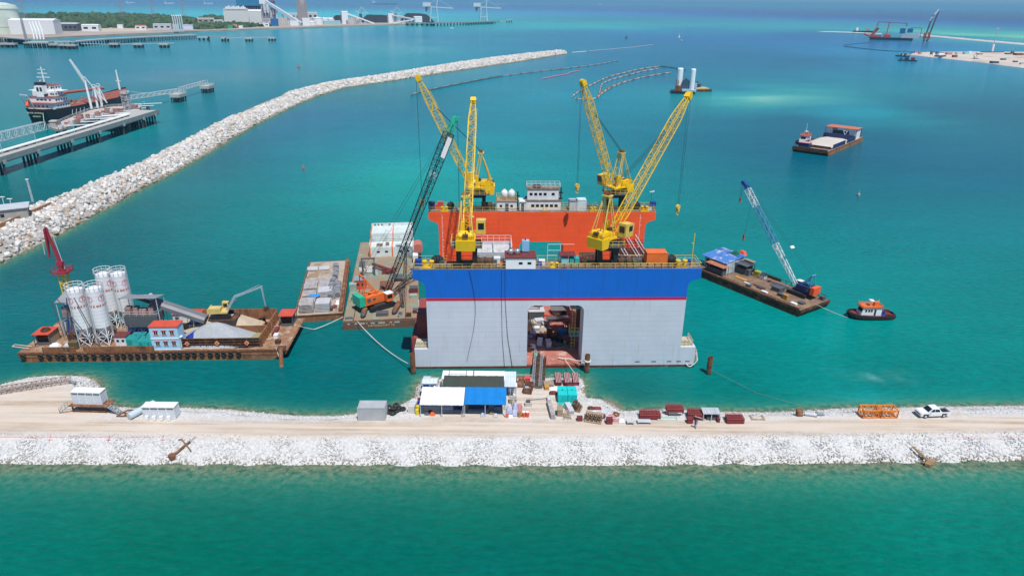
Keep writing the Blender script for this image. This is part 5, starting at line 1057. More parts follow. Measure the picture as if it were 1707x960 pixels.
# ------------------------------------------------------------------- green crane barge
E = Frame.px((571, 538), (699, 532), 1.8); gdeck = M('green_deck', (.22, .29, .22), .8, var=.25, scale=.5, c2=(.3, .21, .14), amt=.6, scale2=.28)
t = thing('crane_barge', 'wide barge with faded green deck, rusty near face and pale deckhouse behind', 'barge', E.w(0, 0, 0), E.a)
m = MB(); m.prism([(0, -3), (E.len, -3), (E.len, 0), (0, 0)], 0, 54, 'y'); m.build('hull', M('grey_rust_hull', (.12, .09, .07), .8, var=.3, c2=RUST, amt=.5, scale2=.4), t); m = MB(); m.box(.1, .1, 0, E.len - .1, 53.9, .05); m.build('deck', gdeck, t)
m = MB()
for x in (2.2, 13.4): m.box(x, .4, .05, x + .12, 38, .25)
m.box(.1, .15, .05, E.len - .1, .35, .22); m.build('deck_rail', drust, t)
m = MB()
for k in range(9): m.box(1 + k * 1.25 + .3 * (k % 2), -.03, -.55, 1.5 + k * 1.25 + .35 * (k % 3), -.002, -.25)
m.build('white_marks', M('cream'), t)
font = bpy.data.curves.new('hull_writing', 'FONT'); font.body = 'HATHAICHAT 16'; font.size = .75; font.extrude = .01; font.align_x = 'CENTER'; font.materials.append(M('mark_yellow', (.6, .5, .3))); fo = textmesh('hull_writing', font); fo.parent = t; fo.location = (8.2, -.03, -1.25); fo.rotation_euler = (R(90), 0, 0)
crate(E.w(0.9, 18, .06), E.a, 1.6, 1.6, 1.8, M('gr_deckbox', (.3, .4, .33)), 'faded green locker at the left edge of the green barge', None)
# crawler crane
def crawler(base, tip, label, bodym, backm, boomms, tipm, foot=(1.6, 0, 2.6), hook=None, gz=7.0, gx=-4.2, cabm=None, segs=26, w=1.7, scale=1.0, gantm=None, trackw=2.2, sc=1.0):
    az = math.atan2(tip.y - base.y, tip.x - base.x); t = thing('crawler_crane', label, 'crane', base, az); hd = math.hypot(tip.x - base.x, tip.y - base.y) / sc; tl = Vector((hd, 0, (tip.z - base.z) / sc)); t.scale = (sc,) * 3; ft = Vector(foot)
    for s in (-1, 1): m = MB(); m.prism([(-3.2, .25), (-2.8, 0), (2.8, 0), (3.2, .25), (3.2, .9), (2.8, 1.15), (-2.8, 1.15), (-3.2, .9)], s * trackw - .45, s * trackw + .45, 'y'); m.build('track', black, t)
    m = MB(); m.box(-1.6, -2.0, .4, 1.6, 2.0, 1.1); m.cyl((0, 0, 1.0), (0, 0, 1.5), 1.3, None, 16); m.build('carbody', dgrey, t)
    m = MB(); m.box(-4.0, -1.5, 1.5, 2.0, 1.5, 1.9); m.box(-3.8, -1.55, 1.9, .9, -.35, 3.5); m.box(-3.8, .35, 1.9, .9, 1.55, 3.5); m.box(-3.8, -.35, 1.9, -2, .35, 3.2); bd = m.build('body', bodym, t)
    m = MB(); m.box(-3.4, -1.58, 2.2, -2.5, -1.552, 3.1); m.box(-2.0, -1.58, 2.4, -1.2, -1.552, 2.9); m.box(-3.4, 1.552, 2.2, -2.5, 1.58, 3.1); m.build('vent', dgrey, bd)
    m = MB(); m.box(-5.3, -1.7, 1.6, -4.0, 1.7, 3.9); m.build('counterweight', backm, t)
    m = MB(); m.cyl((-1.4, -.33, 2.6), (-1.4, .33, 2.6), .6, None, 14); m.cyl((.1, -.33, 2.5), (.1, .33, 2.5), .5, None, 14); m.build('winch_drum', drust, t)
    m = MB(); m.box(.95, -2.6, 1.6, 2.7, -1.0, 3.4); cb = m.build('cab', bodym, t); m = MB(); m.box(.95, -2.65, 3.4, 2.75, -.95, 3.52); m.build('cab_roof', cabm or bodym, cb); m = MB(); m.box(1.1, -2.62, 2.3, 2.4, -2.603, 3.2); m.box(2.703, -2.4, 2.2, 2.72, -1.2, 3.25); m.build('window', glass, cb)
    g = Vector((gx, 0, gz)); m = MB()
    for y in (-1, 1): m.cyl((-.2, y, 3.3), (g.x, y * .8, g.z), .16, None, 4); m.cyl((-3.6, y * 1.2, 3.3), (g.x, y * .8, g.z), .11, None, 4); m.cyl((-1.9, y * .95, 5.0), (-3.7, y * 1.1, 3.6), .07, None, 4)
    m.cyl((g.x, -1, g.z), (g.x, 1, g.z), .2, None, 8); m.bar((-2.2, -.9, 5.1), (-2.2, .9, 5.1), .08); m.build('gantry', gantm or bodym, t)
    dv = (tl - ft); L = dv.length; dv.normalize(); n3 = Vector((-dv.z, 0, dv.x)); q0 = 0.0
    for fq, mt in boomms:
        m = MB(); a_ = ft + dv * (L * q0); b3 = ft + dv * (L * fq); wa = .7 if q0 == 0 else w; wb = .8 if fq >= .99 else w; m.lattice(a_, b3, wa if q0 else w * .7, wb, max(3, int((fq - q0) * segs)), .085, .042, (0, 0, 1), wa, wb, None); m.build('boom_section', mt, t); q0 = fq
    m = MB(); m.cbox(tl + dv * .3, (1.6, .9, .6), 0, 0, -math.asin(dv.z)); m.cyl(tl + dv * 1.0 + Vector((.3, -.5, 0)), tl + dv * 1.0 + Vector((.3, .5, 0)), .55, None, 12); m.cyl(tl + dv * .2 - n3 * .5, tl + dv * 1.9 - n3 * .9, .3, .15, 6); m.build('boom_head', tipm, t)
    m = MB()
    for y in (-.7, .7): m.cyl(g + Vector((0, y, 0)), tl + Vector((0, y * .5, 0)) + n3 * .2, .03, None, 4)
    m.build('pendant_rope', wire, t)
    mid = g + (tl - g) * .3; m = MB(); m.cbox(mid, (.9, 1.6, .25), 0, 0, -math.asin((tl - g).normalized().z)); m.build('bridle', whiter if mid.z > 0 and gz < 9 else whiter, t)
    if hook is not None:
        for k, (dx, hz_) in enumerate(hook):
            top = tl + dv * .8 + Vector((.6 + dx, 0, 0)); hk = Vector((top.x, 0, (hz_ - base.z) / sc)); m = MB()
            for y in (-.15, .15): m.cyl(top + Vector((0, y, 0)), hk + Vector((0, y, 0)), .028, None, 4)
            m.build('hoist_rope', wire, t); m = MB(); m.cyl(hk + Vector((0, -.2, 0)), hk + Vector((0, .2, 0)), .4, None, 10); m.box(hk.x - .22, -.25, hk.z - 1.1, hk.x + .22, .25, hk.z - .2); m.build('hook_block', orange, t)
    return t, ft, tl, dv, n3, L
bas = G(630, 510, 1.86)
t, ft, tl, dv, n3, L = crawler(bas, V(755, 205, 157), 'orange crawler crane with long black lattice boom and green head on the green barge', orange, green, ((.78, black), (.94, black), (1.0, green)), green, foot=(2.4, 0, 2.4), hook=((.3, 4.0),), gz=8.3, gx=-3.6, cabm=whiter, segs=34, w=1.75)
m = MB(); c = ft + dv * (L * .86); T = Matrix.Translation(c) @ (dv.to_track_quat('X', 'Z').to_matrix().to_4x4()); m.box(-2.4, -1.0, -.7, 2.4, -.93, .5, T); m.build('name_board', whiter, t)
m = MB(); c = ft + dv * (L * .70); T = Matrix.Translation(c) @ (dv.to_track_quat('X', 'Z').to_matrix().to_4x4()); m.box(-.8, -.8, -.5, .8, .6, .6, T); m.build('winch_box', M('pale_teal'), t)
for i_, (dx, dy) in enumerate(((4.4, 3.9), (11.4, 5.0))):
    t = thing('pipe_stub', ('left', 'right')[i_] + ' rusty tube lying in front of the orange crane', 'steel tube', E.w(dx, dy, .06), E.a + R(86 if i_ == 0 else 78), 'rusty tubes before the orange crane'); m = MB(); m.cyl((-1.8, 0, .62), (2.6, 0, .75), .6, None, 16); m.build('tube', rust, t); m = MB(); m.cyl((-2.5, 0, .62), (-1.75, 0, .62), .25, .58, 10); m.build('tip', dgrey, t)
t = thing('spud_can', 'tall orange-brown pole standing right of the crane tracks', 'pole', E.w(12.8, 6.5, .06), E.a)
m = MB(); m.lattice((0, 0, 0), (1.4, 4, 14.0), .5, .5, 16, .06, .035, (0, 1, 0)); m.build('lattice_pole', black, t); m = MB(); m.cyl((0, 0, 0), (0, 0, .8), .4); m.build('foot', dgrey, t)
t['label'] = 'slim black ladder-like leader standing at the right front of the green barge'; t.name = 'pile_leader'
for k, (x, y, w, d, h, mt, lb) in enumerate(((8.4, 3.0, 2.6, 1.5, .7, dgrey, 'dark grey flat skid in front of the orange crane'), (12.4, 1.4, .8, .8, 1.1, M('gr_deckbox'), 'dull green bollard post at the front right of the green barge'), (14.2, 1.6, 1.1, .8, .8, drust, 'rusty fairlead at the right front of the green barge'), (1.3, 1.0, 1.6, .8, .6, M('cream'), 'cream painted bitt at the left front corner of the green barge'), (15.6, 3.6, .9, 1.2, .8, maroon, 'red and white winch box at the right edge of the green barge'),
    (15.3, 15.5, 2.0, 1.8, 1.3, maroon, 'maroon roofed motor box beside the blue wall on the green barge'), (1.6, 11.5, 1.4, 1.2, .7, M('gr_deckbox'), 'green hatch left of the orange crane'), (15.2, 12.2, 1.5, 1.4, .7, M('gr_deckbox'), 'green hatch right of the orange crane'), (8.6, 20, 3.0, 5.0, .3, rust, 'heap of flat rusty plates in the middle of the green barge'), (11.5, 24, 2.0, 3, .8, drust, 'rusty steel frame behind the boom foot'),
    (4.0, 30.5, 1.4, 1.4, 1.0, whiter, 'white drum cover by the black frame on the green barge'), (5.6, 29, 1.2, 1.6, 1.6, lgrey, 'pale grey locker by the black frame'), (2.0, 33, 1.4, 4.0, 1.2, whiter, 'upturned white boat shape at the left edge of the green barge'), (15.8, 36, 1.3, 2.4, 2.2, whiter, 'white post box at the right back of the green barge'))):
    crate(E.w(x, y, .06), E.a, w, d, h, mt, lb, 'gear on the green barge')
t = house('cabin', 'small maroon cabin with pale roof left of the crane gantry', 'cabin', E.w(1.3, 18.3, .06), E.a, 2.6, 2.6, 2.3, redroof, M('sheet_grey'), [(.5, 1, .6, .6), (1.6, 1, .6, .6)])
t = thing('goalpost', 'black goalpost frame on the left side of the green barge', 'frame', E.w(2.4, 27, .06), E.a); m = MB()
for x in (0, 3.0): m.box(x, 0, 0, x + .25, .25, 4.6); m.bar((x + .1, .1, 4.5), (x + .1, 3.5, 0), .1)
m.box(-.1, 0, 4.5, 3.4, .3, 4.8); m.box(0, 0, 2.2, 3.2, .15, 2.35); m.build('frame', dgrey, t)
t = thing('anchor', 'big rusty stockless anchor lying behind the boom foot', 'anchor', E.w(8.6, 29.5, .06), E.a + R(-38)); m = MB(); m.cyl((-5, 0, 1.2), (1.5, 0, .6), .35, .45, 6); m.build('shank', maroon, t); m = MB(); m.prism([(0, -2.2), (2.4, 0), (0, 2.2), (1.0, 0)], .1, .9, 'z'); m.build('fluke', maroon, t); m = MB(); m.box(.8, -1.6, .1, 1.5, 1.6, .8); m.build('crown', maroon, t)
t = thing('pile_section', 'long sandy brown steel beam lying diagonally on the green barge', 'beam', E.w(13.0, 19, .06), E.a + R(58)); m = MB(); m.box(-4.5, -.5, 0, 6.5, .5, .6); m.build('beam', M('sand_rust', (.38, .27, .18), .85, var=.3), t); m = MB(); m.box(-4.5, -.55, .6, 6.5, -.4, .7); m.box(-4.5, .4, .6, 6.5, .55, .7); m.build('flange', drust, t)
t = thing('deckhouse', 'pale two level deckhouse with orange stripes and a row of portholes at the back of the green barge', 'deckhouse', E.w(3.4, 41, .06), E.a); pw_ = M('mint_white', (.62, .7, .68), .55, c2=(.45, .5, .46), amt=.25); m = MB(); m.box(0, 0, 0, 12.0, 5, 2.6); m.build('lower_level', pw_, t); m = MB(); m.box(.2, 5, 0, 11.8, 12, 5.0); m.box(.2, 11.85, 5.0, 11.8, 12, 5.9); m.build('upper_level', pw_, t)
for x in (0.0, 6.0): m = MB(); m.box(x - .02, -.02, 0, x + .35, 5, 2.63); m.box(x + .2, 4.98, 2.7, x + .5, 12.0, 5.03); m.build('orange_stripe', orange, t)
for k in range(4): m = MB(); m.cyl((1.2 + k * .95 + (1.2 if k == 3 else 0), 11.8, 5.5), (1.2 + k * .95 + (1.2 if k == 3 else 0), 11.84, 5.5), .26, None, 12); m.build('porthole', dgrey, t)
m = MB(); [m.box(x, -.03, 1.2, x + .8, -.002, 1.7) for x in (2, 4.2, 8, 10)]; m.build('window', glass, t); railbox(t, .1, .1, 11.9, 4.9, 2.6, white); m = MB(); m.box(2.0, 1, 2.6, 3.6, 2.2, 3.2); m.box(4.4, 1.5, 2.6, 5.3, 2.5, 3.3); m.build('roof_locker', rust, t)
t['label'] = 'pale two level deckhouse with orange stripes at the back of the green barge'
t = thing('drum_tank', 'faded red cylinder tank at the back right of the green barge', 'tank', E.w(16.4, 44, .06), E.a); m = MB(); m.cyl((0, -2, 1.5), (0, 2, 1.5), 1.4, None, 18); m.build('barrel', M('faded_red', (.55, .16, .12), .6, c2=(.4, .3, .25), amt=.3), t); m = MB(); m.box(-.9, -2, 0, .9, 2, .5); m.build('cradle', dgrey, t)
sheet(E.w(16.0, 30, 1.8), 'blue tarpaulin bundle between the green barge and the blue wall', 1.2, 3.6, 1.1, blue, None, 'tarpaulin', 'tarpaulin', 31)

# ------------------------------------------------------------------- right crane barge
C_ = Frame.px((1165, 450), (1335, 518), 1.8); CA = C_.a
def cw_(x, y, z=.06): return C_.w(x, y, z)
t = thing('crane_barge', 'narrow dark rusty barge angled away to the right of the dock', 'barge', C_.w(-3, 0, 0), CA); hull(t, 33.6, 11.2, 1.8, drust, .5, 1.2, M('brown_deck', (.19, .12, .08), .85, var=.4, scale=.6, c2=(.3, .19, .11), amt=.35, scale2=.3))
m = MB()
for x in np.arange(8, 33, 1.5): m.box(x, 10.9, 0, x + .1, 11.05, .9)
m.box(8, 10.9, .85, 33, 11, .95); m.box(4, 10.85, 0, 20, 11.05, .7); m.build('side_rail', drust, t); m = MB(); m.box(0, .05, .05, 33, .3, .35); m.box(0, 1.1, .05, 30, 1.2, .2); m.build('coaming', rust, t)
bas = G(1334, 490, 1.86)
dirv = Vector((-math.cos(CA), -math.sin(CA), 0)); best = min((abs((V(1243, 309, Y).x - bas.x) * dirv.y - (V(1243, 309, Y).y - bas.y) * dirv.x), Y) for Y in np.arange(152, 180, .5))[1]
t, ft, tl, dv, n3, L = crawler(bas, V(1243, 309, best), 'navy crawler crane with white and blue lattice boom on the right barge', navy, M('signal_orange', (.85, .12, .03), .5), ((.4, whiter), (.78, M('steel_blue', (.12, .3, .5), .5)), (.96, whiter), (1.0, blue)), blue, foot=(2.0, 0, 2.4), hook=((.2, 20.5),), gz=7.2, gx=-3.2, segs=26, w=1.45, gantm=M('steel_blue'), cabm=whiter, sc=.78)
m = MB(); hk = ft + dv * (L * .86); q = Vector((hk.x + 1.2, 0, 12)); m.cyl(hk, q, .035, None, 4); m.build('hoist_rope', wire, t); m = MB(); m.cbox(q, (.5, .4, 1.2)); m.torus(q - Vector((0, 0, 1)), (0, 1, 0), .35, .1); m.build('hook_block', redroof, t)
t = thing('deckhouse', 'ramshackle deckhouse under blue tarpaulins at the left end of the right barge', 'deckhouse', cw_(-1.5, 3.6), CA); m = MB(); m.box(0, 0, 0, 7.4, 7, 2.9); m.build('wall', M('pale_wall', (.45, .55, .58), .7, c2=(.25, .25, .25), amt=.35), t); m = MB(); m.cbox((3.4, 3.4, 3.25), (8.2, 8.0, .14), 0, R(5)); m.build('roof', M('tarp_mid_blue', (.07, .2, .55), .6, var=.3, c2=(.5, .55, .6), amt=.35), t)
m = MB()
for x in (.6, 2.4, 4.2, 6.0): m.box(x, -.03, .5, x + 1.1, -.002, 2.3)
m.build('opening', glass, t)
canopy_l = [('pale roof sheet over the middle of the right barge deckhouse', 3.2, 5.0, 3.4, 3.0, 2.9, lgrey), ('dark grey roof sheet at the right end of the deckhouse', 6.3, 6.6, 4.2, 3.6, 2.5, M('dark_sheet')), ('rust-orange roof sheet of the near side lean-to', 1.8, 0.9, 6.0, 2.4, 2.3, M('rust_orange', (.45, .16, .08), .7, c2=(.5, .4, .3), amt=.2)), ('brown roof sheet at the far side behind the grey one', 7.0, 9.6, 3.0, 1.2, 2.9, wood)]
for lb, x, y, w, d, h, mt in canopy_l:
    t = thing('lean_to', lb, 'lean-to', cw_(x - .8, y), CA); m = MB(); m.box(0, 0, h, w, d, h + .1); m.build('roof', mt, t)
    for a_, b2 in ((.1, .1), (w - .2, .1), (.1, d - .2), (w - .2, d - .2)): m = MB(); m.box(a_, b2, 0, a_ + .1, b2 + .1, h); m.build('post', dgrey, t)
    m = MB(); m.box(.4, .5, 0, w - .6, d - .3, h * .6); m.build('stored_gear', dgrey, t)
sheet(cw_(3.2, 9.8, 3.3), 'green net bundle on the deckhouse roof of the right barge', 2.6, 1.6, .9, M('net_green', (.02, .2, .1), .8), None, 'net', 'net', 41, CA); sheet(cw_(4.2, 11.4, 3.2), 'orange-red buoy shaped bundle on the deckhouse roof', 2.4, 1.4, 1.2, M('signal_orange'), None, 'bundle', 'bundle', 42, CA)
for k, (x, y, w, d, h, mt, lb) in enumerate(((11.0, 9.6, 1.4, 1.1, 1.2, M('yel_bin', (.5, .5, .08)), 'yellow and dark bin on the right barge'), (13.0, 9.2, 1.6, 1.0, 1.0, whiter, 'white rounded tank on the right barge'), (9.2, 8.0, 1.6, 1.6, 1.5, dgrey, 'dark grey machine box right of the deckhouse'), (10.2, 4.3, 3.4, 1.1, .15, M('ochre', (.5, .27, .06)), 'flat ochre sheet lying on the deck'), (13.4, 2.4, 1.6, .4, .4, whiter, 'white timber by the near edge of the right barge'), (14.6, 1.6, 1.2, .8, .5, dgrey, 'dark scrap heap by the near edge of the right barge'),
    (16.4, 3.6, 3.4, .35, .3, redroof, 'long red beam in the middle of the right barge'), (17.2, 2.8, 2.4, .3, .3, crimson, 'shorter crimson beam beside the long red one'), (19.2, 1.8, 1.6, .7, .3, whiter, 'white scrap at the near edge of the right barge'), (20.3, 5.4, 2.4, 2.0, 1.1, dgrey, 'dark machinery in front of the navy crane'), (18.8, 8.2, 4.0, 2.6, .12, dgrey, 'dark steel plate behind the boom foot'), (22.8, 3.2, 1.6, .8, .7, dgrey, 'dark drum rack beside the navy crane'), (24.6, 2.4, 1.2, .6, 1.2, M('ochre'), 'tan post by the crane tracks'), (27.4, 1.8, 1.5, .8, .3, whiter, 'pale rope heap near the right corner of the barge'),
    (28.2, 3.6, 1.4, 1.2, .4, dgrey, 'dark hatch near the right corner of the barge'), (29.4, 9.8, 1.0, 1.0, .9, dgrey, 'dark bitts at the far right corner of the barge'))): crate(cw_(x, y), CA, w, d, h, mt, lb, 'gear on the right barge')

# ------------------------------------------------------------------- tugs
def tug(loc, rz, label, L=10.5, W=3.8, roofm=orange, hullm=black, wallm=whiter):
    t = thing('tugboat', label, 'tugboat', loc, rz); n_ = 9; up = [];  # bow at -x
    def outline(k): return [(-L / 2 * math.cos(math.pi / 2 * q / n_) if 1 else 0, 0) for q in range(1)]
    pts = [(-L / 2, 0), (-L * .47, W * .22), (-L * .4, W * .38), (-L * .28, W * .48), (0, W * .5), (L * .3, W * .48), (L * .44, W * .4), (L * .5, W * .22)]
    ring = pts + [(x, -y) for x, y in reversed(pts[1:])]; lo_ = [(x * .93, y * .85) for x, y in ring]; N = len(ring)
    def sheer(x): return 1.0 + .7 * max(0, (-x / L - .05)) ** 1.2 * 2
    m = MB(); m.add([(x, y, -.6) for x, y in lo_] + [(x, y, sheer(x)) for x, y in ring], [(i, (i + 1) % N, N + (i + 1) % N, N + i) for i in range(N)] + [tuple(range(N))]); m.build('hull', hullm, t)
    m = MB(); m.add([(x * .95, y * .93, sheer(x) - .35) for x, y in ring], [tuple(range(N))]); m.add([(x * .95, y * .93, sheer(x) - .4) for x, y in ring], [tuple(range(N))[::-1]]); m.build('deck', maroon, t)
    m = MB(); m.torus((0, 0, 0), (1, 0, 0), .3, .14, 12, 6); o = m.build('tyre', rubber, t, True); cum = 0; first = True
    P = [Vector((x, y, 0)) for x, y in ring + [ring[0]]]
    for a_, b2 in zip(P[:-1], P[1:]):
        k_ = max(1, round((b2 - a_).length / .75))
        for q in range(k_):
            p_ = a_ + (b2 - a_) * (q + .5) / k_; c = o if first else o.copy()
            if not first: col.objects.link(c); c.parent = t
            d_ = (b2 - a_); c.location = (p_.x * 1.03, p_.y * 1.05, sheer(p_.x) - .45); c.rotation_euler.z = math.atan2(d_.y, d_.x) + math.pi / 2; first = False
    m = MB(); m.prism([(-3.0, .7), (1.8, .7), (1.8, 2.7), (-2.5, 2.7)], -1.15, 1.15, 'y'); wh = m.build('wheelhouse', wallm, t)
    m = MB(); [m.box(x, s * 1.155 - .01, 1.7, x + .45, s * 1.155 + .01, 2.3) for x in (-2.1, -1.4, -.8) for s in (-1, 1)]; [m.box(.05, s * 1.155 - .015, .8, .5, s * 1.155 + .015, 2.4) for s in (-1, 1)]
    for y in (-.9, -.1): m.prism([(-2.84, 1.7), (-2.62, 2.4), (-2.58, 2.4), (-2.8, 1.7)], y, y + .8, 'y')
    m.build('window', glass, wh)
    m = MB(); m.box(-2.9, -1.35, 2.7, 2.0, 1.35, 2.85); m.rail([(-2.8, -1.3, 2.8), (1.9, -1.3, 2.8), (1.9, 1.3, 2.8), (-2.8, 1.3, 2.8)], .45, .04, 1.2, True); m.build('roof', roofm, wh)
    m = MB(); m.box(.3, -.4, 2.85, 1.3, .4, 3.8); m.build('funnel', roofm, t); m = MB(); m.cyl((-.4, 0, 2.8), (-.4, 0, 4.4), .07); m.box(-.9, -.5, 4.0, 0, .5, 4.25); m.cyl((1.7, .7, 2.8), (1.7, .7, 4), .06); m.build('mast', whiter, t)
    m = MB(); m.cyl((2.6, -.6, 1.2), (2.6, .6, 1.2), .45, None, 12); m.box(2.2, -.8, .65, 3.0, .8, .8); m.build('tow_winch', blue, t); m = MB(); m.prism([(2.9, .65), (4.9, .65), (4.9, 1.3), (2.9, 1.3)], 1.2, 1.35, 'y'); m.prism([(2.9, .65), (4.9, .65), (4.9, 1.2), (2.9, 1.2)], -1.35, -1.2, 'y'); m.build('bulwark', maroon, t)
    return t
tug(G(1450, 528, 0), R(2), 'small white and orange tugboat ringed with tyres towing at the right', 10.6, 3.9)
cable('tow_line', 'thin line between the right barge and the tugboat', [cw_(30, 6, .2), G(1413, 529, 1.0)], .04, rope, .03)
# ------------------------------------------------------------------- sand barge with its tug
N_ = Frame.px((1380, 254), (1440, 229), 2.0); t = thing('hopper_barge', 'rusty orange barge full of pale sand with navy coamings, upper right', 'barge', N_.w(0, 0, 0), N_.a); NLn = N_.len; hull(t, NLn, 17, 2.0, M('orange_rust_hull', (.36, .15, .05), .8, var=.3, c2=(.15, .07, .04), amt=.35, scale2=.3), 4, 4, M('deck_mix', (.24, .2, .17), .8))
m = MB(); m.box(10, .6, 0, 27, 1.1, 2.0); m.box(31, .6, 0, 42, 1.1, 2.0); m.box(40, 1, 0, 41.5, 16, 2.4); m.box(8, 15.9, 0, 20, 16.4, 1.2); m.build('coaming', navy, t)
m = MB(); m.box(7, 1.1, 0, 7.6, 16, 1.2); m.box(.2, .2, 0, .6, 16.8, .8); m.build('bow_plate', drust, t)
heap(N_.w(24, 8.5, .05), N_.a, 16, 7.4, 1.5, psand, 'flat pale sand load filling the barge at the upper right', 15, 'sand_load', pw=5)
t = thing('winch_house', 'small navy winch house with pink roof at the bow of the sand barge', 'winch house', N_.w(2, 10, .05), N_.a); m = MB(); m.box(0, 0, 0, 4, 5, 2.4); m.build('wall', navy, t); m = MB(); m.box(-.2, -.2, 2.4, 4.2, 5.2, 2.6); m.build('roof', M('pinkish', (.6, .3, .3)), t)
t = thing('deckhouse', 'open sided superstructure with long orange-red roof at the far end of the sand barge', 'deckhouse', N_.w(43, .5, .05), N_.a); m = MB(); m.box(0, 0, 5.0, 9, 16, 5.3); m.build('roof', M('salmon_roof', (.55, .17, .1)), t)
m = MB(); m.box(1, .5, 0, 8, 4, 4.9); m.box(1, 12.5, 0, 8, 15.5, 4.9); m.build('cabin_wall', whiter, t); m = MB(); m.box(2, 4.2, 0, 7, 12.2, 3.0); m.build('engine', dgrey, t)
for x, y in ((.2, .2), (.2, 5), (.2, 10), (.2, 15.6), (8.6, .2), (8.6, 15.6)): m = MB(); m.box(x, y, 0, x + .2, y + .2, 5); m.build('post', drust, t)
m = MB(); m.bar((-.5, 4.5, 0), (-.5, 6.5, 4), .15); m.bar((-.5, 6.5, 0), (-.5, 4.5, 4), .15); m.bar((-.5, 4.5, 4), (-.5, 6.5, 4), .12); m.build('brace', whiter, t)
tg = tug(G(1362, 235, 0), N_.a + R(-2) + math.pi * 0, 'dark hulled tugboat with salmon roof alongside the sand barge', 16, 6, M('salmon_roof'), black); tg.location = N_.w(29, 21, -2); 
for c in kids(tg):
    if c.name.split('.')[0] in ('wheelhouse', 'funnel', 'mast', 'tow_winch', 'bulwark'): c.scale = (1.35, 1.5, 1.4)
m = MB(); m.cyl((-1, 0, 5), (-1, 0, 10), .14, .05); m.build('aerial', whiter, tg)

# =================================================================== things on the causeway
def g(px, py): return G(px, py, ZC + .02)
tin_w = M('tin_white', (.8, .81, .82), .5, var=.04); tin_b = M('tarp_azure', (.005, .2, .56), .5, var=.1, scale=.8); lav = M('lavender_sack', (.45, .48, .65), .8, var=.12)
def shed(label, px0, px1, Yf, Yb, zf, zb, mat, name='shed_roof', thick=.08, rib=.35, posts=True):
    x0 = V(px0, 660, (Yf + Yb) / 2).x; x1 = V(px1, 660, (Yf + Yb) / 2).x; t = thing(name, label, 'shed', (x0, Yf, ZC)); w = x1 - x0; d = Yb - Yf
    m = MB(); n_ = 14
    for k in range(n_):
        a_, b2 = w * k / n_, w * (k + 1) / n_; o = .05 * math.sin(k * 1.7); m.add([(a_, 0, zf - ZC + o), (b2, 0, zf - ZC - .5 * o), (b2, d, zb - ZC - .5 * o), (a_, d, zb - ZC + o), (a_, 0, zf - ZC + o - thick), (b2, 0, zf - ZC - .5 * o - thick), (b2, d, zb - ZC - .5 * o - thick), (a_, d, zb - ZC + o - thick)], [(0, 1, 2, 3), (7, 6, 5, 4), (0, 4, 5, 1), (2, 6, 7, 3), (0, 3, 7, 4), (1, 5, 6, 2)])
    m.build('roof_sheet', mat, t)
    if rib:
        m = MB()
        for x in np.arange(rib, w, rib): m.bar((x, .02, zf - ZC + .03), (x, d - .02, zb - ZC + .03), .025)
        m.build('roof_ribs', mat, t)
    if posts:
        for x in (.08, w / 2, w - .08):
            for y in (.12, d - .12): m = MB(); m.box(x - .05, y - .05, -.1, x + .05, y + .05, zf - ZC - .1 + (zb - zf) * y / d); m.build('post', lgrey, t)
    return t
shed('big white corrugated lean-to roof, left of the azure one', 702, 774, 96.8, 101.1, 4.7, 5.5, tin_w); shed('bright azure blue tarpaulin roof facing the track', 775, 844, 97.0, 101.2, 4.75, 5.5, tin_b, rib=0)
shed('dark olive canvas roof behind the white and azure roofs', 740, 840, 101.4, 104.4, 5.2, 5.9, olive, rib=0)
for px0, px1, lb in ((738, 788, 'left white roofed cabin at the water edge with dark roof seams'), (790.5, 841, 'right white roofed cabin at the water edge with red end trim')):
    x0 = V(px0, 625, 106.5).x; x1 = V(px1, 625, 106.5).x; t = house('cabin', lb, 'cabin', (x0, 104.8, ZC), 0, x1 - x0, 2.9, 2.6, white, tin_w, [], over=.05)
    m = MB(); w = x1 - x0
    if px0 == 738: m.box(w * .2, 0, 2.79, w * .22, 2.9, 2.82); m.box(w * .78, 0, 2.79, w * .8, 2.9, 2.82); m.box(w * .22, 1.5, 2.79, w * .78, 1.6, 2.82); m.build('roof_seam', dgrey, t)
    else: m.box(-.07, -.05, 2.4, .0, 2.95, 2.83); m.build('end_trim', redroof, t)
t = shed('blue-white sloping corrugated sheet at the right end of the white cabins', 841, 860, 103.0, 107.6, 4.6, 5.0, M('tin_bluewhite', (.6, .68, .85), .5, var=.1))
shed('small pale blue roof over the tiny landing at the left water edge', 705, 730, 104.6, 105.8, 4.1, 4.4, M('tin_bluewhite'))
def gbox(px0, px1, py, d, h, mat, label, group=None, name='crate', cat='crate', lid=None, rz=0.0, z=0.0):
    a_ = g(px0, py); b2 = g(px1, py); w = b2.x - a_.x; t = thing(name, label, cat, (a_.x, a_.y, ZC + z), rz, group); m = MB(); m.box(0, 0, 0, w, d, h * .9); m.build('body', mat, t); m = MB(); m.box(-.03, -.03, h * .9, w + .03, d + .03, h); m.build('top', lid or mat, t); return t
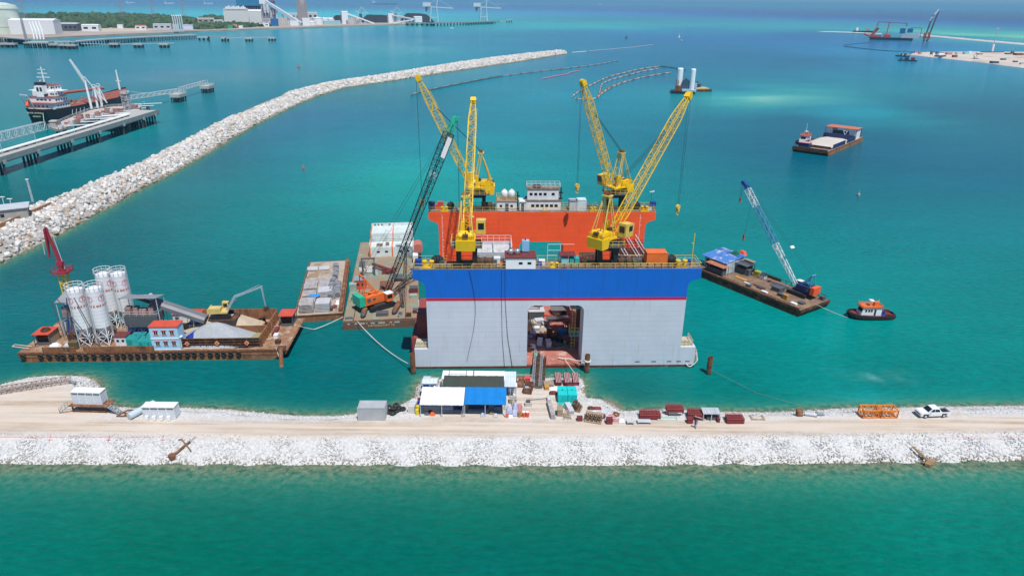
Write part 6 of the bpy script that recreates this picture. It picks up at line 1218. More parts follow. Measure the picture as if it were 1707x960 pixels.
# racks, tables, kitchen under the roofs
def table(px0, px1, py, d, h, topm, label, shelf=True):
    a_ = g(px0, py); b2 = g(px1, py); w = b2.x - a_.x; t = thing('workbench', label, 'workbench', (a_.x, a_.y, ZC)); m = MB(); m.box(0, 0, h - .06, w, d, h); m.build('top', topm, t)
    if shelf: m = MB(); m.box(.05, .05, .3, w - .05, d - .05, .34); m.build('shelf', lgrey, t)
    for x, y in ((0, 0), (w - .06, 0), (0, d - .06), (w - .06, d - .06)): m = MB(); m.box(x, y, 0, x + .06, y + .06, h - .06); m.build('leg', dgrey, t)
table(737, 755, 689, 1.3, .9, lav, 'workbench with lavender cover under the right part of the white roof'); table(756, 771, 689, 1.2, .85, navy, 'dark workbench with blue sacks under the right part of the white roof')
table(780, 814, 689, 1.5, .9, navy, 'long navy covered workbench under the azure roof'); table(823, 836, 686, 1.0, 1.0, navy, 'small navy desk at the right end under the azure roof')
sheet(g(766, 685) + Vector((0, 0, .9)), 'royal blue bag on the dark workbench', .7, .5, .35, M('royal_blue'), None, 'bag', 'bag', 51); sheet(g(787, 677), 'pinkish red bag hanging at the front of the azure roof', .5, .5, .9, M('pink_red', (.75, .15, .2)), None, 'bag', 'bag', 52)
for k, (px, py, mt, lb) in enumerate(((717, 688, drust, 'brown engine scrap under the left part of the white roof'), (721, 691, M('signal_orange'), 'orange jacket shaped heap in front of the white roof'), (712, 690, dgrey, 'dark scrap beside the brown engine'), (826, 694, lgrey, 'pale round stool group before the navy desk'), (820, 689, wood, 'wood offcuts before the azure roof'), (805, 693, lav, 'small lavender sack before the long workbench'), (846, 694, redroof, 'red sack at the right of the desk'), (851, 696, whiter, 'white sack heap next to the red sack'))): sheet(g(px, py), lb, .9, .7, .5, mt, 'oddments in front of the sheds', 'scrap_heap', 'scrap', 60 + k)
for k, (px, py, w, d, h, lb) in enumerate(((849, 688, 1.3, 1.1, 1.0, 'big square lavender sack right of the azure roof'), (859, 683, 1.0, 1.6, 1.2, 'tall lavender sack behind the square one'), (858, 691, 1.1, 1.0, .8, 'round lavender sack nearest the track'), (844, 680, .9, .8, .7, 'small whitish sack touching the azure roof'))): sheet(g(px, py), lb, w, d, h, lav if k < 3 else lgrey, 'lavender sacks beside the azure roof', 'sack', 'sack', 70 + k)
sheet(g(866, 682), 'maroon and white cloth bundle behind the red drums', 1.0, 1.6, .9, M('dusty_rose', (.5, .22, .24)), None, 'bundle', 'bundle', 77)
sheet(g(856, 675), 'cream sack behind the lavender sacks', .7, .7, .9, M('cream'), None, 'sack', 'sack', 78)
gbox(849, 861, 673, 1.1, .9, M('stone_grey', (.33, .31, .28)), 'square stone grey block right of the azure roof', name='block', cat='block')
def drum(px, py, mat, lb, grp=None, r=.32, h=.9):
    t = thing('oil_drum', lb, 'drum', g(px, py), 0, grp); m = MB(); m.lathe([(r, 0), (r, h * .33), (r + .02, h * .35), (r, h * .37), (r, h * .66), (r + .02, h * .68), (r, h * .7), (r, h)], (0, 0, 0), 16); m.build('barrel', mat, t); m = MB(); m.lathe([(r - .04, h), (r - .04, h + .02)], (0, 0, 0), 16); m.cyl((r * .5, 0, h), (r * .5, 0, h + .05), .05); m.build('lid', whiter if mat is redroof else mat, t)
drum(873, 694, redroof, 'left red drum with white lid by the track', 'red and white drums'); drum(879, 694, redroof, 'right red drum with white lid by the track', 'red and white drums'); drum(866, 694, M('ochre_drum', (.35, .2, .07)), 'ochre drum left of the two red ones')
drum(696, 690, M('yel_drum', (.7, .55, .02)), 'nearest yellow drum at the left end of the white roof', 'yellow drums'); drum(697, 684, M('yel_drum'), 'second yellow drum behind the nearest one', 'yellow drums'); drum(698, 677, M('royal_blue'), 'blue drum behind the yellow drums'); drum(699, 671, crimson, 'crimson drum touching the white roof')
t = thing('washing_machine', 'tilted pale metal trough standing left of the white roof', 'trough', g(680, 688), R(-8)); m = MB(); m.box(0, 0, 0, 1.1, 2.4, 1.3); m.build('body', M('stone_white', (.6, .58, .54)), t); m = MB(); m.box(.15, .3, 1.31, .95, 2.1, 1.36); m.cyl((.5, 1.4, 1.36), (.5, 1.4, 1.5), .3); m.build('basin', lgrey, t); t.name = 'trough'
gbox(706, 718, 640, .8, 1.2, lgrey, 'pale counter under the small pale blue roof', name='counter', cat='counter'); gbox(718, 731, 640, .7, 1.0, M('cream'), 'cream box at the right of the tiny landing', name='box', cat='box'); sheet(g(712, 645), 'blue and white sheeting on the rocks by the tiny landing', 2.4, .8, .5, M('tarp_mid_blue'), None, 'tarpaulin', 'tarpaulin', 79)
t = thing('awning', 'white awning box right of the corrugated blue-white sheet', 'awning', g(846, 656)); m = MB(); m.box(0, 0, 1.3, 1.7, 1.2, 1.5); m.build('top', whiter, t); m = MB(); m.box(.1, .1, 0, 1.6, 1.1, 1.0); m.build('case', lgrey, t)
# container store, tyres
container('grey steel site container with flat roof left of the tyre pile', g(597, 701), R(1), 4.5, 2.3, 2.45, M('galv_grey', (.42, .44, .46), .5, var=.12, c2=(.5, .42, .33), amt=.12), rib=.35)
tt = thing('tyre', 'tyre', 'tyre', (0, 0, 0), 0, 'pile of used truck tyres beside the grey container'); m = MB(); m.torus((0, 0, 0), (0, 0, 1), .42, .2, 18, 8); m.build('tread', rubber, tt, True); m = MB(); m.torus((0, 0, 0), (0, 0, 1), .26, .06, 16, 6); m.build('bead', black, tt, True)
sp = [(648, 688, .2, 0, 'leftmost tyre of the pile against the container'), (650, 684, .5, 40, 'leaning tyre at the back left of the pile'), (655, 690, .2, 5, 'front tyre lying flat in the pile'), (656, 686, .6, 20, 'tyre stacked on the front flat one'), (661, 686, .25, 10, 'middle tyre lying flat in the pile'), (660, 682, .75, 30, 'topmost tyre of the pile, tilted'), (666, 684, .35, 70, 'tyre standing nearly upright right of the middle'), (671, 683, .2, 0, 'rightmost tyre of the pile on the white stones')]
for k, (px, py, z, ti, lb) in enumerate(sp):
    p_ = g(px, py) + Vector((0, 0, z))
    o = tt if k == 0 else dup(tt, p_, 0, lb)
    o.location = p_; o['label'] = lb; o.rotation_euler = (R(ti), R(ti * .3), k)
# skip and red boxes
t = thing('skip', 'open rusty steel skip with pale blue rags inside', 'skip', g(872, 656), R(-10)); m = MB(); w, d, h = 1.5, 2.5, 1.2
m.box(0, 0, 0, w, d, .08); m.box(0, 0, .08, w, .07, h); m.box(0, d - .07, .08, w, d, h); m.box(0, .07, .08, .07, d - .07, h); m.box(w - .07, .07, .08, w, d - .07, h); m.build('body', rust, t); m = MB()
for x in np.arange(.1, w, .3): m.box(x, -.05, 0, x + .1, 0, h)
m.build('ribs', drust, t)
sheet(t.location + Vector((.6, 1.2, .15)), 'pale blue rags in the rusty skip', 1.1, 1.6, .5, M('pale_blue'), None, 'rags', 'rags', 81)
for px0, px1, py, d, h, mt, lb in ((856, 862, 640, 1, .9, drust, 'brown crate left of the group behind the skip'), (864, 874, 639, 1, 1.0, rust, 'rusty crate in the middle of the group behind the skip'), (875, 884, 640, 1.0, 1.2, M('bright_red', (.75, .06, .05)), 'bright red crate behind the skip'), (862, 873, 646, 1.0, .8, rust, 'wide rusty crate left of the skip'), (907, 923, 645, 1.4, .5, wood, 'tan timber block right of the gangway foot'), (908, 915, 650, .8, .6, M('ochre'), 'ochre crate in front of the tan timber block')): gbox(px0, px1, py, d, h, mt, lb, 'crates on the quay')
for px0, px1, lb in ((852, 886, 'pale green pipe railing along the quay left of the gangway'), (918, 966, 'pale green pipe railing along the quay right of the gangway')):
    a_ = g(px0, 634); b2 = g(px1, 634); m = MB(); m.rail([a_, b2], 1.2, .035, 1.6); tag(m.build('quay_railing', M('green_white', (.5, .65, .58))), lb, 'railing', 'quay railings')
for k, px in enumerate((926, 941, 955)):
    t = thing('rack', ('left', 'middle', 'right')[k] + ' one of three upright red and white striped panel stacks on the quay', 'panel stack', g(px, 643), R(3), 'striped panel stacks on the quay'); m = MB(); m.cbox((.55, 1.0, .9), (1.15, 2.4, .5), 0, R(18)); m.build('panels', maroon, t); m = MB()
    for q in range(4): m.cbox((.16 + q * .27, 1.0, 1.17), (.07, 2.4, .06), 0, R(18))
    m.build('white_strips', M('rose_white', (.6, .45, .45)), t); m = MB(); m.box(0, 0, 0, 1.1, 1.9, .3); m.build('base', drust, t)
gbox(946, 963, 646, .7, .5, maroon, 'low maroon panel stack in front of the striped ones', name='panel_stack', cat='panel stack')
sheet(g(927, 649), 'flat white sheet lying left behind the turquoise generators', 2.6, 1.2, .35, tin_w, None, 'white_sheet', 'sheet', 83); sheet(g(960, 649), 'lavender mesh bundle behind the turquoise generators', 1.3, 1.2, .6, lav, None, 'mesh_bundle', 'bundle', 84)
sheet(g(922, 656), 'small maroon scrap heap left of the turquoise generators', 1.5, .9, .5, maroon, None, 'scrap_heap', 'scrap', 85)
for k, (px0, px1) in enumerate(((930, 946), (946.3, 962))):
    a_ = g(px0, 672); b2 = g(px1, 672); w = b2.x - a_.x; t = thing('generator', ('left', 'right')[k] + ' one of the two big turquoise generators on the quay', 'generator', a_, 0, 'big turquoise generators on the quay'); tq = M('bright_teal', (.01, .55, .52), .4, var=.06)
    m = MB(); m.box(0.02, 0, .15, w - .02, 3.0, 1.65); m.build('case', tq, t); m = MB(); m.box(.1, -.02, .4, w - .1, 0, .45); m.box(w * .45, -.03, .9, w * .55, 0, 1.1); m.box(.02, 1.5, 1.65, w - .02, 1.56, 1.68); m.cyl((w / 2, 1.55, 1.65), (w / 2, 1.55, 1.95), .08); m.build('trim', M('dk_teal'), t); m = MB(); m.box(0, -.1, 0, w, 3.1, .15); m.build('skid', tq, t)
t = thing('tow_bar', 'turquoise steel drawbar in front of the generators', 'drawbar', g(946, 680)); m = MB(); m.bar((-1.6, 1, .3), (.4, 0, .3), .08); m.bar((1.4, .9, .3), (-1.2, -.3, .3), .08); m.build('bars', M('bright_teal'), t)
# planks
def planks(px, py, L, w, h, rz, lb, mat, name='plank_stack'):
    t = thing(name, lb, 'planks', g(px, py), rz, 'timber and board stacks near the generators')
    for k in range(3): m = MB(); m.cbox((random.uniform(-.05, .05), L / 2 + random.uniform(-.15, .15), h * (k + .5) / 3), (w * (1 - .06 * k), L, h / 3 - .02)); m.build('plank_layer', mat, t)
planks(922, 699, 4.6, .8, .9, R(6), 'long grey plank stack standing end on beside the track', plank); planks(917, 684, 3.6, .5, .8, R(2), 'narrow grey plank stack behind the long one', lgrey); planks(953, 692, 2.8, 1.0, .9, R(12), 'pale board stack before the turquoise generators', M('slab_pale'))
gbox(929, 938, 694, 1.3, 1.3, wood, 'upright tan wooden crate beside the long plank stack', name='wooden_crate')
t = thing('timber_stack', 'loose fan of tan timbers beside the wooden crate', 'timbers', g(941, 697)); m = MB()
for k in range(7): m.bar((k * .22 - .2, -.4 + .1 * (k % 3), .05), (k * .12 + .1, 1.2, .9), .05)
m.build('timbers', wood, t)
t = thing('pump', 'concrete block with a small engine on top in the middle of the yard', 'engine', g(880, 676)); m = MB(); m.box(-.5, -.3, 0, .7, .5, .7); m.build('block', concrete, t); m = MB(); m.cyl((-.3, 0, 1.0), (.3, 0, 1.0), .25); m.box(-.1, -.2, .7, .4, .3, 1.1); m.build('engine', dgrey, t)
cable('cable', 'dark cable across the yard from the engine to the planks', [g(884, 667) + Vector((0, 0, .1)), g(905, 665) + Vector((0, 0, .1)), g(917, 664) + Vector((0, 0, .4))], .04, dgrey, 0, 'yard cables')
def cages(px, py, w, h, lb, rz=0.0):
    t = thing('scrap_cage', lb, 'scrap', g(px, py), rz); m = MB()
    for k in range(8):
        for q in range(3): m.torus((k * w / 8 + .12 * q, .5 + q * .4, h * (.25 + .22 * q)), (1, .4 * (k % 2), .3), .32, .06, 10, 5)
    m.build('rings', drust, t); m = MB(); m.box(0, 0, 0, w, 1.4, .2); m.build('pallet', wood, t)
cages(967, 688, 1.9, 1.4, 'dark rusty ring scrap heap at the right of the generators', R(70)); cages(974, 703, 2.8, .9, 'tan and rusty row of curved ribs by the track', R(-14))
t = thing('leaning_formwork', 'ribbed tan formwork panel leaning over the row of curved ribs', 'formwork panel', g(974, 699), R(-16)); m = MB(); m.cbox((1.5, .9, .6), (3.0, 1.3, .1), 0, R(25)); m.build('sheet', wood, t); m = MB(); [m.cbox((.2 + k * .42, .85, .5), (.08, 1.3, .15), 0, R(25)) for k in range(7)]; m.build('ribs', rust, t)
gbox(962, 971, 702, .7, .7, maroon, 'small maroon box by the track left of the tan panel', name='box', cat='box'); gbox(1011, 1021, 707, .8, 1.0, maroon, 'upright maroon box by the track right of the tan panel', name='box', cat='box'); gbox(1004, 1009, 698, .6, .6, maroon, 'tiny maroon box behind the upright one', name='box', cat='box')
t = thing('coil', 'rusty ring coil lying on the white stones', 'coil', g(1027, 692)); m = MB(); m.torus((0, 0, .12), (0, 0, 1), .5, .12); m.torus((0, .05, .3), (.1, 0, 1), .48, .09); m.build('coil', rust, t)
m = MB(); pb = G(1005, 667, 1.3); [m.cyl((k * .35, k * .1, 0), (G(1036, 685, 1.5) - pb) + Vector((k * .25, k * .2, .3)), .05, None, 5) for k in range(4)]; tag(m.build('pole_bundle', wood, None, False, pb), 'bundle of long tan poles slanting down the stone bank', 'poles')
for k, (px, py, w, d, h, mt, lb) in enumerate(((995, 681, 1.6, .8, .3, maroon, 'flat maroon mat on the stones behind the tan panel'), (997, 693, 1.4, .8, .4, M('tarp_mid_blue'), 'crumpled blue sheet on the stones'), (1006, 688, 1.6, .7, .35, lgrey, 'pale sheet on the stones left of the coil'), (1020, 694, 1.3, .8, .3, M('dusty_rose'), 'pinkish rag heap near the upright maroon box'), (1028, 701, 1.4, .7, .35, M('dusty_rose'), 'second pinkish rag heap further right'), (1036, 703, 1.2, .9, .5, whiter, 'white bag with dark green patch'), (985, 681, 1.2, .8, .4, drust, 'brown scrap heap above the curved ribs'), (1013, 697, 1.3, .7, .4, lav, 'lavender rag behind the upright maroon box'), (990, 690, 1.2, .8, .5, whiter, 'white bag behind the curved ribs'))): sheet(g(px, py), lb, w, d, h, mt, 'rags and sheets on the stone bank', 'rag_heap', 'rags', 90 + k)
# small frames
for px0, px1, py, h, lb in ((1045, 1057, 708, .5, 'small square grey steel frame by the track'), (1063, 1085, 707, .45, 'longer pale grey steel frame by the track')):
    a_ = g(px0, py); w = g(px1, py).x - a_.x; t = thing('steel_stand', lb, 'steel frame', a_, 0, 'grey steel frames by the track'); m = MB(); m.box(0, 0, h - .1, w, .9, h); m.build('deck_plate', lgrey, t)
    for x, y in ((0, 0), (w - .1, 0), (0, .8), (w - .1, .8)): m = MB(); m.box(x, y, 0, x + .1, y + .1, h - .1); m.build('leg', grey, t)
t = thing('steel_stand', 'long low mint green frame lying in front of the racks', 'steel frame', g(1096, 701)); m = MB(); m.box(0, 0, 0, 3.4, .12, .25); m.box(0, .8, 0, 3.4, .9, .25); m.box(0, .12, 0, .1, .8, .2); m.box(3.3, .12, 0, 3.4, .8, .2); m.build('rails', M('green_white'), t)
# maroon panel racks
def rack(px0, px1, py, d, h, lb, z=0.0, rz=0.0, sk=True):
    a_ = g(px0, py); w = g(px1, py).x - a_.x; t = thing('rack', lb, 'panel rack', (a_.x, a_.y, ZC + z), rz, 'maroon slotted panel racks along the bank'); m = MB(); m.box(.05, .05, .05, w - .05, d - .05, h - .12); m.build('core', maroon, t); m = MB()
    k = max(4, int(w / .38))
    for q in range(k + 1): x = q * w / k; m.box(x - .04, -.06, .02, x + .04, 0.0, h); m.box(x - .04, 0, h - .06, x + .04, d, h + .02)
    for q in range(4): m.box(0, -.08, q * h / 3.4, w, -.02, q * h / 3.4 + .08)
    for q in range(5): m.box(0, q * d / 4 - .04, h - .02, w, q * d / 4 + .04, h + .05)
    m.build('grid', M('maroon_light', (.3, .06, .06), .7, var=.25, scale=2), t); return t
rack(1067, 1101, 699, 1.7, .9, 'leftmost long maroon rack with a tapering left end'); t = rack(1111, 1139, 692, 1.6, .85, 'maroon rack propped on a dark half round drum', z=.4); m = MB(); m.cyl((.3, .2, -.1), (2.4, .2, -.1), .42, None, 14); m.build('half_drum', dgrey, t); gbox(1130, 1136, 693, .6, .6, whiter, 'white box beside the propped maroon rack', name='box', cat='box')
rack(1147, 1172, 699, 1.9, 1.1, 'maroon rack left of the grey roofed shelter', rz=R(-4)); rack(1212, 1240, 706, 1.6, .95, 'rightmost maroon rack standing alone by the track', rz=R(1)); gbox(1146, 1155, 706, .8, .9, maroon, 'maroon cube standing left of the person', name='box', cat='box')
gbox(1196, 1200, 704, .8, .7, maroon, 'narrow maroon box between shelter and rightmost rack', name='box', cat='box')
m = MB(); m.bar((0, 0, .9), (1.9, .2, .15), .06); tag(m.build('board', M('cream'), None, False, g(1157, 701)), 'pale board leaning behind the person', 'board')
shed('small shelter with pale grey roof between two maroon racks', 1174, 1203, 96.5, 98.1, 3.7, 3.9, M('tin_pale', (.5, .53, .56), .5, var=.1)); gbox(1178, 1200, 700, 1.1, .7, dgrey, 'dark machinery under the pale grey shelter', name='machinery', cat='machinery')
t = thing('timber_stack', 'flat U shaped tan timber frame on the gravel', 'timber frame', g(1253, 700)); m = MB(); m.box(0, 0, 0, .35, 1.5, .08); m.box(.35, 0, 0, 1.0, .35, .08); m.box(1.5, 0, 0, 2.3, .35, .08); m.box(2.0, .35, 0, 2.35, 1.5, .08); m.box(.35, 0.05, .0, 2.0, .3, .06); m.build('boards', wood, t)
# right side bits
gbox(1329, 1338, 694, .9, 1.0, rust, 'short upright rusty tube box at the right', name='box', cat='box'); t = thing('pipe', 'short whitish pipe beside the rusty box', 'pipe', g(1341, 693), R(-14)); m = MB(); m.cyl((0, .3, .3), (1.9, .3, .3), .3, None, 14); m.build('tube', lgrey, t); m = MB(); m.cyl((1.9, .3, .3), (1.95, .3, .3), .33, None, 14); m.build('flange', dgrey, t)
t = thing('pallet', 'little grey pallet frame right of the whitish pipe', 'pallet', g(1362, 693)); m = MB(); m.box(0, 0, .15, 1.3, .8, .25); m.box(-.1, .1, 0, .1, .6, .6); m.build('frame', grey, t)
for k, px in enumerate((1438, 1468)):
    t = thing('lattice_section', ('left', 'right')[k] + ' one of two orange steel lattice mast sections lying by the track', 'steel lattice', g(px, 697), R(1), 'orange lattice mast sections'); op = M('bright_orange', (.8, .25, .03), .5, var=.12); w = 2.75; m = MB()
    for y in (0, 1.7):
        for z in (.1, 1.5):
            m.bar((0, y, z), (w, y, z), .09)
            for x in (0, w): m.bar((x, y, .1), (x, y, 1.5), .08)
    for x in (0, w):
        for z in (.1, 1.5): m.bar((x, 0, z), (x, 1.7, z), .08)
    m.build('main_frame', op, t); m = MB()
    for q in range(5):
        x0 = q * w / 5; x1 = (q + 1) * w / 5; a_, b2 = (.1, 1.5) if q % 2 else (1.5, .1)
        for y in (0, 1.7): m.bar((x0, y, a_), (x1, y, b2), .045)
        for z in (.1, 1.5): m.bar((x0, 0 if q % 2 else 1.7, z), (x1, 1.7 if q % 2 else 0, z), .045)
        m.bar((x0, 0, .8), (x0, 1.7, .8), .05)
    m.bar((-.5, .85, .8), (w + .5, .85, .8), .06); m.build('bracing', op, t)
# pickup truck
tp = g(1553, 692); t = thing('pickup_truck', 'white double cab pickup truck parked by the track', 'pickup truck', tp, math.pi + R(5)); pw = M('car_white', (.8, .81, .82), .25, var=.02)
prof = [(2.65, .45), (2.62, .85), (2.45, 1.02), (1.35, 1.12), (.72, 1.68), (-.55, 1.74), (-.9, 1.12), (-2.6, 1.1), (-2.62, .5), (-2.0, .42), (-1.95, .62), (-1.75, .85), (-1.35, .85), (-1.15, .62), (-1.1, .42), (1.25, .42), (1.3, .62), (1.5, .85), (1.9, .85), (2.1, .62), (2.15, .42)]
body = [(2.65, .45), (2.62, .85), (2.45, 1.02), (1.35, 1.1), (-.9, 1.1), (-.9, .5), (-1.1, .42), (1.25, .42), (1.5, .82), (1.9, .82), (2.15, .42)]
m = MB(); m.prism([(-1.08, .42), (1.2, .42), (1.2, 1.1), (-1.08, 1.1)], -.9, .9, 'y'); m.prism([(1.2, .85), (1.2, 1.1), (2.45, 1.02), (2.62, .85)], -.9, .9, 'y'); m.prism([(2.2, .42), (2.2, .85), (2.62, .85), (2.66, .45)], -.88, .88, 'y'); m.prism([(1.2, .45), (1.2, .85), (2.2, .85), (2.2, .45)], -.62, .62, 'y')
m.prism([(-2.0, .85), (-2.0, 1.1), (-1.08, 1.1), (-1.08, .85)], -.9, -.82, 'y'); m.prism([(-2.0, .85), (-2.0, 1.1), (-1.08, 1.1), (-1.08, .85)], .82, .9, 'y'); m.box(-2.64, -.9, .5, -2.0, -.82, 1.1); m.box(-2.64, .82, .5, -2.0, .9, 1.1); m.box(-2.64, -.82, .5, -2.56, .82, 1.1); m.box(-2.56, -.6, .5, -1.08, .6, .6); m.build('body', pw, t)
m = MB(); m.add([(1.35, -.82, 1.1), (.62, -.68, 1.7), (-.55, -.68, 1.74), (-.95, -.82, 1.1), (1.35, .82, 1.1), (.62, .68, 1.7), (-.55, .68, 1.74), (-.95, .82, 1.1)], [(0, 1, 2, 3), (4, 7, 6, 5), (1, 5, 6, 2), (0, 4, 5, 1), (3, 2, 6, 7)]); m.build('cabin', pw, t)
m = MB(); m.add([(1.30, -.72, 1.17), (.70, -.62, 1.66), (.70, .62, 1.66), (1.30, .72, 1.17)], [(0, 1, 2, 3)]); m.v = [(x + .03, y, z + .02) for x, y, z in m.v]; m.build('windscreen', glass, t)
for s in (-1, 1):
    for a_, b2, c_, d_ in ((1.15, .25, .55, .25), (.18, -.72, .18, -.5)): m = MB(); m.add([(a_, s * .825, 1.15), (b2, s * .825, 1.15), (d_, s * .705, 1.62), (c_, s * .705, 1.62)], [(0, 1, 2, 3)]); m.build('side_window', glass, t)
m = MB(); m.box(-2.56, -.82, .6, -1.0, .82, .78); m.build('load_bed', black, t)
for s in (-1, 1): m = MB(); m.box(2.5, s * .7 - .15, .72, 2.66, s * .7 + .15, .86); m.build('headlight', lgrey, t); m = MB(); m.box(-2.67, s * .82 - .06, .7, -2.64, s * .82 + .06, 1.0); m.build('tail_light', redroof, t); m = MB(); m.box(.95, s * .9 - .05, 1.1, 1.1, s * .9 + s * .15 + .05, 1.25); m.build('mirror', pw, t)
m = MB(); m.box(2.64, -.5, .6, 2.68, .5, .82); m.build('grille', dgrey, t)
for x in (1.7, -1.55):
    for s in (-1, 1): m = MB(); m.torus((x, s * .78, .38), (0, 1, 0), .28, .11, 16, 6); wh = m.build('wheel', rubber, t, True); m = MB(); m.cyl((x, s * .78 - .08, .38), (x, s * .78 + .08, .38), .22, None, 12); m.build('rim', lgrey, wh)
# person in blue
def person(loc, rz, label, suit, skin=M('skin', (.35, .2, .13), .6), cap=M('cap_dark', (.03, .03, .04)), stride=.3):
    P = [(0, 0, .95), (0, 0, 1.2), (0, 0, 1.42), (0, 0.02, 1.52), (0, .03, 1.62), (-.09, 0, .9), (-.1, stride * .5, .5), (-.1, stride * .6, .09), (-.1, stride * .6 + .16, .04), (.09, 0, .9), (.1, -stride * .2, .5), (.1, -stride * .9, .1), (.1, -stride * .9 + .15, .04), (-.2, 0, 1.38), (-.27, -.08, 1.12), (-.26, .05, .9), (.2, 0, 1.38), (.27, .08, 1.12), (.27, .22, .95)]
    E_ = [(0, 1), (1, 2), (2, 3), (3, 4), (0, 5), (5, 6), (6, 7), (7, 8), (0, 9), (9, 10), (10, 11), (11, 12), (2, 13), (13, 14), (14, 15), (2, 16), (16, 17), (17, 18)]
    Rr = [.15, .14, .15, .06, .1, .1, .07, .05, .045, .1, .07, .05, .045, .07, .05, .035, .07, .05, .035]
    me = bpy.data.meshes.new('person'); me.from_pydata(P, E_, []); o = bpy.data.objects.new('person', me); col.objects.link(o); md = o.modifiers.new('skin', 'SKIN'); md2 = o.modifiers.new('sub', 'SUBSURF'); md2.levels = md2.render_levels = 1
    for i_, r_ in enumerate(Rr): me.skin_vertices[0].data[i_].radius = (r_, r_ * (.75 if i_ < 3 else 1))
    me.skin_vertices[0].data[0].use_root = True; me.materials.append(suit); o.location = loc; o.rotation_euler.z = rz; tag(o, label, 'person')
    m = MB(); m.ball((0, .03, 1.63), .105, 12, 8, 1.15); m.ball((0, .15, 1.62), .02, 6, 4); m.build('face', skin, o, True); m = MB(); m.lathe([(.115, 1.66), (.11, 1.72), (.06, 1.77), (.01, 1.78)], (0, .02, 0), 12); m.box(-.09, .1, 1.66, .09, .24, 1.68); m.build('cap', cap, o)
    m = MB(); m.ball((-.26, .06, .86), .045, 8, 5); m.ball((.27, .24, .92), .045, 8, 5); m.build('hand', skin, o, True); return o
person(g(1158.5, 713), R(160), 'person in dark blue work clothes walking by the track near the maroon cube', M('work_blue', (.012, .04, .2), .8))
# left part: containers, truss, anchors
wc = M('container_white', (.62, .66, .7), .5, var=.05, c2=(.45, .4, .35), amt=.1)
t = thing('raised_platform', 'rust-red steel stand with stairs carrying the raised white container', 'stand', g(123, 686), R(-2)); m = MB(); w = 5.6
for x in (0, w): 
    for y in (0, 1.7): m.box(x - .1, y - .1, 0, x + .1, y + .1, 1.3)
each(m, 'leg', rust, t); m = MB(); m.box(-.1, -.15, .25, w + .1, 0, .4); m.box(-.1, 1.7, .25, w + .1, 1.8, .4); m.build('base_beam', rust, t)
m = MB(); m.box(-.3, -.5, 1.3, w + .7, 1.9, 1.43); m.build('floor', rust, t); m = MB()
for q in range(6): m.box(w + .7 + q * .28, -.5, 1.25 - q * .22, w + 1.0 + q * .28, .4, 1.29 - q * .22)
m.bar((w + .7, -.5, 1.4), (w + 2.5, -.5, .05), .06); m.bar((w + .7, .4, 1.4), (w + 2.5, .4, .05), .06); m.build('stairs', grey, t); m = MB(); m.bar((-.3, -.5, 1.3), (-2.0, -.6, .1), .06); m.bar((-.3, .5, 1.3), (-2.0, .4, .1), .06); m.bar((-2, -.6, .1), (-1.6, -.6, 1.1), .04); m.rail([(-2, -.6, .1), (-.3, -.5, 1.3)], .9, .03, .8); m.build('ramp', grey, t); m = MB(); m.box(.5, .4, .4, 5.0, 1.5, .8); m.build('stored_pipes', dgrey, t)
def wcont(label, loc, rz, w=5.0, vents=True):
    t = container(label, loc, rz, w, 1.6, 2.2, wc, 'white containers at the left of the causeway', rib=.4); m = MB(); m.box(.15, -.035, 1.88, w - .15, -.005, 2.03); m.build('dark_slot', dgrey, t); m = MB(); m.box(-.05, -.05, 2.22, w + .05, 1.65, 2.3); m.build('roof', tin_w, t)
    for x in (w * .25, w * .5, w * .75): m = MB(); m.box(x - .05, -.06, .1, x + .05, 0, 2.2); m.build('post', whiter, t)
    return t
tA = t; wcont('white container raised on a rust-red stand at the left', (g(113, 686) + Vector((1.2, .1, 1.45))), R(-2))
tB = wcont('white container standing on the ground beside the silver tank', g(240, 698), R(0), 5.3); 
for x in (.7, 1.9, 3.1, 4.3): m = MB(); m.box(x - .25, -.5, .05, x + .25, -.06, .75); m.build('wash_basin', whiter, tB)
t = thing('pipe_float', 'long pale blue-grey cylinder lying between the rusty frame and the white container', 'cylinder', g(216, 699), R(62)); m = MB(); m.cyl((0, 0, .6), (4.6, 0, .6), .58, None, 18); m.build('tube', M('bluegrey', (.5, .6, .66), .5, var=.1), t); m = MB(); m.cyl((-.04, 0, .6), (0.0, 0, .6), .5, None, 18); m.build('end_cap', lgrey, t)
t = thing('steel_stand', 'rusty rectangular steel frame lying on the stones', 'steel frame', g(194, 695), R(2)); m = MB(); T = Matrix.Rotation(R(28), 4, 'Z')
m.box(0, 0, .05, 2.2, .16, .25); m.box(.9, 1.8, .05, 3.2, 1.96, .25)
for k in range(3): m.bar((k * 1.05 + .05, .1, .15), (k * 1.05 + .95, 1.9, .15), .09)
m.bar((.5, .95, .15), (2.6, .95, .15), .08); m.build('frame', rust, t)
t = thing('conveyor_truss', 'long rusty lattice truss lying along the left shore', 'truss', g(-30, 660), 0); a_ = Vector((0, 0, .5)); b2 = g(118, 637) - g(-30, 660) + Vector((0, 0, .5)); m = MB(); m.lattice(a_, b2, 1.1, 1.1, 18, .06, .035); m.build('truss', M('rust_grey', (.33, .24, .2), .8, var=.3), t); m = MB(); m.cyl(a_ + Vector((0, 0, .1)), b2 + Vector((-1, 0, .1)), .1); m.build('pipe_inside', lgrey, t); m = MB(); m.cbox(b2 + Vector((.5, -.2, -.3)), (1.4, .5, .3), -.3); m.build('foot', grey, t)
m = MB(); m.path([g(118, 637), g(128, 645), g(130, 652)], .05, 4); tag(m.build('hose', lgrey), 'thin hose curling from the end of the rusty truss', 'hose')
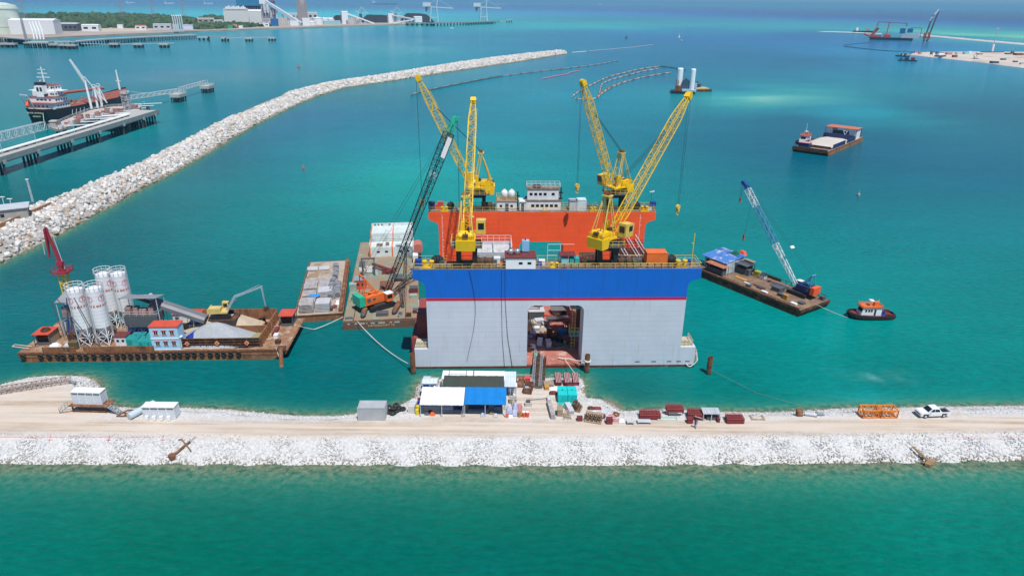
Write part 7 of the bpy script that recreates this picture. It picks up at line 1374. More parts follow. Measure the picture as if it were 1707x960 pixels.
# anchors on the outer slope
def slope(px, py):   # where the sight line meets the outer slope
    lo_, hi_ = 0.0, ZC
    q = G(px, py, 1.0)
    for _ in range(12): q = G(px, py, float(np.interp(q.y, [G(px, 773, 0).y, G(px, 773, 0).y + 4.3], [0, ZC])))
    return q
for A_, B_, lb, mt, hd_ in (((288, 763), (325, 734), 'rusty orange anchor with cross stock lying on the outer slope at left', rust, 1), ((1549, 774), (1513, 742), 'rusty brown stocky anchor lying on the outer slope at right', M('anchor_brown', (.3, .19, .1), .8, var=.3), 2)):
    a_ = slope(*A_) + Vector((0, 0, .35)); b2 = slope(*B_) + Vector((0, 0, .55)); t = thing('anchor', lb, 'anchor', a_, math.atan2(b2.y - a_.y, b2.x - a_.x), 'old anchors on the outer slope'); L = math.hypot(b2.x - a_.x, b2.y - a_.y); dz = b2.z - a_.z
    m = MB(); m.cyl((0, 0, 0), (L * .8, 0, dz * .8), .2, .16, 6); m.cyl((L * .8, 0, dz * .8), (L * 1.05, .1, dz + .1), .05, .04, 5); m.build('shank', mt, t)
    m = MB(); m.prism([(-.5, -.45 * hd_), (.2, -.6 * hd_), (.5, 0), (.2, .6 * hd_), (-.5, .45 * hd_)], -.25, .25, 'z'); m.build('crown', mt, t)
    if hd_ == 1:
        m = MB(); m.cyl((L * .62, -1.6, dz * .6 - .2), (L * .62, 1.6, dz * .6 + .35), .09, None, 6); m.cyl((L * .62, 1.5, dz * .6 + .3), (L * .62 - .4, 1.8, dz * .6 + .3), .08); m.build('stock', M('anchor_brown', (.3, .19, .1), .8, var=.3), t)
    else: m = MB(); m.prism([(-.6, -.3), (.9, -1.1), (.3, 0), (.9, 1.1), (-.6, .3)], -.1, .1, 'z'); m.build('fluke', M('anchor_brown'), t)
for k, px in enumerate((82, 180, 270)):
    m = MB(); a_ = slope(px, 740) + Vector((0, 0, .2)); b2 = slope(px + 3, 727) + Vector((0, 0, .25)); m.bar(a_, b2, .03); m.bar(a_ + (b2 - a_) * .4 - Vector((.3, 0, 0)), a_ + (b2 - a_) * .4 + Vector((.3, 0, 0)), .03); tag(m.build('survey_stake', M('pink_paint', (.7, .12, .2))), ('left', 'middle', 'right')[k] + ' pink survey cross on the outer slope at left', 'survey mark', 'pink survey crosses')
for x0, x1, lb in ((0, 250, 'left thin pink survey string along the outer slope'), (1560, 1707, 'right thin pink survey string along the outer slope')):
    m = MB(); m.path([slope(x, 730.5) + Vector((0, 0, .3)) for x in np.linspace(x0, x1, 14)], .018, 4); tag(m.build('survey_string', M('pink_paint')), lb, 'string', 'pink survey strings')

# =================================================================== across the breakwater: tanker, jetties, shore, far sea
pilem = M('pile_dark', (.05, .055, .06), .7); conc = M('jetty_concrete', (.42, .42, .39), .85, var=.12); steelw = M('galv_white', (.62, .66, .68), .5, var=.08)
def piles(m, x, y0, y1, zt, n_=5, r=.45, zb=-2):
    for k in range(n_): y = y0 + (y1 - y0) * k / max(1, n_ - 1); m.cyl((x + (.8 if k % 2 else -.6), y + .6 * (k % 2), zb), (x, y, zt), r, None, 6)
J = Frame.px((0, 264), (265, 184), 7.0); JL = J.len
t = thing('jetty', 'long concrete jetty with a white pipeline and grouped piles at the left', 'jetty', J.w(0, 0, 0), J.a)
m = MB(); m.box(-50, 0, -.9, JL, 7.5, 0); m.box(JL - 34, 7.5, -.9, JL, 15, 0); m.build('deck', conc, t); m = MB(); m.box(-50, -.25, -1.7, JL, 0, .45); m.box(-50, 7.2, .0, JL - 34, 7.5, .5); m.box(-50, .4, -2.3, JL, 1.1, -.9); m.box(-50, 6, -2.3, JL, 6.7, -.9); m.build('edge_beam', M('beam_grey', (.3, .31, .3), .8), t)
for px in (-45, 5, 62, 118, 165, 205, 238, 258):
    x = J.L(px, 264 - px * .302, 0).x; m = MB(); piles(m, x, .5, 7, -1, 5, .5, -9); each(m, 'pile', pilem, t)
    m = MB(); m.box(x - .8, -.5, -2.6, x + .8, 7.6, -1.2); m.build('pile_cap', conc, t)
m = MB()
for y, z in ((5.3, .9), (6.3, .9)): m.cyl((-50, y, z), (JL - 22, y, z), .42, None, 8)
m.cyl((JL - 22, 6.3, .9), (JL - 30, 16, .9), .4); m.build('pipeline', whiter, t); m = MB()
for x in np.arange(-48, JL - 20, 6): m.box(x, 4.7, 0, x + .3, 6.9, .5)
m.build('pipe_support', drust, t)
for px, py in ((8, 262), (63, 245), (125, 226), (180, 210), (246, 190)):
    q = J.L(px, py, 0); m = MB(); m.cyl((q.x, .1, 0), (q.x, .1, 6.5), .12, .07, 6); m.box(q.x - .1, .0, 6.3, q.x + .1, 1.3, 6.5); m.build('lamp_post', steelw, t)
# walkway bridges
def bridge(A_, B_, z, label, w=1.6, h=2.4, group='white truss walkways', segs=None):
    a_ = G(*A_, z); b2 = G(*B_, z); t = thing('footbridge', label, 'footbridge', a_, 0, group); d = b2 - a_; m = MB(); m.lattice(Vector((0, 0, h / 2)), d + Vector((0, 0, h / 2)), w, w, segs or max(6, int(d.length / 2.4)), .12, .08, (0, 0, 1), h, h); m.build('truss', steelw, t)
    m = MB(); m.cyl((0, 0, .1), d + Vector((0, 0, .1)), w * .55, None, 4) if False else m.lattice(Vector((0, 0, .05)), d + Vector((0, 0, .05)), w * .9, w * .9, 2, .1, 0.0, (0, 0, 1), .1, .1); m.build('walkway', conc, t); return t
def dolphin(px, py, w, d, h, label, group, z=0, rz=None, capm=None, light=True, n_=3, r=.5):
    b0 = G(px, py, 0); t = thing('dolphin', label, 'dolphin', b0, J.a if rz is None else rz, group); m = MB(); m.box(-w / 2, -d / 2, h - 2.0, w / 2, d / 2, h); m.build('cap', capm or conc, t); m = MB()
    for x in np.linspace(-w * .4, w * .4, n_): piles(m, x, -d * .38, d * .38, h - 1.5, 3, r)
    each(m, 'pile', pilem, t)
    m = MB(); m.rail([(-w / 2, -d / 2, h), (w / 2, -d / 2, h), (w / 2, d / 2, h)], 1.2, .07, 2.5)
    if light: m.cyl((w * .2, 0, h), (w * .2, 0, h + 4), .12)
    m.build('rail', steelw, t); return t
dolphin(299, 170, 12, 7, 5.5, 'nearer mooring dolphin between the two truss walkways', 'mooring dolphins by the tanker', n_=4); dolphin(347, 155, 11, 7, 5.5, 'farther mooring dolphin at the end of the walkways', 'mooring dolphins by the tanker', n_=4)
bridge((222, 160), (300, 153), 6, 'truss walkway from the jetty head to the nearer dolphin') if False else bridge((205, 168), (297, 154), 5.6, 'truss walkway from the jetty head to the nearer dolphin'); bridge((299, 152), (342, 140), 5.6, 'truss walkway between the two mooring dolphins'); bridge((-30, 243), (74, 216), 6.5, 'larger truss walkway left of the jetty beside the tanker stern', 2.6, 3.6)
# loading platform
def zone(pxs, z): return [tuple(G(x, y, z)[:2]) for x, y in pxs]
t = thing('loading_platform', 'crowded concrete loading platform between the tanker and the jetty', 'platform', G(150, 200, 0), 0); o_ = G(150, 200, 0)
pl = [(x - o_.x, y - o_.y) for x, y in zone([(80, 212), (98, 217), (150, 199), (232, 184), (238, 176), (185, 178), (150, 184), (118, 196)], 6.5)]
m = MB(); m.prism(pl, 5.6, 6.5); m.build('deck', M('pink_concrete', (.5, .42, .37), .85, var=.2, scale=.2), t); m = MB()
r_ = random.Random(5)
for k in range(26):
    a_ = r_.random(); q = Vector((*pl[0], 0)).lerp(Vector((*pl[4], 0)), a_); m.cyl((q.x + r_.uniform(0, 6), q.y + r_.uniform(0, 8), -2), (q.x + 2, q.y + 4, 5.7), .45, None, 6)
each(m, 'pile', pilem, t); m = MB()
for k in range(9):
    a_ = k / 9; q = Vector((*pl[1], 6.5)).lerp(Vector((*pl[4], 6.5)), a_); m.cyl((q.x - 4, q.y + 6 + k % 3, 7.2), (q.x + 9, q.y + 13 + k % 3, 7.2), .28, None, 6); m.box(q.x - 2, q.y + 4, 6.5, q.x - .8, q.y + 5.5, 8.0 + k % 2)
m.build('pipework', steelw, t); m = MB()
for k in range(34):
    a_ = r_.random(); q = Vector((*pl[1], 6.5)).lerp(Vector((*pl[3], 6.5)), a_); e = Vector((*pl[7], 6.5)).lerp(Vector((*pl[4], 6.5)), a_); q = q.lerp(e, r_.uniform(.1, .9)); h_ = r_.uniform(.5, 2.6); m.box(q.x, q.y, 6.5, q.x + r_.uniform(.8, 3), q.y + r_.uniform(.6, 2), 6.5 + h_)
each(m, 'valve_skid', M('pipe_mix', (.35, .2, .17), .7, var=.5, scale=1.5), t); m = MB(); m.rail([Vector((*p_, 6.5)) for p_ in pl], 1.2, .08, 4, True); m.build('railing', steelw, t)
def boxpx(px0, px1, py, z, d, h, mat, name, label, cat, group=None, roofm=None, wins=0, rz=0.0):
    a_ = G(px0, py, z); b2 = G(px1, py, z); w = (b2 - a_).length; t = thing(name, label, cat, a_, math.atan2(b2.y - a_.y, b2.x - a_.x), group); m = MB(); m.box(0, 0, 0, w, d, h); m.build('wall', mat, t)
    if roofm: m = MB(); m.prism([(-.3, h), (d / 2, h + d * .08), (d + .3, h), (d + .3, h - .2), (-.3, h - .2)], -.3, w + .3, 'x'); m.build('roof', roofm, t)
    for k in range(wins): m = MB(); x = w * (k + .5) / wins; m.box(x - w * .25 / wins, -.15, h * .4, x + w * .25 / wins, -.02, h * .7); m.build('window', glass, t)
    return t
boxpx(84, 94, 213, 6.5, 5, 3, M('pink_concrete'), 'hut', 'small pinkish hut at the near end of the loading platform', 'hut', roofm=conc)
for px, py, zt, lb in ((153, 182, 24, 'left white articulated loading arm, tallest'), (163, 180, 20, 'middle white loading arm'), (170, 178, 20, 'right white loading arm beside the red deck')):
    b0 = G(px, py, 6.5); t = thing('marine_arm', lb, 'loading arm', b0, 0, 'white loading arms at the tanker'); m = MB(); m.cyl((0, 0, 0), (-1 if zt > 22 else 0, 1, zt - 8), .7, .5, 8); m.build('riser', whiter, t)
    m = MB(); 
    if zt > 22: m.lattice((-1, 1, zt - 9), (-9.5, 5, zt + 3), 1.1, .6, 9, .12, .08); m.cyl((-1, 1, zt - 6), (8, 3, 3), .3, None, 6)
    else: m.cyl((0, .5, zt - 8), (-3.4, 1, 3), .35, None, 6); m.cyl((0, .5, zt - 8), (2.8, 1, 2), .35, None, 6); m.torus((0, .5, zt - 8), (0, 1, 0), 1.1, .25, 12, 5)
    m.build('arm', steelw, t)
t = thing('access_tower', 'grey lattice gangway tower at the right of the loading platform', 'tower', G(214, 186, 6.5)); m = MB(); m.lattice((0, 0, 0), (0, 0, 10), 3.2, 3.2, 6, .18, .12, (0, 1, 0)); m.box(-2, -2, 9.8, 2, 2, 10.1); m.build('tower', M('tower_grey', (.45, .42, .43), .6), t); m = MB(); m.rail([(-2, -2, 10.1), (2, -2, 10.1), (2, 2, 10.1), (-2, 2, 10.1)], 1.2, .1, 2, True); m.build('railing', steelw, t)
# tanker
st = G(57, 212, 0); st.y += 4; bowp = G(207, 152, 10); TA = math.atan2(bowp.y - st.y, bowp.x - st.x); TL = math.hypot(bowp.x - st.x, bowp.y - st.y)
t = thing('tanker', 'black hulled tanker with white bridge and red deck moored at the jetty', 'ship', (st.x, st.y, 0), TA); W = 8.0; t.scale = (1.02, 1.15, 1.18)
st_x = [(0, .62), (.03, .8), (.1, .96), (.25, 1), (.72, 1), (.85, .82), (.93, .5), (.98, .2), (1.0, .02)]
def sh_(u): return 7.2 + 3.2 * max(0, (u - .7) / .3) ** 1.5 + .6 * max(0, (.15 - u) / .15)
m = MB(); top = [(u * TL, w * W, sh_(u)) for u, w in st_x]; wl = [(max(3.0, u * TL * .985), w * W * (.35 if u < .02 else (.85 if u < .08 else (1 if u < .8 else .75))), .6) for u, w in st_x]; bt = [(x, y * .95, -1.5) for x, y, z in wl]
Np = len(top); ringv = lambda P: P + [(x, -y, z) for x, y, z in reversed(P)]
A3 = [ringv(bt), ringv(wl), ringv(top)]; n2 = 2 * Np; vs = sum(A3, []); m.add(vs, [(k * n2 + i, k * n2 + (i + 1) % n2, (k + 1) * n2 + (i + 1) % n2, (k + 1) * n2 + i) for k in range(2) for i in range(n2)]); m.build('hull', M('ship_black', (.022, .026, .034), .4, var=.3), t)
m = MB(); m.add([(x, y * .99, z - .7) for x, y, z in ringv(top)], [tuple(range(n2))]); m.build('deck', M('deck_red', (.3, .085, .06), .7, var=.2), t)
m = MB(); m.add([(x, y * 1.005, z * .9 - .1) for x, y, z in ringv(wl)] + [(x, y * 1.004, .95 + 0 * z) for x, y, z in ringv(wl)], [(i, (i + 1) % n2, n2 + (i + 1) % n2, n2 + i) for i in range(n2)]); m.build('boot_line', M('boot_red', (.45, .12, .08)), t)
m = MB(); m.box(4, -7.2, 7.2, 17, 7.2, 9.8); m.box(7, -6.8, 9.8, 16, 6.8, 12.6); m.box(9, -6, 12.6, 16, 6, 15); m.box(10.5, -8.8, 15, 15.5, 8.8, 15.25); m.box(10.5, -5.5, 15.2, 15.5, 5.5, 17.6); sup = m.build('superstructure', whiter, t)
m = MB(); m.box(3, -7.6, 9.8, 17.4, 7.6, 9.95); m.box(6.5, -7.2, 12.6, 16.6, 7.2, 12.75); m.box(10.2, -5.8, 17.6, 15.7, 5.8, 17.75); m.build('deck_edges', M('deck_red'), sup)
for z, n3_ in ((8.2, 5), (10.8, 5), (13.4, 4), (16.2, 4)):
    m = MB(); [m.box(7.4 + k * 2, -7.24 + (0 if z < 9 else (.4 if z < 12 else (1.2 if z < 15 else 1.7))), z, 8.3 + k * 2, -7.2 + (0 if z < 9 else (.4 if z < 12 else (1.2 if z < 15 else 1.7))), z + .7) for k in range(n3_)]
    [m.box((4 if z < 9 else (7 if z < 12 else (9 if z < 15 else 10.5))) - .05, -4.5 + k * 2.2, z, (4 if z < 9 else (7 if z < 12 else (9 if z < 15 else 10.5))), -3.5 + k * 2.2, z + .7) for k in range(4)]; m.build('window', glass, sup)
m = MB(); m.prism([(6.2, 12.6), (10.2, 12.6), (9.6, 18.0), (6.6, 18.0)], -2.0, 2.0, 'y'); m.build('funnel', whiter, t); m = MB(); m.prism([(6.5, 18.0), (9.7, 18.0), (9.5, 19.2), (6.9, 19.2)], -2.1, 2.1, 'y'); m.box(6.3, -2.15, 12.7, 10.0, 2.15, 13.9); [m.box(6.25, -1.5 + k * 1.7, 15.2, 6.4, -.5 + k * 1.7, 17) for k in range(2)]; m.build('funnel_bands', M('ship_black'), t)
m = MB(); m.cyl((11.5, 0, 17.7), (11.5, 0, 26), .45, .2, 8); m.box(11.2, -3.4, 21, 11.8, 3.4, 21.3); m.box(11.2, -2.4, 22.8, 11.8, 2.4, 23.1); m.box(11.2, -2, 24.6, 11.8, 2, 24.8); m.build('mast', whiter, t); m = MB(); m.ball((14, 3.5, 18.9), .8); m.build('radome', whiter, t, True)
m = MB(); m.cyl((1.2, 3.0, 11.5), (-1.0, 3.0, 9.0), 1.0, .7, 8); m.build('lifeboat', M('signal_orange'), t); m = MB(); m.lattice((2.4, 1.4, 7), (-1.5, 1.4, 14), .3, .3, 4, .12, .05); m.bar((2.4, 5, 7), (-1.0, 5, 14.5), .2); m.bar((-1.2, 1.4, 14.2), (-1.2, 5, 14.2), .2); m.build('davit', steelw, t)
m = MB(); m.cyl((TL * .93, 0, 9.5), (TL * .93, 0, 20), .6, .35, 8); m.box(TL * .93 - .2, -1.4, 14, TL * .93 + .2, 1.4, 14.4); m.build('foremast', whiter, t)
m = MB(); m.path([(20, 4, 7), (20, 4, 11), (24, 2, 12.5), (52, -4, 12.5)], .7, 8); m.build('deck_crane', M('crane_redbrown', (.4, .12, .08)), t)
m = MB(); r_ = random.Random(9)
for k in range(10): m.cyl((19, -3 + k * .7, 7.3), (TL * .8, -3 + k * .7, 7.3), .16, None, 5)
for k in range(40): x = r_.uniform(19, TL * .9); y = r_.uniform(-5.5, 5.5) * (1 if x < TL * .8 else .5); m.box(x, y, 7, x + r_.uniform(.5, 2), y + r_.uniform(.4, 1.6), 7 + r_.uniform(.6, 2))
m.build('deck_piping', M('pipe_mix', (.35, .2, .17), .7, var=.5, scale=1.5), t)
m = MB(); [m.cbox((16 + k * 3.2 + (9 if k > 3 else 0), -8.08, 4.8 - .2), (.35, .06, 2.6), 0, 0, R(25)) for k in range(6)]; m.build('hull_marks', whiter, t)
write('BLACK CENTRAL 1', 1.0, M('name_cream', (.7, .66, .5)), t, (-.15, 0, 5.6), (R(80), 0, R(-90)), 'ship_name'); write('BANGKOK', .85, M('name_cream'), t, (.2, 0, 4.0), (R(75), 0, R(-90)), 'home_port')
cable('mooring_rope', 'mooring line from the tanker stern down to the walkway end', [Vector((st.x, st.y, 7)) + Vector((4, 0, 0)), G(74, 214, 7.5)], .12, rope, .02); cable('mooring_rope', 'mooring line from the tanker bow towards the dolphins', [Vector((bowp.x, bowp.y, 10)), G(296, 157, 6.5)], .1, rope, .02)
# land spit with hut at the left edge
lp = zone([(-200, 395), (0, 383), (40, 367), (75, 350), (80, 341), (40, 342), (0, 346), (-200, 352)], 3.6); m = MB(); m.prism(lp, -1, 3.6); tag(m.build('breakwater_road', M('ochre_ground', (.45, .33, .22), .95, var=.25, scale=.3, c2=(.3, .28, .16), amt=.35, scale2=.12)), kind='structure')
t = house('hut', 'small hut with pale roof at the left edge on the breakwater', 'hut', G(-38, 373, 3.7), R(31), 13, 6.5, 3.2, M('hut_wall', (.36, .35, .32)), lgrey, [(2, 1, 1, 1), (6, 1, 1, 1)], over=.5)
t = house('tank_shed', 'black square shed roof right of the hut on the breakwater', 'shed', G(24, 364, 3.7), R(25), 3.6, 4.0, 1.9, dgrey, black, [])
m = MB(); m.prism([(0, 0), (29, 0), (29, .5), (0, .5)], 0, 1.0); tag(m.build('retaining_wall', M('brown_wall', (.3, .17, .09), .8), None, False, G(-20, 388, 3.7), math.atan2(G(74, 350, 3.7).y - G(0, 382, 3.7).y, G(74, 350, 3.7).x - G(0, 382, 3.7).x)), 'low brown wall along the breakwater road', 'wall')
def lattice_light(px, py, h, label, w=.7, mat=None, grp=None, head=True, z=3.6):
    t = thing('lamp_post', label, 'lamp post', G(px, py, z), 0, grp); m = MB(); m.lattice((0, 0, 0), (0, 0, h), w, w * .7, max(4, int(h / 1.3)), w * .09, w * .05, (0, 1, 0)); m.build('post', mat or steelw, t)
    if head: m = MB(); m.box(-w, -w * .5, h, w, w * .5, h + w * .7); m.build('lamp', whiter, t)
    return t
lattice_light(55, 337, 7.5, 'slim white lattice beacon post behind the breakwater road', .42); 
for px, py, h, lb in ((8, 345, 3.2, 'left short post with flat white lamp on the breakwater'), (19, 343, 2.2, 'right plain short post on the breakwater'),):
    t = thing('lamp_post', lb, 'lamp post', G(px, py, 3.6)); m = MB(); m.cyl((0, 0, 0), (0, 0, h), .12); m.build('post', steelw, t); m = MB(); m.box(-.8, -.2, h, .8, .2, h + .2); m.build('lamp', whiter, t)
t = thing('beacon', 'small white beacon at the far tip of the breakwater', 'beacon', G(927, 88, 3.6)); m = MB(); m.lathe([(1.4, 0), (1.1, 1.5), (.6, 4), (.6, 5)], (0, 0, 0), 10); m.build('tower', whiter, t); m = MB(); m.lathe([(.8, 5), (.8, 5.8), (.2, 6.4)], (0, 0, 0), 10); m.build('lamp', dgrey, t)
# ------------------------------------------------------------------- far jetties
FG = 'dolphins of the far jetties'
def longdeck(pts, w, z, label, name='jetty', dh=1.6, mat=None, ps=12.0, pr=.6, rows=3, group=None, rail=False):
    P = [G(x, y, z) for x, y in pts]; o0 = P[0].copy(); t = thing(name, label, 'jetty', (o0.x, o0.y, 0), 0, group); m = MB(); mp = MB()
    for a_, b2 in zip(P[:-1], P[1:]):
        d = b2 - a_; L = d.length; n_ = Vector((-d.y, d.x, 0)).normalized(); q = [a_ - o0, b2 - o0, b2 - o0 + n_ * w, a_ - o0 + n_ * w]; m.prism([(v.x, v.y) for v in q], z - dh, z)
        for k in range(int(L / ps) + 1):
            for j in range(rows): c = a_ - o0 + d * min(1, (k * ps / L)) + n_ * (w * (j + .5) / rows); mp.cyl((c.x, c.y, -2), (c.x, c.y, z - dh), pr, None, 5)
    m.build('deck', mat or conc, t); (each(mp, 'pile', pilem, t) if len(mp.c) <= 130 else mp.build('piles', pilem, t))
    return t, o0
longdeck([(-60, 62), (0, 62), (38, 65)], 14, 9, 'far approach jetty at the left edge below the round tank', ps=9, pr=.7)
longdeck([(38, 71), (80, 71)], 26, 8, 'loading platform of the far jetty with four white arms', 'loading_platform', ps=6, pr=.8, rows=4)
longdeck([(80, 70), (128, 69), (186, 64.5), (252, 61), (328, 58)], 12, 8, 'long far jetty trestle running right in front of the sandy shore', ps=7, pr=.7)
longdeck([(135, 73), (190, 74), (290, 72)], 4, 5, 'low thin catwalk in front of the long far trestle', dh=.8, ps=60)
longdeck([(346, 60.5), (376, 61.5)], 3.5, 9, 'first thin catwalk right of the far jetty head', dh=1, ps=90, group='far catwalks'); longdeck([(376, 63.5), (416, 62.5)], 3.5, 7, 'second thin catwalk right of the far jetty head', dh=1, ps=90, group='far catwalks'); longdeck([(416, 62.5), (454, 62)], 3.5, 7, 'third thin catwalk right of the far jetty head', dh=1, ps=90, group='far catwalks')
for k, (px, py, w) in enumerate(((3, 80, 12), (20, 80, 14), (92, 81, 12), (108, 82, 12), (122, 82.5, 12), (192, 80, 13), (232, 80.5, 13), (275, 80.5, 13), (340, 68, 18), (376, 69.5, 12), (416, 69.8, 12), (454, 69, 12))):
    dolphin(px, py, w, 9, 6, ('leftmost concrete dolphin at the picture edge', 'second far dolphin from the left edge', 'dolphin just right of the far loading platform', 'second dolphin right of the far loading platform', 'third dolphin right of the far loading platform', 'left of three lone dolphins before the far trestle', 'middle of three lone dolphins before the far trestle', 'right of three lone dolphins before the far trestle', 'wide dolphin joined to the far jetty head', 'dolphin between first and second far catwalk', 'dolphin between second and third far catwalk', 'last dolphin at the end of the far catwalks')[k], FG, rz=.1, r=.9)
for k in range(4):
    b0 = G(57.5 + k * 5.3, 68, 8); t = thing('marine_arm', ('first', 'second', 'third', 'fourth')[k] + ' from left of the four tall white arms on the far platform', 'loading arm', b0, 0, 'white arms on the far platform'); m = MB(); m.cyl((0, 0, 0), (-2, 4, 13), 1.1, .9, 6); m.cyl((-2, 4, 12), (-8, 10, 26), 1.0, .7, 6); m.cyl((-8, 10, 26), (-3, 6, 11), .6, .5, 6); m.build('arm', whiter, t); m = MB(); m.box(-1.8, -1.8, 0, 1.8, 1.8, 2); m.build('base', conc, t)
for k in range(5):
    b0 = G(291.5 + k * 3.6, 53, 4); t = thing('vent_stack', ('first', 'second', 'third', 'fourth', 'fifth')[k] + ' from left of the five tall white stacks on the far shore', 'stack', b0, 0, 'tall white stacks on the far shore'); m = MB(); m.cyl((0, 0, 0), (0, 0, 30), 1.5, 1.2, 8); m.build('stack', steelw, t); m = MB(); m.cyl((0, 0, 30), (-2.5, 0, 32), 1.3, 1.0, 8); m.build('cowl', whiter, t)
lattice_light(44, 68, 30, 'grey lattice tower left of the far loading arms', 2.6, M('tower_grey'), None, False, 8)
# ------------------------------------------------------------------- far shore
shore_px = [(-420, 80), (-120, 72), (0, 66.5), (100, 61.5), (200, 57), (270, 54.8), (330, 51.5), (400, 49), (430, 47.8), (500, 46), (560, 43.5), (640, 41.5), (690, 39.8), (700, 38.4), (690, 35), (640, 32), (560, 29.5), (470, 29), (380, 30), (260, 31), (130, 31), (0, 30), (-420, 40)]
lm = M('far_ground', (.4, .33, .28), .95, var=.2, scale=.01, c2=(.22, .19, .14), amt=.3, scale2=.008, stretch=(1, 3, 1))
m = MB(); m.prism(zone(shore_px, 3.0), -2, 3.0); tag(m.build('shore_ground', lm), kind='structure')
m = MB(); m.prism(zone([(120, 49.5), (160, 48.2), (215, 48), (262, 50.2), (240, 52.5), (170, 53.5), (130, 52.5)], 3.2), 2.9, 3.2); tag(m.build('sand_field', M('beige_field', (.52, .44, .35), .95)), kind='structure')
# woodland: one mass
def wood_mass(name, poly, n_, h, mat, hills=None, smin=7, smax=13):
    P = np.array(zone(poly, 3.0)); lo_, hi_ = P.min(0), P.max(0); q = rng.uniform(lo_, hi_, (n_ * 6, 2)); d_ = polysd(q, P); q = q[d_ > 0][:n_]; z = np.full(len(q), h) + rng.uniform(-2.5, 2.5, len(q))
    if hills:
        for (cx, cy, rr_, hh) in hills: z = z + hh * np.exp(-((q[:, 0] - cx) ** 2 + ((q[:, 1] - cy) * .7) ** 2) / rr_ ** 2)
    pos = np.stack([q[:, 0], q[:, 1], z * .8], 1); o = rocks(name, pos, rng.uniform(smin, smax, len(q)), 1, mat, (.7, 1.1)); return tag(o, kind='stuff'), q, z
fm = rockmat('foliage', (.025, .055, .02), (.06, .11, .04), (.09, .12, .05)); hc = G(20, 40, 3)
wood_mass('woodland', [(-300, 44), (20, 45.5), (60, 47.5), (100, 49), (140, 48), (200, 47), (250, 47.5), (280, 47), (285, 40), (320, 41), (330, 36.5), (300, 33), (200, 32.5), (60, 32), (-300, 34)], 4200, 7, fm, [(hc.x - 60, hc.y + 500, 230, 12)])
wood_mass('woodland', [(300, 49.5), (345, 49.5), (385, 48), (420, 46), (455, 44.2), (440, 43), (400, 42), (370, 42), (330, 43)], 650, 6, fm, None, 5, 9); wood_mass('woodland', [(330, 35), (380, 35), (400, 32), (350, 31)], 160, 8, fm)
# hill under the far-left trees
t = thing('round_tank', 'huge pale mint round storage tank cut by the left picture edge', 'storage tank', G(-2, 56, 3)); m = MB(); m.lathe([(40, 0), (40, 46), (38, 49), (24, 54), (.1, 56)], (0, 0, 0), 40); m.build('shell', M('mint_tank', (.6, .68, .58), .5, var=.04), t, False); m = MB(); m.lathe([(40.3, 43), (41.2, 44), (40.3, 45)], (0, 0, 0), 40); m.lathe([(40.3, 12), (40.6, 12.5), (40.3, 13)], (0, 0, 0), 40); m.build('rings', M('ring_mint', (.45, .55, .48)), t); m = MB(); m.lattice((20, -36, 0), (12, -30, 50), 2.4, 2.4, 12, .5, .3); m.build('stair', M('stair_rust', (.5, .4, .35)), t); m = MB(); m.rail([(39 * math.cos(a_), 39 * math.sin(a_), 49) for a_ in np.linspace(0, 6.28, 25)], 1.6, .2, 12); m.build('top_rail', whiter, t)
SH = 'buildings along the far shore'
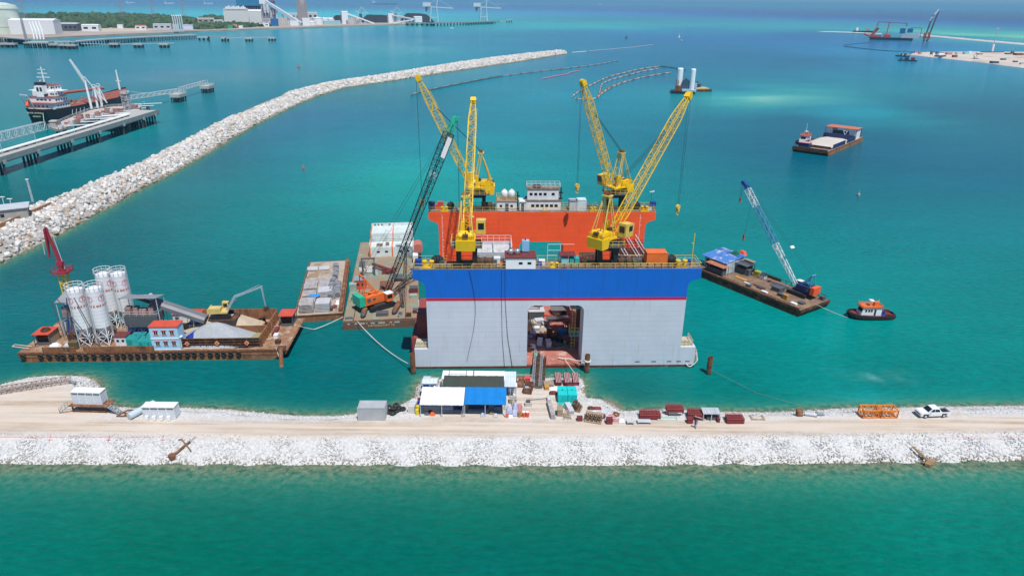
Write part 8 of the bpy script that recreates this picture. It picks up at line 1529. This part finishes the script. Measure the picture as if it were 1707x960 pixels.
for (px0, px1, py, d, h, mt, rf, wi, lb) in ((18, 93, 57.5, 40, 24, white, whiter, 0, 'long bright white shed right of the round tank'), (92, 130, 52.5, 30, 14, dgrey, M('tin_pale'), 5, 'long open grey shed right of the white shed'), (137, 165, 52.8, 22, 12, white, whiter, 2, 'small white shed before the green wood'), (196, 205, 48, 14, 7, whiter, whiter, 0, 'tiny white hut at the edge of the wood'), (226, 244, 50.6, 16, 9, white, redroof, 2, 'low white house with reddish roof by the sandy field'), (256, 286, 50, 20, 11, lgrey, M('tin_pale'), 3, 'low grey roofed hall left of the five stacks'),
    (306, 322, 49.8, 15, 9, M('tin_bluewhite'), M('tin_pale'), 0, 'pale blue roofed shed right of the five stacks'), (322, 333, 48.2, 12, 7, M('dusty_rose'), wood, 0, 'brownish low house beside the dark trees'), (330, 358, 39.5, 20, 13, M('stone_grey'), M('stone_white'), 3, 'greyish block half hidden by far trees'), (357, 372, 40, 20, 9, lgrey, lgrey, 2, 'grey hall left of the white turbine hall'), (375, 417, 42, 60, 37, M('hall_cream', (.72, .72, .68), .5, var=.04), M('hall_roof', (.3, .36, .38)), 0, 'long white turbine hall with white roof vents'), (417, 438, 43, 50, 36, M('hall_cream'), whiter, 0, 'brighter white end block of the turbine hall'),
    (452, 465, 44, 20, 17, M('cobalt_shed', (.02, .14, .36)), M('cobalt_shed'), 0, 'cobalt blue shed at the foot of the conveyor legs'), (433, 449, 45, 14, 8, whiter, whiter, 2, 'low white office in front of the turbine hall'), (380, 388, 48.3, 9, 7, M('green_roof', (.05, .35, .2)), M('green_roof'), 0, 'green roofed stall on the shore road'), (389, 396, 47.3, 9, 8, M('peach_paint'), M('peach_paint'), 0, 'peach coloured house by the shore road'), (398, 405, 47.5, 8, 6, whiter, M('pale_teal'), 0, 'small mint roofed house by the shore road'), (484, 498, 43.5, 16, 11, whiter, whiter, 0, 'low white plant building left of the conveyor foot'), (505, 517, 43.5, 18, 18, whiter, whiter, 0, 'square white transfer house at the conveyor foot'),
    (498, 530, 34, 30, 24, M('filter_grey', (.5, .53, .55), .6, var=.1), M('filter_grey'), 4, 'grey filter building beside the chimney foot'), (480, 500, 34.5, 24, 22, M('filter_grey'), lgrey, 3, 'pipe clad grey building left of the chimney'), (540, 568, 41, 14, 9, M('pale_teal'), lgrey, 0, 'long low turquoise roofed store on the shore'), (538, 566, 34.5, 20, 7, lgrey, whiter, 0, 'low flat grey store behind the round tanks'), (571, 581, 40.8, 24, 34, whiter, whiter, 0, 'tall white transfer tower at the first inclined conveyor'), (648, 657, 39, 22, 26, whiter, whiter, 0, 'white transfer tower before the second coal heap'), (692, 704, 40.3, 24, 20, whiter, whiter, 0, 'white junction house at the root of the coal pier'), (593, 598, 40.9, 14, 16, whiter, lgrey, 0, 'narrow white support house under the first conveyor')):
    boxpx(px0, px1, py, 3, d, h, mt, 'building', lb, 'building', SH, rf, wi)
for k in range(14): pass
m = MB()
a_ = G(377, 42, 40); b2 = G(416, 42, 40)
tb = [o for o in bpy.data.objects if o.get('label') == 'long white turbine hall with white roof vents'][0]; wL = (G(417, 42, 3) - G(375, 42, 3)).length
for k in range(13): m = MB(); m.box(6 + k * (wL - 12) / 13, 8, 40, 6 + k * (wL - 12) / 13 + 4.5, 13, 45.5 + 1.5 * (k % 3)); m.build('roof_vent', whiter, tb)
for k, (px, py, r_, h, lb) in enumerate(((530, 41.5, 15, 18, 'left white round tank behind the shore road'), (541, 40.5, 12, 15, 'second white round tank behind the shore road'), (552, 40.3, 11, 13, 'third white round tank, smallest'), (520, 42.5, 12, 9, 'low white round tank right of the transfer house'))):
    t = thing('storage_tank', lb, 'storage tank', G(px, py, 3), 0, 'white round tanks on the far shore'); m = MB(); m.lathe([(r_, 0), (r_, h), (.1, h + 3)], (0, 0, 0), 20); m.build('shell', whiter, t); m = MB(); m.lathe([(r_ + .2, h - 1), (r_ + .5, h - .6), (r_ + .2, h - .2)], (0, 0, 0), 20); m.build('rim', lgrey, t)
# boiler house
b0 = G(397, 40, 3); b1 = G(463, 40, 3); wB = (b1 - b0).length; aB = math.atan2(b1.y - b0.y, b1.x - b0.x); t = thing('boiler_house', 'tall blue and dark boiler house of the power plant rising out of the picture', 'building', b0, aB); bm1 = M('plant_blue', (.03, .19, .36), .55, var=.15, scale=.05); bm2 = M('plant_dark', (.07, .06, .1), .7, var=.4, scale=.08)
m = MB(); m.box(2, 0, 48, wB * .62, 70, 68); m.box(wB * .17, 4, 68, wB, 70, 118); m.box(wB * .63, 6, 40, wB, 70, 68); m.build('cladding', bm1, t); m = MB(); m.box(8, 6, 0, wB * .62, 66, 48); m.box(wB * .62, 8, 14, wB * .98, 66, 40); m.build('boiler', bm2, t)
m = MB()
for x in np.arange(9, wB, 7): m.box(x, 2, 0, x + 1.2, 4, 48 if x < wB * .62 else 68)
for z in np.arange(8, 68, 9): m.box(wB * .62, 3, z, wB, 4, z + 1)
m.build('steel_columns', M('column_mauve', (.35, .25, .35)), t); m = MB()
for x in np.arange(wB * .2, wB, 9): m.box(x, 2.2, 68, x + 1, 4, 118)
m.box(2, -1, 66.5, wB * .62, 0, 68.5); m.build('white_ribs', M('rib_blue', (.3, .5, .62)), t); m = MB(); m.box(wB * .68, -4, 30, wB * .82, 4, 66); m.build('lift_tower', steelw, t)
t = thing('chimney', 'tall tapering pale concrete chimney of the power plant', 'chimney', G(505.5, 36.5, 3)); m = MB(); m.lathe([(17, 0), (13, 120), (11.5, 160)], (0, 0, 0), 24); m.build('shaft', M('chimney_conc', (.8, .76, .73), .8, var=.05), t, True); m = MB(); m.lathe([(13.6, 110), (14, 111), (13.6, 112)], (0, 0, 0), 24); m.build('ring', lgrey, t)
def galleries(pts, z0s, w, label, legs=True, mat=None):
    P = [G(px, py, 3) for px, py in pts]; a_ = P[0]; b2 = P[1]; t = thing('coal_conveyor', label, 'conveyor', a_, 0, 'inclined conveyor galleries'); p0 = Vector((0, 0, z0s[0])); p1 = b2 - a_ + Vector((0, 0, z0s[1])); m = MB(); m.cyl(p0, p1, w, None, 4); m.build('gallery', mat or M('gallery_pale', (.55, .66, .72), .5), t)
    m = MB()
    for k in range(1, 6):
        q = p0 + (p1 - p0) * (k / 6)
        if q.z > 6: m.bar((q.x - 3, q.y, 0), (q.x, q.y, q.z), .8); m.bar((q.x + 3, q.y, 0), (q.x, q.y, q.z), .8); m.bar((q.x - 2, q.y, q.z * .4), (q.x + 2, q.y, q.z * .4), .5)
    m.build('trestle', steelw, t); return t
tg_ = galleries(((444, 41.5), (503, 43)), (64, 4), 5.0, 'long steep pale conveyor gallery from the boiler house down to the shore'); m = MB(); m.box(-10, -8, 54, 6, 8, 72); m.build('head_house', whiter, tg_)
m = MB()
for k in range(5):
    for j in (0, 1): x = -6 + k * 9; m.cyl((x, j * 12 - 6, 0), (x, j * 12 - 6, 60 - k * 7), 1.0, None, 4)
    for z in (12, 24, 36): m.bar((-6, -6, z), (30, -6, z), .5)
m.build('support_steel', steelw, tg_)
galleries(((579, 41), (624, 41)), (30, 2), 2.8, 'first inclined conveyor down from the tall white tower', mat=whiter); galleries(((655, 39), (694, 40.3)), (24, 12), 2.8, 'second inclined conveyor towards the pier junction house', mat=whiter); galleries(((700, 40), (655, 40.5)), (14, 3), 2.2, 'third low conveyor from the junction house back to the shore', mat=whiter)
coalm = M('coal', (.022, .026, .034), .95, var=.2, scale=.05)
for px0, px1, py, d, h, lb, sd_ in ((595, 650, 38.3, 60, 21, 'long black coal heap between the two white towers', 3), (664, 716, 37.8, 70, 26, 'larger black coal heap near the pier root', 4), (548, 572, 38.2, 50, 20, 'black coal heap left of the tall white tower', 6)):
    a_ = G(px0, py, 3); b2 = G(px1, py, 3); heap((a_ + b2) / 2 + Vector((0, d, 0)), math.atan2(b2.y - a_.y, b2.x - a_.x), (b2 - a_).length / 2, d, h, coalm, lb, sd_, 'coal_heap', 'coal heap', 2.0, .3)
for px, py, lb in ((602, 38, 'stacker with angled boom above the first coal heap'), (660, 37.6, 'stacker with angled boom left of the larger coal heap')):
    t = thing('stacker', lb, 'stacker', G(px, py, 3), 0, 'coal stackers'); m = MB(); m.cyl((0, 0, 26), (-16, 0, 36), 1.2, None, 4); m.cyl((0, 0, 26), (22, 0, 30), 1.2, None, 4); m.cyl((-10, 0, 30), (4, 0, 46), .8, None, 4); m.cyl((4, 0, 46), (20, 0, 31), .6, None, 4); m.build('boom', steelw, t); m = MB(); m.box(-4, -3, 0, 4, 3, 27); m.build('portal', dgrey, t)
longdeck([(676, 37.8), (720, 38.5), (780, 37.0), (832, 35.2)], 24, 9, 'long dark coal pier reaching right into the sea', 'pier', dh=3, mat=M('pier_grey', (.25, .27, .27)), ps=16, pr=1.6, rows=2); longdeck([(832, 35.0), (848, 35.2)], 8, 8, 'thin end catwalk of the coal pier', 'catwalk', dh=1.5, ps=40)
dolphin(849, 37.8, 22, 14, 9, 'tiny dolphin at the very end of the coal pier', FG, rz=.1, r=1.5, light=False)
def unloader(px, py, label):
    t = thing('ship_unloader', label, 'ship unloader', G(px, py, 9), R(8), 'pale blue ship unloaders'); um = M('unloader_blue', (.5, .6, .66), .5); m = MB()
    for x in (-13, 13):
        for y in (-8, 8): m.cyl((x, y, 0), (x * .6, y, 46), 2.2, None, 4)
    m.box(-13, -9, 12, 13, -7, 14); m.box(-13, 7, 12, 13, 9, 14); m.build('portal', um, t); m = MB(); m.cyl((-28, 0, 44), (60, 0, 40), 2.4, None, 4); m.cyl((8, 0, 40), (12, 0, 66), 2.0, None, 4); m.cyl((12, 0, 66), (56, 0, 41), .6, None, 4); m.cyl((12, 0, 66), (-24, 0, 46), .6, None, 4); m.build('boom', um, t)
    m = MB(); m.box(-34, -7, 44, -10, 7, 56); m.build('machinery_house', steelw, t); m = MB(); m.cyl((-24, -4, 30), (-24, -4, 46), 2); m.box(-27, -7, 34, -19, -1, 44); m.build('hopper', dgrey, t); return t
unloader(724, 36.8, 'left ship unloader crane on the coal pier'); unloader(806, 35.2, 'right ship unloader crane on the coal pier')
# lattice pylons in the haze
for px, py, h, lb in ((43, 40, 90, 'faint red and grey lattice pylon right of the round tank'), (206, 36, 95, 'faint tall lattice pylon left over the wood'), (257, 36, 80, 'faint tall lattice pylon in the middle over the wood'), (308, 34, 78, 'faint tall lattice pylon right over the wood')):
    t = thing('pylon', lb, 'pylon', G(px, py, 3), 0, 'power pylons behind the wood'); m = MB(); m.lattice((0, 0, 0), (0, 0, h), 12, 2, 12, .28, .16, (0, 1, 0)); m.build('tower', M('pylon_mauve', (.4, .38, .42)), t); m = MB(); [m.cyl((-12 + z * 1.5, 0, h - 6 - z * 8), (12 - z * 1.5, 0, h - 6 - z * 8), .3, None, 4) for z in range(3)]; m.build('crossarm', M('pylon_mauve'), t)
# ------------------------------------------------------------------- ships on the horizon
def ship(px, py, L, label, hm, rz=0.0, W=40.0, group='ships at anchor near the horizon', k=1.0):
    b0 = G(px, py, 0); t = thing('cargo_ship', label, 'ship', b0, rz, group); m = MB(); m.prism([(-L / 2, 0), (L / 2 - L * .06, 0), (L / 2, 14 * k * 2), (-L / 2, 12 * k * 2)], -W / 2, W / 2, 'y'); m.build('hull', hm, t); m = MB(); m.box(-L / 2 + 8, -W * .4, 24 * k, -L / 2 + L * .13, W * .4, 62 * k); m.build('superstructure', whiter, t); m = MB(); m.cyl((-L * .3, 0, 60 * k), (-L * .3, 0, 61 * k), 2) ; [m.cyl((L * q, 0, 24 * k), (L * q, 0, 44 * k), 2.5 * k, None, 5) for q in (-.1, .12, .34)]; m.build('masts', lgrey, t); return t
ship(642, 8.2, 620, 'long dark cargo ship near the horizon left of centre', M('ship_grey', (.1, .11, .16)), .02, k=1.3); ship(1014, 10.6, 640, 'long ship with pink-white hull near the horizon right of centre', M('ship_pink', (.55, .3, .3)), .02, k=1.3); ship(955, 9.2, 440, 'faint grey ship left of the pink-white one on the horizon', M('ship_grey'), .02, k=1.2)
ship(836, 8.4, 380, 'white ship right of the small red one on the horizon', M('ship_white', (.6, .62, .65)), .02, k=1.2); ship(790, 8.0, 300, 'small red and white ship on the horizon', M('ship_red', (.5, .2, .18)), .02, k=1.0); ship(708, 6.0, 110, 'tiny white ship on the horizon', whiter, 0, 20, k=.8); ship(865, 7.6, 180, 'tiny ship just right of the white one on the horizon', M('ship_white'), 0, 20, k=.8)
ship(218, 6.0, 150, 'tiny white boat at far left on the horizon', whiter, 0, 20, k=.6); ship(283, 7.0, 160, 'second tiny white boat at far left on the horizon', whiter, 0, 20, k=.6); ship(348, 7.2, 160, 'third tiny white boat at far left on the horizon', whiter, 0, 20, k=.6)
# ------------------------------------------------------------------- right hand sand spits
spm = M('spit_sand', (.58, .5, .43), .95, var=.15, scale=.03, c2=(.3, .25, .18), amt=.3, scale2=.02, stretch=(1, 1, 1)); 
def spit(pts, z, mat, name='sand_spit', slope_=6.0):
    P = np.array(zone(pts, 0)); lo_, hi_ = P.min(0) - 5, P.max(0) + 5; gx_ = np.linspace(lo_[0], hi_[0], 160); gy_ = np.linspace(lo_[1], hi_[1], 160); XX, YY = np.meshgrid(gx_, gy_); q = np.stack([XX.ravel(), YY.ravel()], 1); s_ = polysd(q, P) + wob(q[:, 0], q[:, 1], .06, 4, 9) * 2; zz_ = np.clip(s_ / slope_, -1, 1) * z + wob(q[:, 0], q[:, 1], .1, 4, 8) * .25 * (s_ > 2)
    i_ = np.arange(160 * 160).reshape(160, 160); return tag(npmesh(name, np.stack([q[:, 0], q[:, 1], zz_], 1), np.stack([i_[:-1, :-1].ravel(), i_[:-1, 1:].ravel(), i_[1:, 1:].ravel(), i_[1:, :-1].ravel()], 1), mat, True), kind='structure')
spit([(1512, 91.5), (1545, 95), (1600, 100.5), (1650, 106.5), (1707, 113.5), (1850, 130), (1850, 88), (1707, 88.5), (1640, 87.5), (1560, 88), (1525, 89)], 1.6, spm)
spit([(1500, 57.0), (1530, 59.5), (1580, 64), (1640, 69.5), (1707, 75.5), (1800, 84), (1800, 81.5), (1707, 73), (1640, 67.5), (1580, 62), (1530, 58)], 1.2, M('spit_grey', (.5, .48, .45), .95, var=.1), 'sand_bank'); spit([(1362, 53.2), (1420, 55.0), (1470, 57.2), (1470, 56.2), (1420, 54), (1375, 52.6)], .5, M('bar_pale', (.5, .55, .48), .95), 'sand_bank')
t = thing('marker_mast', 'tall thin mast on a fat white column at the right hand sand spit', 'mast', G(1653, 87.5, 1.5)); m = MB(); m.cyl((0, 0, 0), (0, 0, 12), 1.8, None, 12); m.build('column', whiter, t); m = MB(); m.cyl((0, 0, 12), (0, 0, 36), .5, .3, 6); m.box(-2, -.5, 34, 2, .5, 36); m.build('mast', M('tower_grey'), t); m = MB(); m.box(-16, -3, 0, 18, 3, 1.2); m.build('base_raft', dgrey, t)
SG = 'plant and stores on the sand spit'
for k, (px, py, w, h, mt, lb) in enumerate(((1552, 91.5, 3, 5, dgrey, 'dark hut at the left end of the sand spit'), (1556, 92.2, 3, 4, whiter, 'white hut next to the dark one on the spit'), (1560, 91.5, 6, 4, blue, 'blue shed on the left of the sand spit'), (1567, 93.2, 8, 4.5, whiter, 'bigger white shed on the left of the sand spit'), (1565, 95.2, 10, 2, dgrey, 'dark vehicle below the white shed on the spit'), (1573, 95, 5, 2, dgrey, 'second dark vehicle right of the first on the spit'), (1581, 91.6, 8, 3, M('dusty_rose'), 'brownish heap behind the white shed'), (1591, 96, 6, 3, rust, 'rusty digger on the left part of the spit'), (1597, 91.5, 7, 3, lgrey, 'grey store in the middle back of the spit'), (1610, 91, 8, 3.4, M('pale_teal'), 'pale blue store in the middle back of the spit'), (1616, 89.8, 4, 3.5, whiter, 'white hut at the back of the spit'), (1633, 91.8, 7, 2, M('stone_grey'), 'brown-grey heap left of the mast'), (1526, 88.6, 4, 3, M('dusty_rose'), 'small rusty box at the tip of the spit'), (1533, 90.6, 4, 3, M('dusty_rose'), 'brown box near the tip of the spit'), (1657, 106, 9, 2.5, dgrey, 'dark dump truck at the near edge of the spit'), (1672, 100.5, 6, 2, dgrey, 'dark dozer in the middle of the spit'), (1692, 104.5, 5, 2, dgrey, 'dark dozer at the right of the spit'), (1680, 91, 8, 2, dgrey, 'dark plant at the back right of the spit'), (1697, 92.5, 12, 3, rust, 'rusty plant at the right edge of the spit'), (1704, 108, 6, 2, lgrey, 'grey truck at the right edge of the spit'))):
    crate(G(px, py, 1.5), .1, w, w * .6, h, mt, lb, SG, 'site_store', 'store')
for px, py, lb in ((1626, 99, 'pale digger with raised arm in the middle of the spit'), (1687, 90, 'dark crane at the back right of the spit'), (1626, 97, 'second digger arm')): 
    if 'second' in lb: continue
    t = thing('digger', lb, 'digger', G(px, py, 1.5)); m = MB(); m.box(-3, -1.5, 0, 3, 1.5, 1); m.build('tracks', dgrey, t); m = MB(); m.box(-2, -1.4, 1, 2, 1.4, 3.2); m.build('house', M('stone_white') if px < 1650 else dgrey, t); m = MB(); m.cyl((1, 0, 2), (-1, 0, 9), .35, None, 4); m.cyl((-1, 0, 9), (-4, 0, 3), .3, None, 4); m.build('arm', M('stone_grey'), t)
# dredger
b0 = G(1449, 66.5, 0); b1 = G(1521, 68.5, 0); wD = (b1 - b0).length; aD = math.atan2(b1.y - b0.y, b1.x - b0.x); t = thing('cutter_dredger', 'large red and black cutter dredger with raised spuds and blue cabins', 'dredger', b0, aD); dred = M('dredger_red', (.5, .1, .06), .6, c2=(.3, .12, .1), amt=.3)
m = MB(); m.prism([(2, -1), (wD, -1), (wD, 5), (-2, 5)], 0, 20, 'y'); m.build('hull', M('ship_black'), t); m = MB(); m.cyl((0, 4, 5), (10, 4, 24), 2.2, None, 4); m.cyl((4, 14, 5), (14, 14, 24), 2.2, None, 4); m.box(4, 3, 5, 22, 17, 9); m.cyl((0, 8, 7), (-12, 8, 12), 2.2, None, 6); m.box(26, 3, 5, 40, 16, 11); m.cyl((31, 8, 10), (33, 8, 36), 1.4, None, 4); m.build('ladder_gantry', dred, t)
m = MB(); m.cyl((12, 8, 36), (66, 8, 34), 1.0, None, 4); m.cyl((66, 8, 34), (66, 8, 28), 1.6, None, 4); m.cyl((10, 8, 24), (12, 8, 37), 1.4, None, 4); m.cyl((74, 10, 26), (96, 10, 25), .8, None, 4); m.cyl((96, 10, 25), (96, 10, 8), .9, None, 4); m.build('gantry_beam', M('beam_brown', (.3, .15, .13)), t)
m = MB(); m.box(60, 2, 5, 94, 18, 13); m.box(88, 3, 13, 92, 9, 17); m.build('deckhouse', lgrey, t); m = MB(); m.box(56, 3, 14, 66, 15, 24); m.box(70, 3, 16, 80, 15, 24); m.build('bridge', M('bridge_blue', (.03, .13, .3)), t); m = MB()
for x in (104, 110): m.cyl((x, 10, -2), (x + (10 if x > 105 else 7), 12, 60 if x > 105 else 50), 1.6, None, 8)
m.build('spud', M('spud_dark', (.12, .13, .15)), t); m = MB(); m.box(102, 4, 2, 107, 16, 16); m.box(110, 4, 2, 114, 16, 18); m.box(102, 4, 6, 114, 7, 9); m.build('spud_carriage', dred, t); m = MB(); m.cyl((114, 12, 52), (120, 12, 62), 1.9, None, 8); m.cyl((108, 12, 40), (111, 12, 48), 1.9, None, 8); m.build('spud_tip', whiter, t)
b0 = G(1425, 54.5, 0); t = thing('pontoon', 'dark flat pontoon barge left behind the dredger', 'barge', b0, 0); m = MB(); m.box(0, 0, 0, 58, 14, 4); m.build('hull', M('ship_black'), t); m = MB(); m.box(4, 2, 4, 9, 8, 12); m.build('cabin', whiter, t); m = MB(); m.cyl((30, 6, 4), (36, 6, 12), 1.2); m.cyl((42, 6, 4), (36, 6, 12), 1.2); m.build('a_frame', M('ochre'), t)
for (px0, px1, py, lb, red_) in ((1492, 1512, 94, 'small dark workboat off the spit tip, upper one', 0), (1496, 1529, 101.5, 'dark workboat with red cabin off the spit tip, lower one', 1)):
    a_ = G(px0, py, 0); b2 = G(px1, py + 1.5, 0); L = (b2 - a_).length; t = thing('workboat', lb, 'workboat', a_, math.atan2(b2.y - a_.y, b2.x - a_.x), 'workboats off the sand spit'); m = MB(); m.prism([(1, -.5), (L - 1, -.5), (L, 1.3), (0, 1.3)], 0, 6, 'y'); m.build('hull', M('ship_black'), t); m = MB(); m.box(L * .35, 1, 1.3, L * .55, 5, 4.2); m.cyl((L * .45, 3, 3), (L * .62, 3, 11), .4); m.box(L * .12, 2, 1.3, L * .2, 4, 3.5); m.build('deck_gear', M('tower_grey') if not red_ else drust, t); m = MB(); m.box(L * .66, 1, 1.3, L * .86, 5, 4.6); m.build('cabin', crimson if red_ else M('stone_grey'), t)
# far batching barge beyond the cranes
b0 = G(1117, 156.5, 0); b1 = G(1158, 158, 0); L = (b1 - b0).length; t = thing('batching_barge', 'small distant barge with two white silo towers and dark glassy shed', 'barge', b0, math.atan2(b1.y - b0.y, b1.x - b0.x)); m = MB(); m.prism([(1, -1), (L - 1, -1), (L, 2), (0, 2)], 0, 12, 'y'); m.build('hull', M('ship_black'), t)
for x, r_ in ((6.3, 2.4), (16.4, 2.0)): m = MB(); m.lathe([(r_ * .9, 3), (r_, 5), (r_, 18.5), (r_ * .8, 19.3)], (x, 7 if x < 10 else 4, 0), 16); m.build('silo', whiter, t)
m = MB(); m.prism([(8, 4), (15, 4), (14.4, 9.5), (11.5, 12), (8.6, 9.5)], 4, 10, 'y'); m.build('plant_shed', M('shed_slate', (.06, .1, .15), .4), t); m = MB(); m.box(4, 3, 2, 9, 7, 6); m.bar((3.4, 3, 2), (4.4, 3, 11), .4); m.bar((5.4, 3, 2), (5.6, 3, 10), .3); m.build('rusty_gear', rust, t); m = MB(); m.box(9, 1, 2, 20, 4, 3.4); m.build('white_gear', lgrey, t); m = MB(); m.box(18.5, 5, 2, 20.4, 8, 8); m.build('side_cabin', M('pale_blue'), t)
b0 = G(1158, 153.5, 0); t = thing('sand_pontoon', 'brown pontoon with yellow sand next to the distant silo barge', 'barge', b0, R(10)); m = MB(); m.box(0, 0, -1, 15, 9, 1.8); m.build('hull', drust, t); m = MB(); m.prism([(3, 1.8), (13.5, 1.8), (12, 3), (4.5, 3)], 1, 8, 'y'); m.build('sand', M('yellow_sand', (.6, .48, .2), .9), t); m = MB(); m.box(0, 5, 1.8, 7, 9, 5.5); m.cyl((2, 6, 5), (5, 6, 8), .5); m.build('dark_gear', drust, t)
# floating pipelines and booms
def floatline(name, label, pts, r, mat, z=.3, cat='floating pipeline', wig=0, step=9.0, gap=True, group=None):
    P = [G(x, y, 0) for x, y in pts]; out = []
    pts2 = np.array([[p_.x, p_.y] for p_ in P]); s_ = np.r_[0, np.cumsum(np.linalg.norm(np.diff(pts2, axis=0), axis=1))]; k = max(3, int(s_[-1] / step)); q = np.linspace(0, s_[-1], k); xs2 = np.interp(q, s_, pts2[:, 0]); ys2 = np.interp(q, s_, pts2[:, 1])
    kern = np.ones(5) / 5
    if k > 12: xs3 = np.convolve(np.pad(xs2, 2, 'edge'), kern, 'valid'); ys3 = np.convolve(np.pad(ys2, 2, 'edge'), kern, 'valid'); xs2, ys2 = xs3, ys3
    m = MB(); a0 = Vector((xs2[0], ys2[0], 0)); fl = MB()
    for i_ in range(k - 1):
        a_ = Vector((xs2[i_], ys2[i_], z)) - a0; b2 = Vector((xs2[i_ + 1], ys2[i_ + 1], z)) - a0; d = b2 - a_; e = .06 if gap else 0; m.cyl(a_ + d * e, b2 - d * e, r, None, 6)
        if gap and i_ % 2 == 0: c = a_ + d * .5; fl.cyl(c - d * .16, c + d * .16, r * 1.7, None, 6)
    t = thing(name, label, cat, a0, 0, group); m.build('pipe', mat, t)
    if gap: each(fl, 'float', M('float_grey', (.12, .12, .13), .7), t)
    return t
pg = M('pipe_grey', (.33, .3, .3), .7, var=.3, scale=.1); pr_ = M('pipe_buff', (.55, .42, .36), .7, var=.3, scale=.1, c2=(.3, .1, .06), amt=.4, scale2=.08); PGp = 'floating dredge pipelines'
p1 = [(680, 160.7), (699, 154), (727, 148), (775, 138.5), (822, 129.5), (886, 121), (949, 114), (996, 108.5), (1034, 100.8)]
floatline('floating_pipeline', 'long dark double floating pipe left of the far cranes, near string', p1, .5, pg, group=PGp); floatline('floating_pipeline', 'long dark double floating pipe left of the far cranes, far string', [(x + (14 if i_ < 5 else 0), y - (2.2 if i_ < 5 else .4)) for i_, (x, y) in enumerate(p1)][1:-2], .5, M('pipe_dark', (.1, .1, .11)), group=PGp)
floatline('floating_pipeline', 'outermost buff floating pipe arc curling round to a point', [(952, 164), (960, 156), (980, 145), (1012, 129.5), (1060, 117), (1085, 113), (1104, 110.8)], .5, pr_, group=PGp); floatline('floating_pipeline', 'short lower buff pipe leg back to the join', [(952, 164), (960, 167), (991, 169), (996, 163), (1006, 154), (1028, 141.7), (1060, 132), (1095, 125), (1123, 121)], .5, pr_, group=PGp); floatline('floating_pipeline', 'middle buff floating pipe arc between the other two', [(999, 158), (1001, 148), (1003, 140), (1020, 133), (1048, 125.5), (1078, 118), (1102, 115)], .5, pr_, group=PGp); floatline('floating_pipeline', 'reddish double pipe strand near the join', [(992, 166), (1000, 158), (1010, 150), (1024, 143), (1045, 135.5)], .6, M('pipe_red', (.4, .15, .1)), group=PGp)
floatline('floating_pipeline', 'dark pipe tip running right to the silo barge', [(1100, 111), (1115, 112.5), (1130, 115), (1143, 117.5)], .5, M('pipe_dark'), group=PGp)
floatline('boom_line', 'pink floating boom left of the far right crane', [(904, 131.8), (925, 127.5), (946, 124.5), (950, 121.5), (965, 118.8)], .4, M('boom_pink', (.75, .2, .22)), cat='floating boom', gap=False); floatline('boom_line', 'short pink boom fragment near the breakwater', [(776, 114.6), (784, 113.5)], .5, M('boom_pink'), cat='floating boom', gap=False)
floatline('boom_line', 'pale mint boom line right of the breakwater tip', [(953, 88.5), (977, 86.5)], .7, M('boom_mint', (.5, .65, .55)), cat='floating boom', gap=False); floatline('boom_line', 'long thin faint boom line beyond the breakwater tip', [(977, 86.3), (1010, 83.5), (1060, 79), (1090, 75)], .5, M('tower_grey'), cat='floating boom', gap=False)
floatline('silt_curtain', 'thin dark silt curtain line sweeping below the dredger', [(1560, 87.5), (1520, 87), (1470, 85), (1430, 80.5), (1405, 77.5), (1410, 75), (1440, 72.3), (1470, 70.2)], .6, M('curtain_dark', (.05, .12, .12)), cat='silt curtain', gap=False)
# buoys
def buoy(px, py, label, r, mat, top=True):
    t = thing('buoy', label, 'buoy', G(px, py, 0), 0, 'buoys'); m = MB(); m.lathe([(r * .8, -.3), (r, .3), (r, .8), (r * .6, 1.1)], (0, 0, 0), 12); m.build('float', mat, t)
    if top: m = MB(); m.cyl((0, 0, 1), (0, 0, 1 + r * 2.2), r * .3, .1); m.build('mast', mat, t)
br = M('buoy_red', (.5, .12, .08), .6)
buoy(498, 113, 'red and white buoy between the jetty and the breakwater bend', 1.6, br); buoy(506, 283, 'reddish buoy in open water left of the cranes', .55, br); buoy(1431, 327, 'brownish buoy in open water at right', .5, M('buoy_tan', (.5, .35, .25))); buoy(1044, 64, 'tiny dark channel marker in the distance', 3, M('pilem_b', (.06, .07, .08))); buoy(1132, 63, 'tiny white channel marker in the distance', 3, whiter); buoy(753, 47.5, 'tiny white boat-like marker below the coal pier', 6, whiter, False)
for px, py, lb in ((1136, 68, 'faint speck-like marker right of centre in the distance'),): buoy(px, py, lb, 2.5, lgrey, False)
